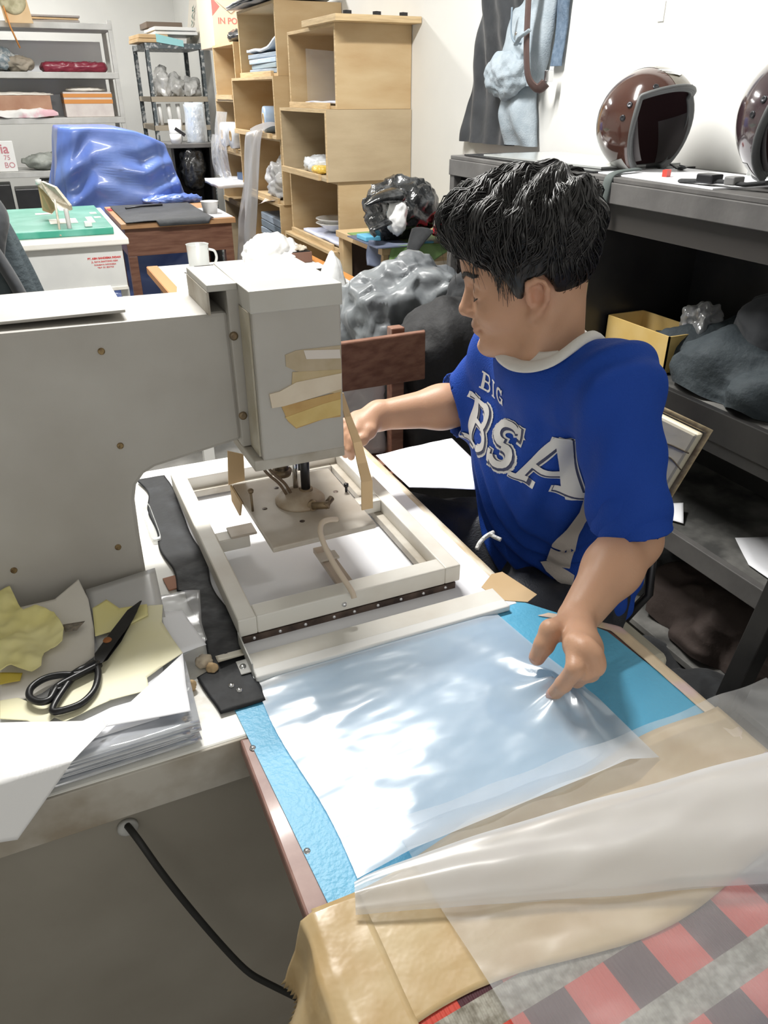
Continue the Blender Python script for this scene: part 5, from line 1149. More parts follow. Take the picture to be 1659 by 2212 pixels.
MB().box(1.30, 1.66, 2.89, 3.3, .8725, .876).build('flat_part', M_green_cloth, gc)
sc2 = thing('slate_cloth', (1.30, 2.95, .87), 'slate blue cloth corner hanging left of the green cloth', 'cloth')
drape([(1.245, 2.96, .80), (1.40, 2.865, .78), (1.42, 2.872, .886), (1.26, 2.97, .895)], 2).build('front_fall', M_slate_cloth, sc2, thick=.003)
MB().box(1.26, 1.42, 2.88, 3.2, .8765, .881).build('flat_part', M_slate_cloth, sc2)
tag(MB().box(1.27, 1.34, 3.02, 3.12, .8815, .90).build('cyan_box', M_cyan, bevel=.003), 'small cyan box peeking out left of the black bag', 'box')
tag(MB().obox((1.49, 2.905, .883), (.03, .012, .004)).build('blue_strip', M_cyan, bevel=.002), 'thin blue strip between the black bag and green cloth', 'strip')
bg = thing('black_bag', (1.45, 3.05, .90), 'large glossy black plastic bag with knotted ends on the stool', 'bag')
def bagf():
    return crumple((1.45, 3.06, 1.00), (.150, .13, .118), 5, .20, .60, 5, floor=.882)
bagf().build('bag_body', M_blackbag, bg)
MB().tube(smooth_path([(1.37, 2.96, 1.06), (1.29, 2.93, 1.06), (1.225, 2.92, 1.035)]), [.065 - .0036 * k for k in range(17)], 12, flat=.5).build('bag_ear', M_blackbag, bg)
MB().tube(smooth_path([(1.35, 2.95, .97), (1.29, 2.92, .955), (1.245, 2.91, .945), (1.262, 2.90, .92)]), [.028 - .0009 * k for k in range(25)], 10, flat=.5).build('bag_ear', M_blackbag, bg)
MB().tube(smooth_path([(1.47, 2.90, .93), (1.42, 2.86, .895), (1.385, 2.845, .84), (1.378, 2.84, .77)]), [.05 - .0019 * k for k in range(25)], 10, flat=.35).build('bag_tail', M_cloth_black, bg)
tag(crumple((1.375, 2.945, .985), (.04, .05, .075), 9, .2, .15, 4).build('white_inner_bag', M_whitebag), 'white plastic showing through the opening of the black bag', 'bag')
cp_ = thing('baseball_cap', (1.60, 2.93, .89), 'red and white cap lying beside the black bag', 'cap')
cc = Vector((1.625, 2.93, .90))
def dome(u, v):
    a = 2 * PI * u; e = PI / 2 * v; return cc + Vector((.085 * math.cos(a) * math.cos(e), .085 * math.sin(a) * math.cos(e), .080 * math.sin(e)))
MB().grid(dome, 36, 12, wrap=True).build('crown', M_red, cp_)
def dome2(u, v):
    a = R(-150) + R(55) * u; e = PI / 2 * v * .8; return cc + Vector((.087 * math.cos(a) * math.cos(e), .087 * math.sin(a) * math.cos(e), .082 * math.sin(e)))
MB().grid(dome2, 12, 10).build('front_panel', M_whitebag, cp_)
def bill(u, v):
    a = R(-215) + R(80) * u; r_ = .080 + .070 * v * math.sin(PI * (.12 + .76 * u)) ; return cc + Vector((r_ * math.cos(a), r_ * math.sin(a), .012 - .035 * abs(u - .5) * v + .02 * v))
MB().grid(bill, 24, 8).build('visor', M_red, cp_, thick=.004)
tag(MB().obox((1.62, 2.86, .883), (.06, .035, .007), Euler((0, .0, .5))).build('black_strap', M_cloth_black, bevel=.004), 'black strap in front of the red cap on the stool', 'strap')

# ------------------------------------------------------------------ chair, sacks and grey bag behind the bench
bc = thing('wooden_chair', (.80, 1.9, 0), 'brown wooden chair with plain plank backrest behind the bench', 'chair')
p = [PY(733, 734, 1.78), PY(919, 716, 1.86), PY(918, 820, 1.86), PY(738, 838, 1.78)]
lo = [p[3], p[2], p[2] + Vector((.01, .022, 0)), p[3] + Vector((.01, .022, 0))]; hi = [p[0], p[1], p[1] + Vector((.01, .022, 0)), p[0] + Vector((.01, .022, 0))]
lo[0] = lo[0] - Vector((.09, .035, 0)); lo[3] = lo[3] - Vector((.09, .035, 0)); hi[0] = hi[0] - Vector((.09, .035, 0)); hi[3] = hi[3] - Vector((.09, .035, 0))
MB().hexa(lo + hi).build('backrest', M_wood_red, bc, bevel=.004)
MB().box(.868, .908, 1.885, 1.92, 0, .85).build('leg', M_wood_red, bc, bevel=.003); MB().box(.60, .64, 1.80, 1.835, 0, .85).build('leg', M_wood_red, bc, bevel=.003)
MB().box(.868, .908, 2.22, 2.26, 0, .43).build('leg', M_wood_red, bc, bevel=.003); MB().box(.60, .64, 2.16, 2.20, 0, .43).build('leg', M_wood_red, bc, bevel=.003)
MB().box(.59, .92, 1.86, 2.27, .43, .455).build('seat', M_wood_red, bc, bevel=.004)
MB().box(.64, .868, 1.84, 1.86, .36, .43).build('stretcher', M_wood_red, bc)
tag(crumple((.755, 2.06, .60), (.13, .14, .155), 91, .08, .12, 5, floor=.4565, box=.75).build('wrapped_sack', mat('foggy_polythene', (.66, .68, .68), .15, col2=(.56, .59, .60), scale=6, coat=.6, bump=.6, bscale=16)), 'clear wrapped white sack standing on the seat of the wooden chair', 'sack')
tag(crumple((.82, 2.50, .42), (.14, .14, .43), 94, .12, .10, 5, floor=.002, box=.35).build('white_sack', M_whitebag), 'tall white plastic sack behind the wooden chair', 'sack')
tag(crumple((1.00, 2.70, .46), (.07, .06, .455), 97, .2, .1, 4, floor=.002).build('white_pouch', M_whitebag), 'white plastic pouch peeking above the grey bag at its left', 'bag')
tag(crumple((1.11, 2.30, .54), (.235, .16, .40), 101, .12, .75, 6, floor=.12, box=.35, cf=.9).build('grey_bag', M_greybag), 'huge crumpled grey plastic bag behind the wooden chair', 'bag')
tag(MB().box(.98, 1.26, 2.20, 2.46, 0, .118).build('bag_crate', M_blackwood, bevel=.004), 'low dark crate on the floor carrying the grey bag', 'crate')
tag(crumple((1.10, 1.98, .44), (.20, .14, .46), 104, .15, .12, 5, floor=.002, box=.3).build('black_sack', mat('matt_black_sack', (.008, .008, .009), .7, bump=.3)), 'matt black sack on the floor between chair and shelf unit', 'sack')
tag(crumple((1.24, 2.13, .80), (.08, .06, .13), 107, .25, .2, 4).build('black_jacket', M_cloth_black), 'black jacket bunched on the grey bag beside the shelf unit', 'jacket')

# ------------------------------------------------------------------ trousers and jacket hanging on the wall
hg = thing('black_trousers', (1.74, 3.0, 1.2), 'black trousers hanging on the right wall left of the grey jeans', 'trousers')
def hangcloth(tops, bots, depth, z1, seed, n=60, amp=.012, freq=40):
    # a flattened tube of cloth on the wall: tops and bots are (y0, y1) ranges
    def f(u, v):
        a = 2 * PI * u
        t_ = v; y0 = tops[0] * (1 - t_) + bots[0] * t_; y1 = tops[1] * (1 - t_) + bots[1] * t_
        yc, hy = (y0 + y1) / 2, (y1 - y0) / 2; s_ = math.copysign(abs(math.cos(a)) ** .7, math.cos(a))
        y = yc + hy * s_; dd = depth * (.6 + .4 * math.sin(t_ * 5 + seed)) ; sx = math.sin(a)
        x = WX - .012 - (dd * max(0, sx) + 0.0) - (amp * (1 + math.sin(y * freq + seed + t_ * 4)) if sx > 0 else 0)
        z = z1[0] + (z1[1] - z1[0]) * t_
        return Vector((min(x - .006 * nz((y, z, 0), 18, seed), WX - .003), y, z))
    return MB().grid(f, n, 50, wrap=True)
hangcloth((2.70, 2.96), (2.76, 3.16), .055, (1.95, 1.24), 1, amp=.010, freq=55).build('legs', M_cloth_char, hg)
MB().tube([(WX - .03, 2.84, 1.96), (WX, 2.84, 1.99)], .01, 8).build('wall_hook', M_steel, hg)
hj = thing('grey_jeans', (1.72, 2.7, 1.24), 'light grey jeans with brown leather belt hanging on the wall', 'jeans')
hangcloth((2.50, 2.78), (2.60, 2.86), .080, (1.95, 1.44), 3, amp=.006, freq=26).build('upper_part', M_jeans, hj)
hangcloth((2.66, 2.83), (2.60, 2.80), .06, (1.50, 1.245), 5, amp=.010, freq=45).build('lower_leg', M_jeans, hj)
crumple((1.715, 2.74, 1.475), (.055, .120, .075), 7, .22, .16, 5).build('bunched_waist', M_jeans, hj)
bl_ = [(WX - .105, 2.60, 1.95), (WX - .108, 2.595, 1.70), (WX - .108, 2.585, 1.55), (WX - .10, 2.575, 1.46), (WX - .075, 2.54, 1.425), (WX - .06, 2.52, 1.45)]
MB().tube(smooth_path(bl_), .018, 8, flat=.25).build('belt', M_leather, hj)
for z in (1.80, 1.585):
    MB().tube([(WX - .118, 2.635, z - .02), (WX - .128, 2.60, z), (WX - .118, 2.555, z + .02)], .009, 8, flat=.4).build('belt_loop', M_jeans, hj)
MB().tube(smooth_path([(WX - .100, 2.705, 1.68), (WX - .103, 2.70, 1.60), (WX - .105, 2.665, 1.572), (WX - .108, 2.62, 1.568)]), .0035, 6).build('pocket_seam', mat('seam_blue', (.22, .28, .34), .8), hj)
MB().lathe([(.004, 0), (.006, .001), (.006, .003), (0, .003)], (WX - .106, 2.655, 1.60), 12, Euler((0, -PI / 2, 0))).build('rivet', M_steel, hj)
MB().obox((WX - .055, 2.512, 1.47), (.012, .012, .018)).build('buckle', M_steel, hj, bevel=.003)
hangcloth((2.475, 2.55), (2.50, 2.56), .035, (1.95, 1.50), 7, amp=.004).build('dark_leg', M_jeans_dark, hj)

# ================================================================== the person
class Field:
    """smooth blend of rounded shapes, turned into one closed surface (surface nets, block by block)"""
    def __init__(s): s.ops = []
    def add(s, fn, lo, hi, k=.01, op='u', pre=None): s.ops.append((fn, np.array(lo, float), np.array(hi, float), k, op)); return s
    def cone(s, a, b, ra, rb, k=.01, op='u'):
        a = np.array(a, float); b = np.array(b, float); ba = b - a; L2 = float(ba @ ba) + 1e-12
        def f(P):
            h = np.clip(((P - a) @ ba) / L2, 0, 1)
            return np.linalg.norm(P - a - h[:, None] * ba, axis=1) - (ra + (rb - ra) * h)
        r = max(ra, rb); return s.add(f, np.minimum(a, b) - r, np.maximum(a, b) + r, k, op)
    def chain(s, pts, rs, k=.01):
        for i in range(len(pts) - 1): s.cone(pts[i], pts[i + 1], rs[i], rs[i + 1], k)
        return s
    def ell(s, c, r, M=None, k=.01, op='u'):
        c = np.array(c, float); r = np.array(r, float); M = np.eye(3) if M is None else np.array(M, float)
        def f(P):
            q = (P - c) @ M.T; k0 = np.linalg.norm(q / r, axis=1); k1 = np.linalg.norm(q / (r * r), axis=1) + 1e-9
            return k0 * (k0 - 1) / k1
        e = np.abs(M.T) @ r; return s.add(f, c - e, c + e, k, op)
    def econe(s, a, b, ra, rb, ax, sc_, k=.02, op='u'):
        """round cone squashed along the unit axis ax by factor sc_"""
        a = np.array(a, float); b = np.array(b, float); ax = np.array(ax, float); ax /= np.linalg.norm(ax)
        g = 1 / sc_ - 1
        def T(P): return P + np.outer(P @ ax, ax) * g
        a2 = T(a[None])[0]; b2 = T(b[None])[0]; ba = b2 - a2; L2 = float(ba @ ba) + 1e-12
        def f(P):
            Q = T(P); h = np.clip(((Q - a2) @ ba) / L2, 0, 1)
            return (np.linalg.norm(Q - a2 - h[:, None] * ba, axis=1) - (ra + (rb - ra) * h)) * (sc_ * .5 + .5)
        r = max(ra, rb); return s.add(f, np.minimum(a, b) - r, np.maximum(a, b) + r, k, op)
    def ev(s, P, lo, hi):
        D = np.full(len(P), .2, dtype=np.float64); hit = False
        for fn, l, h, k, op in s.ops:
            m = .012 + k
            if np.any(h + m < lo) or np.any(l - m > hi): continue
            if op == 'u':
                d = fn(P); t = np.maximum(k - np.abs(D - d), 0) / k; D = np.minimum(D, d) - t * t * k * .25; hit = True
            elif hit:
                d = -fn(P); t = np.maximum(k - np.abs(D - d), 0) / k; D = np.maximum(D, d) + t * t * k * .25
        return D, hit
    def mesh(s, h=.0025, B=30):
        us = [o for o in s.ops if o[4] == 'u']
        lo = np.min([o[1] for o in us], axis=0) - 2 * h - .01; hi = np.max([o[2] for o in us], axis=0) + 2 * h + .01
        n = np.ceil((hi - lo) / h).astype(int) + 1; NY, NZ = int(n[1]) + 5, int(n[2]) + 5
        VK, VP, QF = [], [], []
        key = lambda i, j, k_: (i * NY + j) * NZ + k_
        for bx in range(0, n[0], B):
            for by in range(0, n[1], B):
                for bz in range(0, n[2], B):
                    # samples from b-1 .. b+B+1 so every cell around an owned edge exists
                    i0 = np.array([bx, by, bz]) - 1; cnt = B + 2
                    l = lo + i0 * h; hh = lo + (i0 + cnt) * h
                    ok = False
                    for fn, a, b_, k, op in us:
                        if not (np.any(b_ + k < l) or np.any(a - k > hh)): ok = True; break
                    if not ok: continue
                    ax = [l[q] + np.arange(cnt) * h for q in range(3)]
                    G = np.stack(np.meshgrid(*ax, indexing='ij'), -1).reshape(-1, 3)
                    D, hit = s.ev(G, l, hh)
                    if not hit or D.min() > 0 or D.max() < 0: continue
                    D = D.reshape(cnt, cnt, cnt); S = D < 0
                    # cell vertices
                    c = cnt - 1
                    num = np.zeros((c, c, c)); acc = np.zeros((c, c, c, 3))
                    offs = [(x, y, z) for x in (0, 1) for y in (0, 1) for z in (0, 1)]
                    for a_ in offs:
                        for q in range(3):
                            if a_[q]: continue
                            b2 = list(a_); b2[q] = 1
                            da = D[a_[0]:a_[0] + c, a_[1]:a_[1] + c, a_[2]:a_[2] + c]; db = D[b2[0]:b2[0] + c, b2[1]:b2[1] + c, b2[2]:b2[2] + c]
                            cr = (da < 0) != (db < 0)
                            if not cr.any(): continue
                            t = np.where(cr, da / np.where(cr, da - db, 1), 0)
                            num += cr
                            for w in range(3): acc[..., w] += np.where(cr, a_[w] + (t if w == q else 0), 0)
                    act = np.argwhere(num > 0)
                    if len(act) == 0: continue
                    vp = acc[act[:, 0], act[:, 1], act[:, 2]] / num[act[:, 0], act[:, 1], act[:, 2]][:, None]
                    VP.append(l + (act + vp) * h); gi = act + i0 + 1
                    VK.append(key(gi[:, 0], gi[:, 1], gi[:, 2]))
                    # faces: edges starting at sample index 1..B (owned)
                    for q in range(3):
                        u, v = (q + 1) % 3, (q + 2) % 3
                        s0 = S[1:B + 1, 1:B + 1, 1:B + 1]
                        sl = [slice(1, B + 1)] * 3; sl[q] = slice(2, B + 2); s1 = S[tuple(sl)]
                        for flip, msk in ((False, s0 & ~s1), (True, ~s0 & s1)):
                            e = np.argwhere(msk)
                            if len(e) == 0: continue
                            e = e + 1 + i0 + 1
                            quad = []
                            for (du, dv) in ((0, 0), (-1, 0), (-1, -1), (0, -1)):
                                g = e.copy(); g[:, u] += du; g[:, v] += dv; quad.append(key(g[:, 0], g[:, 1], g[:, 2]))
                            if flip: quad = quad[::-1]
                            QF.append(np.stack(quad, 1))
        VK = np.concatenate(VK); VP = np.concatenate(VP); QF = np.concatenate(QF)
        uk, idx = np.unique(VK, return_index=True); V = VP[idx]
        Fi = np.searchsorted(uk, QF); Fi = np.clip(Fi, 0, len(uk) - 1); good = (uk[Fi] == QF).all(1); Fi = Fi[good]
        # light relaxation
        for _ in range(2):
            A = np.zeros_like(V); N_ = np.zeros(len(V))
            for a_ in range(4):
                b2 = (a_ + 1) % 4
                np.add.at(A, Fi[:, a_], V[Fi[:, b2]]); np.add.at(N_, Fi[:, a_], 1)
                np.add.at(A, Fi[:, b2], V[Fi[:, a_]]); np.add.at(N_, Fi[:, b2], 1)
            V = V * .5 + A / np.maximum(N_, 1)[:, None] * .5
        return V, Fi
def np_mesh(name, V, Fi, m, parent=None, color=None):
    me = bpy.data.meshes.new(name)
    me.vertices.add(len(V)); me.vertices.foreach_set('co', V.astype(np.float32).ravel())
    k = Fi.shape[1]
    me.loops.add(len(Fi) * k); me.loops.foreach_set('vertex_index', Fi.astype(np.int32).ravel())
    me.polygons.add(len(Fi)); me.polygons.foreach_set('loop_start', np.arange(0, len(Fi) * k, k, dtype=np.int32))
    me.update(calc_edges=True); me.validate()
    me.polygons.foreach_set('use_smooth', np.ones(len(me.polygons), dtype=bool))
    if color is not None:
        at = me.color_attributes.new('tone', 'FLOAT_COLOR', 'POINT'); at.data.foreach_set('color', color.astype(np.float32).ravel())
    for mm in (m if isinstance(m, (list, tuple)) else [m]): me.materials.append(mm)
    o = bpy.data.objects.new(name, me); COL.objects.link(o)
    if parent is not None: attach(o, parent)
    return o
def vnormals(V, Fi):
    n = np.cross(V[Fi[:, 2]] - V[Fi[:, 0]], V[Fi[:, 3]] - V[Fi[:, 1]]); N_ = np.zeros_like(V)
    for a_ in range(4): np.add.at(N_, Fi[:, a_], n)
    return N_ / (np.linalg.norm(N_, axis=1)[:, None] + 1e-12)

def nrm(v): v = np.array(v, float); return v / np.linalg.norm(v)
def A3(v): return np.array(v, float)
Zv = np.array([0, 0, 1.0])
# --- joints
neck = A3(PD(1188, 748, 1.14))
Fb = nrm((-.995, .02, 0)); Lb = np.cross(Zv, Fb)
sh_n = A3(PD(1328, 836, 1.050)); sh_f = neck - Lb * .130 + Zv * -.045 - Fb * .020
el_n = A3(PD(1366, 1165, 1.115)); wr_n = A3(PZ(1246, 1338, .800))
wr_f = A3(PD(818, 898, 1.40)); el_f = A3(PD(1035, 868, 1.43))
pelvis = np.array([.865, 1.07, .575]); waist = np.array([.825, 1.055, .75]); chest = neck * .40 + waist * .60 + Fb * .0
hip_n = np.array([.845, .985, .545]); hip_f = np.array([.86, 1.16, .545])
kn_n = np.array([.49, .80, .575]); kn_f = np.array([.50, 1.335, .585])
an_n = np.array([.47, .80, .10]); an_f = np.array([.50, 1.36, .10])
# --- head frame
hp_ = R(15); hh = nrm((-.85, .527, 0))
HF = hh * math.cos(hp_) - Zv * math.sin(hp_); HU = hh * math.sin(hp_) + Zv * math.cos(hp_); HL = np.cross(HU, HF)
roll = R(3); HU, HL = HU * math.cos(roll) + HL * math.sin(roll), HL * math.cos(roll) - HU * math.sin(roll)
ear_w = A3(PD(1162, 640, 1.065))
HS = .915
H0 = ear_w - (HL * .074 - HF * .010 - HU * .018) * HS
HM = np.stack([HF, HL, HU])       # rows: local axes
def hw(x, y, z): return H0 + (HF * x + HL * y + HU * z) * HS

B_ = Field()
def hell(c, r, k=.01, op='u', rot=None):
    M = HM if rot is None else rot @ HM
    B_.ell(hw(*c), np.array(r) * HS, M, k, op)
def ry(a): c, s = math.cos(a), math.sin(a); return np.array([[c, 0, -s], [0, 1, 0], [s, 0, c]])
hell((-.014, 0, .036), (.098, .076, .084))
hell((.022, 0, -.012), (.072, .066, .080), .02)
hell((.034, 0, -.052), (.055, .052, .055), .02)
for s in (-1, 1):
    B_.cone(hw(-.010, s * .050, -.050), hw(.058, s * .024, -.100), .021, .017, .022)
    hell((.058, s * .036, -.038), (.028, .026, .024), .02)
    B_.cone(hw(.084, s * .010, .016), hw(.070, s * .044, .014), .0100, .009, .012)
hell((.080, 0, -.103), (.021, .023, .018), .018); hell((.050, 0, -.088), (.045, .040, .028), .02)
hell((.066, 0, .045), (.034, .056, .040), .02)
B_.cone(hw(.086, 0, .010), hw(.106, 0, -.030), .0085, .0105, .010)
hell((.1075, 0, -.0345), (.0115, .0110, .0095), .008)
for s in (-1, 1): hell((.097, s * .0125, -.0385), (.0125, .0068, .0075), .006)
# eye sockets, lids
for s in (-1, 1):
    hell((.094, s * .033, -.001), (.016, .018, .012), .014, 's')
    hell((.0735, s * .0325, -.003), (.0155, .0165, .0145), .004)
# mouth
hell((.087, 0, -.064), (.014, .026, .016), .014)
hell((.0965, 0, -.0615), (.0085, .0215, .0050), .005)
hell((.0950, 0, -.0715), (.0090, .0185, .0060), .005)
B_.cone(hw(.104, -.020, -.0665), hw(.104, .020, -.0665), .0018, .0018, .004, 's')
for s in (-1, 1): B_.cone(hw(.088, s * .027, -.0672), hw(.092, s * .022, -.0668), .0025, .0015, .005, 's')
hell((.101, 0, -.085), (.010, .018, .007), .008, 's')
for s in (-1, 1): B_.cone(hw(.103, s * .0065, -.0455), hw(.099, s * .0075, -.0440), .0026, .0022, .003, 's')
# ears
for s in (-1, 1):
    e0 = (-.010, s * .076, -.018)
    rt_ = np.array([[1, 0, 0], [0, 1, 0], [0, 0, 1.0]])
    hell(e0, (.0165, .0070, .027), .006)
    B_.cone(hw(-.004, s * .070, -.045), hw(.000, s * .074, -.048), .010, .009, .008)
    ring = [(.006, .0795, .000), (.002, .083, .011), (-.010, .086, .0145), (-.022, .088, .008), (-.0275, .088, -.006), (-.0255, .086, -.022), (-.016, .082, -.036), (-.006, .079, -.047), (.001, .077, -.050)]
    B_.chain([hw(x * .86 - .001, s * y, (z + .018) * .84 - .018) for x, y, z in ring], [.0042, .0046, .0048, .0048, .0047, .0044, .0046, .0062, .0060], .004)
    hell((-.008, s * .087, -.016), (.0105, .0125, .0150), .003, 's')
    hell((-.016, s * .0895, -.001), (.0065, .0050, .0080), .003, 's')
    B_.cone(hw(.005, s * .0775, -.014), hw(.004, s * .079, -.024), .0048, .0042, .004)
# neck and trunk
B_.cone(hw(-.030, 0, -.035), neck + Zv * -.03, .053, .052, .02)
B_.cone(hw(.000, 0, -.075), neck + Fb * .008 - Zv * .03, .044, .050, .02)
for s in (-1, 1): B_.cone(hw(-.035, s * .045, -.04), neck + Fb * .045 + Lb * s * .018, .012, .011, .02)
B_.econe(neck - Zv * .075, chest, .070, .140, Fb, .62, .04)
B_.econe(chest, waist, .150, .135, Fb, .66, .05); B_.econe(waist, pelvis, .135, .150, Fb, .72, .05)
B_.cone(neck - Zv * .070, sh_n, .046, .043, .03); B_.cone(neck - Zv * .070, sh_f, .046, .043, .03)
for (a, b, c) in ((sh_n, el_n, wr_n), (sh_f, el_f, wr_f)):
    B_.cone(a, b, .043, .040, .02); m = b * .62 + c * .38
    B_.cone(b, m, .040, .039, .02); B_.cone(m, c, .039, .0265, .02)
for (a, b, c) in ((hip_n, kn_n, an_n), (hip_f, kn_f, an_f)):
    B_.cone(a, b, .085, .058, .03); m = b * .65 + c * .35; B_.cone(b, m, .056, .056, .02); B_.cone(m, c, .056, .036, .02)
    toe = c + np.array([-.17, 0, -.065]); B_.cone(c - Zv * .04, toe, .038, .026, .02); B_.cone(c + np.array([.03, 0, -.06]), c, .034, .03, .02)
# --- near hand (his left), pinching the film
def finger(pts, rs, k=.004): B_.chain(pts, rs, k)
MCP = [A3(PZ(1243, 1392, .838)), A3(PZ(1262, 1404, .840)), A3(PZ(1276, 1420, .834)), A3(PZ(1283, 1438, .824))]
for i, m in enumerate(MCP):
    B_.cone(wr_n, m, .019, .0124, .010)
B_.cone(MCP[0], MCP[1], .0125, .0125, .01); B_.cone(MCP[1], MCP[2], .0125, .012, .01); B_.cone(MCP[2], MCP[3], .012, .0115, .01)
palm_n = (wr_n + MCP[1] * 1.2 + MCP[2]) / 3.2 - Zv * .010
B_.ell(palm_n, (.024, .022, .014), None, .014)
i_p, i_d, i_t = A3(PZ(1243, 1446, .828)), A3(PZ(1217, 1478, .800)), A3(PZ(1194, 1501, .770))
finger([MCP[0], i_p, i_d, i_t], [.0125, .0112, .0100, .0088])
m_p, m_d, m_t = A3(PZ(1264, 1452, .818)), A3(PZ(1246, 1470, .792)), A3(PZ(1224, 1468, .768))
finger([MCP[1], m_p, m_d, m_t], [.0118, .0102, .0090, .0074])
r_p, r_d, r_t = A3(PZ(1275, 1456, .808)), A3(PZ(1256, 1464, .784)), A3(PZ(1240, 1458, .767))
finger([MCP[2], r_p, r_d, r_t], [.0112, .0096, .0085, .0070])
l_p, l_d, l_t = A3(PZ(1280, 1456, .800)), A3(PZ(1266, 1460, .782)), A3(PZ(1254, 1454, .767))
finger([MCP[3], l_p, l_d, l_t], [.0100, .0084, .0074, .0062])
t_m, t_p, t_t = A3(PZ(1190, 1362, .824)), A3(PZ(1176, 1392, .808)), A3(PZ(1160, 1420, .788))
th0 = wr_n * .75 + t_m * .25 - Zv * .004
finger([th0, t_m, t_p, t_t], [.018, .0135, .0125, .0108], .006)
B_.cone(t_m, (MCP[0] * .35 + wr_n * .65) - Zv * .006, .009, .013, .010)
# --- far hand, reaching down behind the press head
def DP(x, y, t): return A3(PD(x, y, t))
fm = [DP(770, 905, 1.385), DP(768, 915, 1.375), DP(768, 925, 1.365), DP(771, 934, 1.355)]
for m in fm: B_.cone(wr_f, m, .022, .0125, .012)
for i in range(3): B_.cone(fm[i], fm[i + 1], .0125, .0120, .01)
for i, (L_, dx, dy) in enumerate(((1.0, -26, 14), (1.05, -22, 22), (1.0, -14, 26), (.8, -8, 24))):
    base = fm[i]; px_ = [770 + 0, 768, 768, 771][i]; py_ = [905, 915, 925, 934][i]; tt = [1.385, 1.375, 1.365, 1.355][i]
    p1 = DP(px_ + dx, py_ + dy * .7, tt - .008); p2 = DP(px_ + dx * 1.5, py_ + dy * 1.6, tt - .01); p3 = DP(px_ + dx * 1.55, py_ + dy * 2.2, tt)
    finger([base, p1, p2, p3], [.0112, .0096, .0085, .0070])
finger([wr_f * .8 + fm[3] * .2, DP(797, 932, 1.36), DP(782, 950, 1.345), DP(770, 958, 1.34)], [.018, .0128, .0105, .0082], .006)

V, Fi = B_.mesh(.0026)
# skin tones: lips, ears, finger ends
col = np.tile(np.array([.58, .335, .215, 1.0]), (len(V), 1))
def tint(c, rad, rgb, w=1.0):
    d = np.linalg.norm((V - np.array(c)) / rad, axis=1); k = np.clip(1.3 - d, 0, 1)[:, None] * w
    col[:, :3] = col[:, :3] * (1 - k) + np.array(rgb) * k
q = (V - H0) @ HM.T / HS
kk = np.clip(1.25 - np.sqrt(((q[:, 0] - .098) / .012) ** 2 + (q[:, 1] / .024) ** 2 + ((q[:, 2] + .0665) / .0095) ** 2), 0, 1)[:, None]
col[:, :3] = col[:, :3] * (1 - .75 * kk) + np.array([.46, .19, .14]) * .75 * kk
tint(hw(.108, 0, -.035), .016, (.66, .36, .25), .5)
for s in (-1, 1): tint(hw(.06, s * .045, -.03), .03, (.62, .35, .23), .35); tint(hw(-.01, s * .084, -.015), .028, (.66, .33, .23), .5)
for p_ in (i_t, m_t, r_t, t_t): tint(p_, .010, (.70, .32, .25), .6)
nzv = np.array([noise.noise(Vector(v * 40)) for v in V[::1]]) if len(V) < 600000 else 0
col[:, :3] *= (1 + .05 * nzv[:, None])
M_skin = bpy.data.materials.new('skin'); M_skin.use_nodes = True
_b = M_skin.node_tree.nodes['Principled BSDF']; _a = M_skin.node_tree.nodes.new('ShaderNodeVertexColor'); _a.layer_name = 'tone'
M_skin.node_tree.links.new(_a.outputs['Color'], _b.inputs['Base Color']); _b.inputs['Roughness'].default_value = .45; _b.inputs['Specular IOR Level'].default_value = .4
_b.inputs['Subsurface Weight'].default_value = .12; _b.inputs['Subsurface Radius'].default_value = (.010, .004, .002)
_n = M_skin.node_tree.nodes.new('ShaderNodeTexNoise'); _n.inputs['Scale'].default_value = 350; _bp = M_skin.node_tree.nodes.new('ShaderNodeBump'); _bp.inputs['Strength'].default_value = .12; _bp.inputs['Distance'].default_value = .002
M_skin.node_tree.links.new(_n.outputs['Fac'], _bp.inputs['Height']); M_skin.node_tree.links.new(_bp.outputs['Normal'], _b.inputs['Normal'])
body = np_mesh('person', V, Fi, M_skin, None, col)
tag(body, 'person in blue jersey sitting at the press, head bowed, handling plastic film', 'person')

# nails
def nail(tip, prev, up, w=.0052, l=.0075, name='fingernail'):
    d = nrm(tip - prev); up = nrm(up - d * (up @ d)); sd = np.cross(d, up)
    r_t = float(w) * 1.42
    def f(u, v):
        a = (u - .5) * 1.9; c = tip + d * (-l + l * 1.55 * v - .001); rr = r_t * (1 - .12 * v * v)
        return Vector(c + up * (rr * math.cos(a) + .0008) + sd * (rr * math.sin(a) * .95))
    MB().grid(f, 8, 6).build(name, mat('nail', (.62, .36, .28), .25, coat=.3), body, thick=.0004)
nail(t_t, t_p, np.array([-.2, -.3, 1]), .0070, .010, 'thumbnail'); nail(i_t, i_d, np.array([-.35, -.35, .8]), .0058, .008)

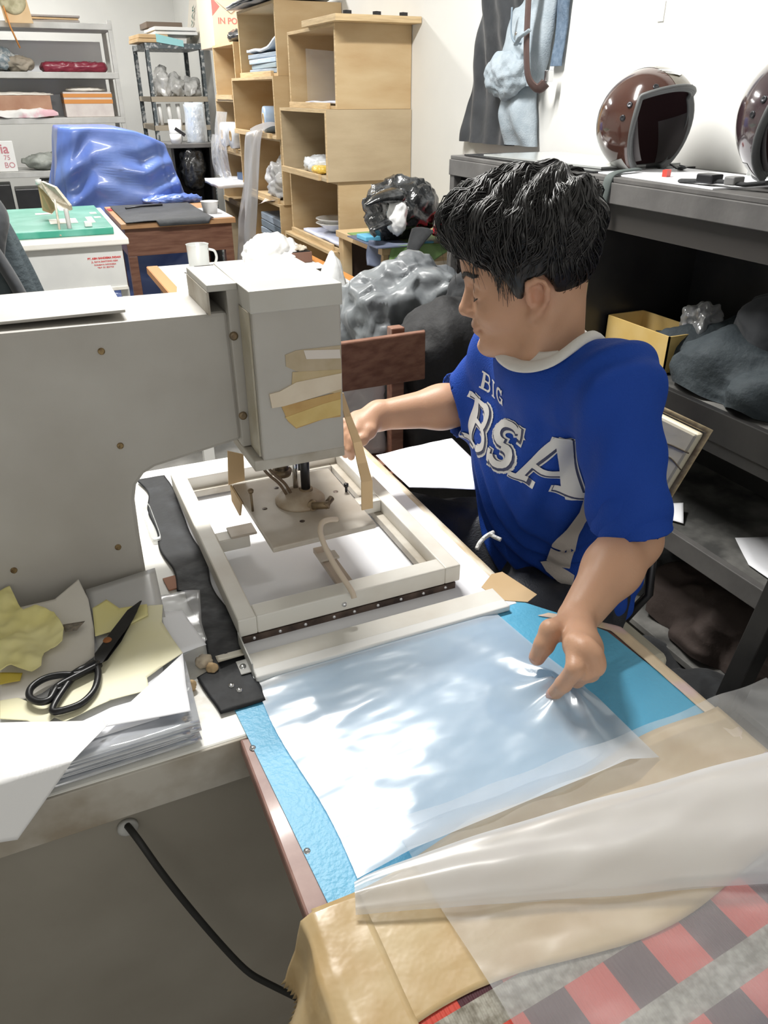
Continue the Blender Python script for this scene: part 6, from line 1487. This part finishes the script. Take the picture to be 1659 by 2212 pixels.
# ---- brows, lashes
M_hair = mat('black_hair', (.009, .0085, .009), .36, spec=.6, col2=(.014, .013, .013), scale=60)
bvh_body = BVHTree.FromPolygons([Vector(v) for v in V], [tuple(f) for f in Fi])
def onto(p, d, off=.0006, far=.2, tree=None):
    h = (tree or bvh_body).ray_cast(Vector(p), Vector(d), far)
    return (h[0] + h[1] * off) if h[0] is not None else Vector(p)
for s in (-1, 1):
    b = MB(); rb = random.Random(5 + s)
    for k in range(110):
        u = rb.random(); y = s * (.014 + .036 * u); z = .022 + .010 * math.sin(u * 2.6) + rb.uniform(-.003, .003)
        a = onto(hw(.16, y, z), -HF, .0005); c = onto(hw(.16, y + s * .007, z + .0015), -HF, .0012)
        b.tube([a, a.lerp(c, .5) + Vector(HF) * .0012, c], [.0010, .0008, .0003], 4)
    b.build('eyebrow', M_hair, body)
    b = MB(); pts = [onto(hw(.16, s * (.0215 + .0225 * t_ / 10), -.0085 - .0035 * math.sin(t_ / 10 * PI)), -HF, .0002) for t_ in range(11)]
    b.tube(pts, [.0006] + [.0013] * 9 + [.0006], 5)
    for k in range(14):
        p_ = pts[0].lerp(pts[-1], (k + .5) / 14); p_ = onto(Vector(hw(.16, s * (.0215 + .0225 * (k + .5) / 14), -.0085 - .0035 * math.sin((k + .5) / 14 * PI))), -HF, .0002)
        b.tube([p_, p_ + Vector(HF * .004 - HU * .003)], [.0004, .0001], 3)
    b.build('eyelashes', M_hair, body)

# ---- hair: a soft cap of hair with layered wavy locks
Hh = Field()
def hfn(P):
    q = (P - H0) @ HM.T / HS
    x, y, z = q[:, 0] + .010, q[:, 1], q[:, 2] - .038
    top = np.clip((q[:, 2] - .03) / .08, 0, 1); fr_ = np.clip((q[:, 0] + .02) / .10, 0, 1)
    ex = .012 + .028 * top + .010 * fr_ * top
    r = np.array([.098, .0765, .085])
    k0 = np.sqrt((x / (r[0] + ex)) ** 2 + (y / (r[1] + ex * .95)) ** 2 + (z / (r[2] + ex * .85)) ** 2)
    d = (k0 - 1) * .085
    ang = np.arctan2(y, x + .05)
    sw = np.clip((q[:, 2] - .005) / .05, 0, 1)
    d = d - .0034 * sw * (np.sin(x * 120 + 2.6 * np.sin(y * 45 + 1) + z * 60) + .55 * np.sin(x * 210 + y * 120 + 2 * np.sin(z * 70)))
    hz = np.interp(q[:, 0], [-.13, -.095, -.06, -.046, -.036, -.024, .004, .012, .022, .034, .05, .075, .10], [-.125, -.118, -.100, -.078, -.012, .014, .012, -.022, -.020, .016, .034, .050, .062])
    return np.maximum(d, (hz - q[:, 2]) * .6)
e_ = np.array([.16, .16, .16]); Hh.add(hfn, H0 - e_, H0 + e_, .003)
HV, HFi = Hh.mesh(.0030)
hair_base = (HV, HFi)
mbh = MB()
mbh.add([tuple(v) for v in HV], [tuple(f) for f in HFi.tolist()], 0, True)
rh = random.Random(11)
treeh = BVHTree.FromPolygons([Vector(v) for v in HV], [tuple(f) for f in HFi])
cen = hw(-.012, 0, .03)
def lock(az, e0, e1, wav, r0, n=13, lift=.004, turn=0.0, ph=0.0, drop=0.0):
    pts = []; 
    for i in range(n):
        t_ = i / (n - 1); e = e0 + (e1 - e0) * t_; a = az + turn * t_ + wav * math.sin(t_ * 7 + ph)
        # crown frame tipped backwards
        d = np.array([math.cos(a) * math.cos(e), math.sin(a) * math.cos(e), math.sin(e)])
        c_, s_ = math.cos(R(-28)), math.sin(R(-28)); d = np.array([d[0] * c_ + d[2] * s_, d[1], -d[0] * s_ + d[2] * c_])
        dw = HF * d[0] + HL * d[1] + HU * d[2]
        h = treeh.ray_cast(Vector(cen + dw * .30), Vector(-dw), .30)
        if h[0] is None: 
            if len(pts) < 3: return None
            break
        rad = (h[0] - Vector(cen)).length
        p = Vector(cen + dw * (rad + lift * math.sin(PI * min(1, t_ * 1.1)) + .004 * math.sin(t_ * 9 + ph) * t_))
        pts.append(p)
    if drop and len(pts) > 3:
        last = pts[-1]; dd = (pts[-1] - pts[-2]).normalized()
        for i in range(4): last = last + (dd * (1 - i * .2) + Vector(-HU) * (.4 + .3 * i)).normalized() * drop; pts.append(last)
    return pts
# top and fringe: loose waves combed from the crown to the front and sides
for k in range(1700):
    az = rh.uniform(-2.6, 2.6); t0 = rh.uniform(0, .8) - .12
    p = lock(az, R(84) - t0 * R(92), R(84) - t0 * R(92) - R(rh.uniform(28, 48)), .085, 0, 14, rh.uniform(.000, .0035), rh.uniform(-.12, .12) + .25 * math.sin(az * 3), 2.2 * math.sin(az * 5) + t0 * 5)
    if p and len(p) > 4:
        n_ = len(p); r_ = rh.choice((.0007, .0009, .0012, .0020)); mbh.tube(p, [r_ * math.sin(PI * (i + .35) / n_) ** .8 for i in range(n_)], 8, flat=.6)
for k in range(260):    # fringe ends falling on the forehead and temple
    az = rh.uniform(-.9, 1.15)
    p = lock(az, R(40), R(rh.uniform(-24, -8)), rh.uniform(.03, .10), 0, 12, rh.uniform(.006, .013), rh.uniform(-.1, .25), rh.uniform(0, 6), drop=rh.uniform(.004, .011))
    if p and len(p) > 4:
        n_ = len(p); r_ = rh.uniform(.0006, .0017); mbh.tube(p, [r_ * (1 - (i / n_) ** 2 * .85) for i in range(n_)], 5, flat=.6)
for k in range(120):    # short sides and nape
    az = rh.choice((-1, 1)) * rh.uniform(1.1, 3.1); e0 = R(rh.uniform(-5, 45))
    p = lock(az, e0, e0 - R(rh.uniform(14, 26)), .02, 0, 8, .0015, rh.uniform(-.1, .1), 0)
    if p and len(p) > 3:
        n_ = len(p); mbh.tube(p, [.0010 * (1 - (i / n_) ** 2 * .8) for i in range(n_)], 4, flat=.5)
mbh.build('hair', M_hair, body)

# ---- shirt
S_ = Field()
S_.econe(neck - Zv * .034 + Fb * .006, chest, .088, .174, Fb, .66, .05)
S_.econe(chest, waist + Zv * .02, .174, .164, Fb, .70, .05); S_.econe(waist + Zv * .02, pelvis + Zv * .015 - Fb * .01, .172, .190, Fb, .74, .05)
S_.cone(neck - Zv * .060 + Lb * .03 - Fb * .012, sh_n, .062, .056, .04); S_.cone(neck - Zv * .060 - Lb * .03 - Fb * .012, sh_f, .062, .054, .04)
# sleeves widen toward the elbow; the hems are cut square and hollow
dn = nrm(el_n - sh_n); S_end = sh_n + dn * (np.linalg.norm(el_n - sh_n) * .98)
S_.cone(sh_n, S_end + dn * .05, .056, .061, .04)
df = nrm(el_f - sh_f); Sf_end = sh_f + df * np.linalg.norm(el_f - sh_f) * 1.02 + nrm(wr_f - el_f) * .0
S_.cone(sh_f, Sf_end, .056, .060, .04); du = nrm(wr_f - el_f); S_.cone(Sf_end, el_f + du * .07, .060, .058, .03)
def halfspace(p0, n, c, rad):
    p0, n = A3(p0), nrm(n)
    def f(P): return np.maximum(-((P - p0) @ n), np.linalg.norm(P - c, axis=1) - rad)
    S_.add(f, c - rad, c + rad, .002, 's')
halfspace(S_end + Zv * .012, nrm(dn + np.array([.0, .0, -.5])), S_end + dn * .11, .155)
cf = el_f + du * .10; halfspace(el_f + du * .045, du, cf, .075)
S_.cone(S_end - dn * .06, S_end + dn * .05, .052, .056, .004, 's')
S_.cone(el_f, el_f + du * .08, .052, .058, .004, 's')
# neck hole
S_.ell(neck + Fb * .012 + Zv * .018, (.074, .080, .056), np.stack([Fb, Lb, Zv]), .006, 's')
SV, SF = S_.mesh(.0032)
N_ = vnormals(SV, SF)
def foldn(p):
    v = Vector(p); r = (p - chest)
    lat = float(r @ Lb); up_ = float(r[2]); fr2 = float(r @ Fb)
    a = noise.noise(Vector((lat * 7, fr2 * 7, up_ * 3.2)) + Vector((3, 1, 2))) * .013
    # drag lines from the armpit to the belly and at the waist
    a += .0075 * math.sin((up_ * 1.0 + lat * 1.6 + fr2) * 48 + 5 * noise.noise(v * 6)) * max(0, min(1, (.02 - up_) / .18))
    a += .0060 * math.sin((lat * 2.0 - up_) * 60 + 4 * noise.noise(v * 5)) * max(0, min(1, (lat - .02) / .12))
    # soft pulls running from the neck over the chest and down the sleeves
    a += .0045 * math.sin((lat * 1.3 + up_ * .9) * 42 + 3 * noise.noise(v * 4)) * max(0, min(1, (up_ + .02) / .1)) * max(0, min(1, (.17 - up_) / .08))
    return a
disp = np.array([foldn(p) for p in SV]) * np.clip((np.linalg.norm(SV - neck, axis=1) - .09) / .06, 0, 1)
_seg = np.clip(((SV - sh_n) @ (el_n - sh_n)) / ((el_n - sh_n) @ (el_n - sh_n)), 0, 1); _ds = np.linalg.norm(SV - sh_n - _seg[:, None] * (el_n - sh_n), axis=1)
disp = np.where(_ds < .08, disp * .5, disp); SV2 = SV + N_ * disp[:, None]
M_shirt = mat('blue_jersey', (.012, .060, .36), .7, col2=(.015, .070, .40), scale=4, bump=.25, bscale=420, spec=.2)
shirt = np_mesh('jersey', SV2, SF, M_shirt, body)
bvs = BVHTree.FromPolygons([Vector(v) for v in SV2], [tuple(f) for f in SF])
M_wht = mat('white_trim', (.78, .76, .72), .7, bump=.1, bscale=200)
# collar: a band round the neck, deep in front
_q = (SV - (neck + Fb * .012 + Zv * .018)) @ np.stack([Fb, Lb, Zv]).T / np.array([.074, .080, .056])
_on = np.where(np.abs(np.linalg.norm(_q, axis=1) - 1) < .07)[0]; _an = np.arctan2(_q[_on, 1], _q[_on, 0])
rims = []
for i in range(72):
    a_ = (2 * PI * i / 72 + PI) % (2 * PI) - PI
    dlt = np.abs((_an - a_ + PI) % (2 * PI) - PI) < .09; c_ = _on[dlt]
    d_ = Vector(Fb * math.cos(a_) + Lb * math.sin(a_))
    rims.append((Vector(SV2[c_[np.argmax(SV2[c_, 2])]]) if len(c_) else Vector(neck) + d_ * .07, d_))
rp = [r_[0].copy() for r_ in rims]
for _ in range(4): rp = [(rp[i - 1] + rp[i] * 2 + rp[(i + 1) % 72]) / 4 for i in range(72)]
rp = [p + rims[i][1] * .003 + Vector((0, 0, .002)) for i, p in enumerate(rp)]
def collar(u, v):
    i = int(round(u * 72)) % 72; p = rp[i]; d = rims[i][1]; a = 2 * PI * u; an = PI * 2 * v
    w = .0085 + .003 * max(0, math.cos(a)); sl = (d * .8 + Vector((0, 0, -.6))).normalized(); up_ = (Vector((0, 0, 1)) * .8 + d * .6).normalized()
    return p - sl * .002 + sl * (w * math.cos(an)) + up_ * (.0045 * math.sin(an) + .0045)
MB().grid(collar, 72, 10, wrap=True).build('collar', M_wht, shirt)
def bib(u, v):
    k = (u - .5) * 2; i = int(round(k * 14)) % 72; p = rp[i]; d = rims[i][1]
    wd = .024 * math.sqrt(max(0, 1 - k * k))
    return p - d * (.001 + wd * v) + Vector((0, 0, 1)) * (.002 + wd * .9 * v)
MB().grid(bib, 28, 6).build('collar_band', M_wht, shirt, thick=.003)

def dense(V2, F2, maxl):
    bm = bmesh.new(); vv = [bm.verts.new(p) for p in V2]
    for f in F2:
        try: bm.faces.new([vv[i] for i in f])
        except ValueError: pass
    for _ in range(5):
        es = [e for e in bm.edges if e.calc_length() > maxl]
        if not es: break
        bmesh.ops.subdivide_edges(bm, edges=es, cuts=1); bmesh.ops.triangulate(bm, faces=list(bm.faces))
    idx = {v: i for i, v in enumerate(bm.verts)}
    r_ = [v.co.copy() for v in bm.verts], [tuple(idx[v] for v in f.verts) for f in bm.faces]; bm.free(); return r_
_fk = [f for f in SF.tolist() if _ds[f[0]] > .064]
bvt = BVHTree.FromPolygons([Vector(v) for v in SV2], [tuple(f) for f in _fk])
def biggest(F3):
    par = {}
    def find(x):
        while par.setdefault(x, x) != x: par[x] = par[par[x]]; x = par[x]
        return x
    for f in F3:
        for i in f[1:]: par[find(i)] = find(f[0])
    cnt = {}
    for f in F3: cnt[find(f[0])] = cnt.get(find(f[0]), 0) + 1
    m_ = max(cnt, key=cnt.get) if cnt else None
    return [f for f in F3 if find(f[0]) == m_]
def decal(name, pts2, faces, org, eu, ev, dr, m, off, maxl=.006):
    P2, F2 = dense([Vector((p[0], p[1], 0)) for p in pts2], faces, maxl); out = []; okv = []
    for p in P2:
        ph_ = p.x / .135; dd_ = Fb * math.cos(ph_) + Lb * math.sin(ph_)
        w = Vector(A3(org) + A3(ev) * p.y + dd_ * .30); dr = -dd_
        h = bvt.ray_cast(w, Vector(dr), .6)
        if h[0] is None or (h[0] - w).length > .27 or (h[0] - w).length < .06: out.append(w); okv.append(False)
        else: out.append(h[0] - Vector(dr) * off * .2 + h[1] * off); okv.append(True)
    F3 = biggest([f for f in F2 if all(okv[i] for i in f)]) if name == 'side_panel' else [f for f in F2 if all(okv[i] for i in f)]
    return MB().add(out, F3, 0, True).build(name, m, shirt)
# slab letters
def glyph(ch):
    """outlined slab serif letter as polygons, unit height 1, returns list of strokes (quads)"""
    S = []
    def q(a, b, w):
        a, b = Vector((*a, 0)), Vector((*b, 0)); d = (b - a).normalized(); n = Vector((-d.y, d.x, 0)) * w / 2
        S.append([a - n, b - n, b + n, a + n])
    def arc(cx, cy, rx, ry_, a0, a1, w, n=12):
        pi_, po = [], []
        for i in range(n + 1):
            a = R(a0 + (a1 - a0) * i / n); c, s_ = math.cos(a), math.sin(a)
            po.append(Vector((cx + (rx + w / 2) * c, cy + (ry_ + w / 2) * s_, 0))); pi_.append(Vector((cx + (rx - w / 2) * c, cy + (ry_ - w / 2) * s_, 0)))
        for i in range(n): S.append([pi_[i], po[i], po[i + 1], pi_[i + 1]])
    if ch == 'B':
        q((-.25, 0), (-.25, 1), .17); q((-.42, .05), (.08, .05), .10); q((-.42, .95), (.08, .95), .10); q((-.2, .52), (.08, .52), .10)
        arc(.08, .735, .18, .215, -90, 90, .13); arc(.10, .285, .21, .235, -90, 90, .14)
    elif ch == 'S':
        arc(0, .73, .22, .195, 20, 270, .15); arc(0, .27, .22, .195, -160, 90, .15)
        q((.25, .70), (.25, 1.0), .09); q((-.25, .0), (-.25, .30), .09)
    elif ch == 'A':
        q((-.34, .05), (-.02, .96), .13); q((.36, .05), (.04, .96), .19); q((-.20, .33), (.22, .33), .10)
        q((-.50, .05), (-.18, .05), .10); q((.16, .05), (.52, .05), .10); q((-.08, .965), (.12, .965), .07)
    elif ch == 'I':
        q((0, 0), (0, 1), .17); q((-.2, .05), (.2, .05), .10); q((-.2, .95), (.2, .95), .10)
    elif ch == 'G':
        arc(0, .5, .30, .42, 40, 330, .15, 18); q((.02, .45), (.40, .45), .10); q((.30, .05), (.30, .48), .12); q((.26, .66), (.26, .96), .08)
    return S
def word(chars, cx, y0, size, adv, name, m, off, grow=0.0, dx=0, dy=0):
    for i, ch in enumerate(chars):
        pts, fs = [], []
        for quad in glyph(ch):
            c = sum(quad, Vector()) / 4; b0 = len(pts)
            for p in quad:
                g = p + ((p - c).normalized() * grow if grow else Vector())
                pts.append((cx + adv * i + g.x * size + dx, y0 + g.y * size + dy))
            fs.append((b0, b0 + 1, b0 + 2, b0 + 3))
        decal(name, pts, fs, chest_o, Eu, Ev, -Fb, m, off)
spine_up = nrm(neck - waist)
Ev = nrm(spine_up - Fb * (spine_up @ Fb)); Eu = np.cross(Ev, Fb) * 1.0
if Eu @ Lb < 0: Eu = -Eu
chest_o = chest + Zv * 0
M_lett = mat('white_print', (.80, .79, .77), .6); M_lett_sh = mat('navy_print', (.04, .05, .12), .6)
LY, LS = -.018, .108
CXL = -.058
word('BSA', CXL, LY, LS, .090, 'letter_outline', M_lett, .0010, .075, .004, -.004)
word('BSA', CXL, LY, LS, .090, 'letter_shadow', M_lett_sh, .0016, .035, .0028, -.0028)
word('BSA', CXL, LY, LS, .090, 'letter', M_lett, .0022)
word('BIG', CXL - .004, LY + LS + .022, .036, .030, 'small_letter', M_lett, .0014)
# white side panel and hem: sewn-in cloth, found on the jersey's own surface
def cam_decal(name, outl, m, off=.0050):
    bm = bmesh.new(); f = bm.faces.new([bm.verts.new((x, y, 0)) for x, y in outl]); bmesh.ops.triangulate(bm, faces=[f])
    P2 = [v.co.copy() for v in bm.verts]; idx = {v: i for i, v in enumerate(bm.verts)}; F2 = [tuple(idx[v] for v in f.verts) for f in bm.faces]; bm.free()
    P2, F2 = dense(P2, F2, 7.0); out = []; okv = []
    for p in P2:
        d = Vector(_ray(p.x, p.y)).normalized(); h = bvt.ray_cast(Vector(_C), d, 3)
        out.append(h[0] + h[1] * off if h[0] is not None else Vector((0, 0, 0))); okv.append(h[0] is not None)
    F3 = [f for f in F2 if all(okv[i] for i in f) and max((out[f[0]] - out[f[1]]).length, (out[f[1]] - out[f[2]]).length) < .035]
    F3 = biggest(F3)
    return MB().add(out, F3, 0, True).build(name, m, shirt)
M_panel = mat('beige_panel', (.56, .51, .47), .75, bump=.15, bscale=120)
cam_decal('side_panel', [(1276, 1006), (1292, 1018), (1294, 1050), (1284, 1095), (1262, 1125), (1250, 1150), (1240, 1190), (1230, 1226), (1206, 1222), (1182, 1208), (1196, 1172), (1224, 1138), (1250, 1102), (1264, 1060)], M_panel)
cam_decal('hem_band', [(1168, 1212), (1184, 1210), (1212, 1222), (1240, 1240), (1234, 1266), (1204, 1250), (1182, 1232)], M_panel)

# ---- shorts
P_ = Field()
P_.econe(pelvis + Zv * .04, pelvis - Zv * .01, .165, .185, Fb, .80, .05)
for (a, b) in ((hip_n, kn_n), (hip_f, kn_f)):
    P_.cone(a, a * .15 + b * .85, .108, .092, .04)
PV, PF = P_.mesh(.005)
N2 = vnormals(PV, PF)
dsp = np.array([.007 * noise.noise(Vector(p * 9)) + .004 * math.sin(p[0] * 60 + p[1] * 40 + 4 * noise.noise(Vector(p * 7))) for p in PV])
shorts = np_mesh('shorts', PV + N2 * dsp[:, None], PF, mat('charcoal_shorts', (.022, .024, .032), .55, col2=(.03, .033, .042), scale=7, bump=.2, bscale=300), body)
dsx = [A3(PD(1066, 1150, 1.30)), A3(PD(1050, 1158, 1.29)), A3(PD(1036, 1172, 1.285)), A3(PD(1030, 1186, 1.28))]
MB().tube(smooth_path([Vector(v) for v in dsx]), .0038, 8).tube(smooth_path([Vector(A3(PD(1056, 1152, 1.295))), Vector(A3(PD(1068, 1160, 1.29))), Vector(A3(PD(1082, 1166, 1.285)))]), .0036, 8).build('drawstring', mat('white_cord', (.74, .74, .72), .8, bump=.6, bscale=120), shorts)

# ---- his chair
pc_t = thing('padded_chair', (.86, 1.06, 0), 'chair with torn cream vinyl back and brown edge under the seated person', 'chair')
MB().box(.70, 1.02, .86, 1.28, .36, .425).build('seat', M_cream, pc_t, bevel=.015)
bx = [(1.035, 1.06, .52), (1.035, 1.30, .52), (1.055, 1.30, .52), (1.055, 1.06, .52), (.972, .868, .912), (.972, 1.24, .912), (.990, 1.24, .912), (.990, .868, .912)]
MB().hexa([Vector(p) for p in bx]).build('backrest', mat('torn_cream_vinyl', (.80, .75, .60), .45, col2=(.74, .67, .50), scale=7, bump=.25, bscale=12), pc_t, bevel=.006)
b = MB(); c4 = [Vector(bx[0]) + Vector((-.003, -.006, 0)), Vector(bx[4]) + Vector((-.003, -.006, .006)), Vector(bx[5]) + Vector((-.003, .006, .006)), Vector(bx[1]) + Vector((-.003, .006, 0))]
b.tube([c4[0] + Vector((.02, 0, 0)), c4[1] + Vector((.02, 0, 0)), c4[2] + Vector((.02, 0, 0)), c4[3] + Vector((.02, 0, 0))], .007, 8); b.build('edge_piping', mat('dirty_tan_edge', (.30, .22, .13), .6, col2=(.55, .45, .28), scale=60), pc_t)
b = MB(); M_tear = mat('tear', (.06, .045, .03), .9)
bkx = lambda z: 1.034 - (z - .52) * .1607
for (a, c) in (((.885, .87), (.99, .85)), ((.90, .83), (.95, .84)), ((.92, .74), (.99, .745))):
    b.tube(smooth_path([Vector((bkx(a[1]), a[0], a[1])), Vector((bkx((a[1] + c[1]) / 2 + .008), (a[0] + c[0]) / 2, (a[1] + c[1]) / 2 + .008)), Vector((bkx(c[1]), c[0], c[1]))], 6, 1), .0013, 5)
b.build('tear_line', M_tear, pc_t)
for (x, y) in ((.73, .88), (.73, 1.24), (1.0, .88), (1.0, 1.24)): MB().tube([(x, y, .40), (x, y, .0)], .013, 10).build('leg', M_dsteel, pc_t)
for y in (1.00, 1.20): MB().tube([(1.01, y, .41), (1.075, y, .47), (1.048, y, .70)], .010, 8).build('back_support', M_dsteel, pc_t)
# paper sheets on his far knee and the bench edge
q_ = [PZ(812, 986, .735), PZ(975, 950, .705), PZ(1034, 1008, .70), PZ(1026, 1060, .70), PZ(884, 1056, .735)]
for k in range(3):
    off = Vector((.004 * k, .006 * k, -.0025 * k)); tag(outline_sheet([v + off for v in q_], 20 + k, .0025, cuts=5, freq=9).build('lap_paper', M_paper, thick=.0005), ('topmost', 'middle', 'lowest')[k] + ' white paper sheet on the thigh, between bench edge and jersey', 'paper', 'paper sheets on the lap')
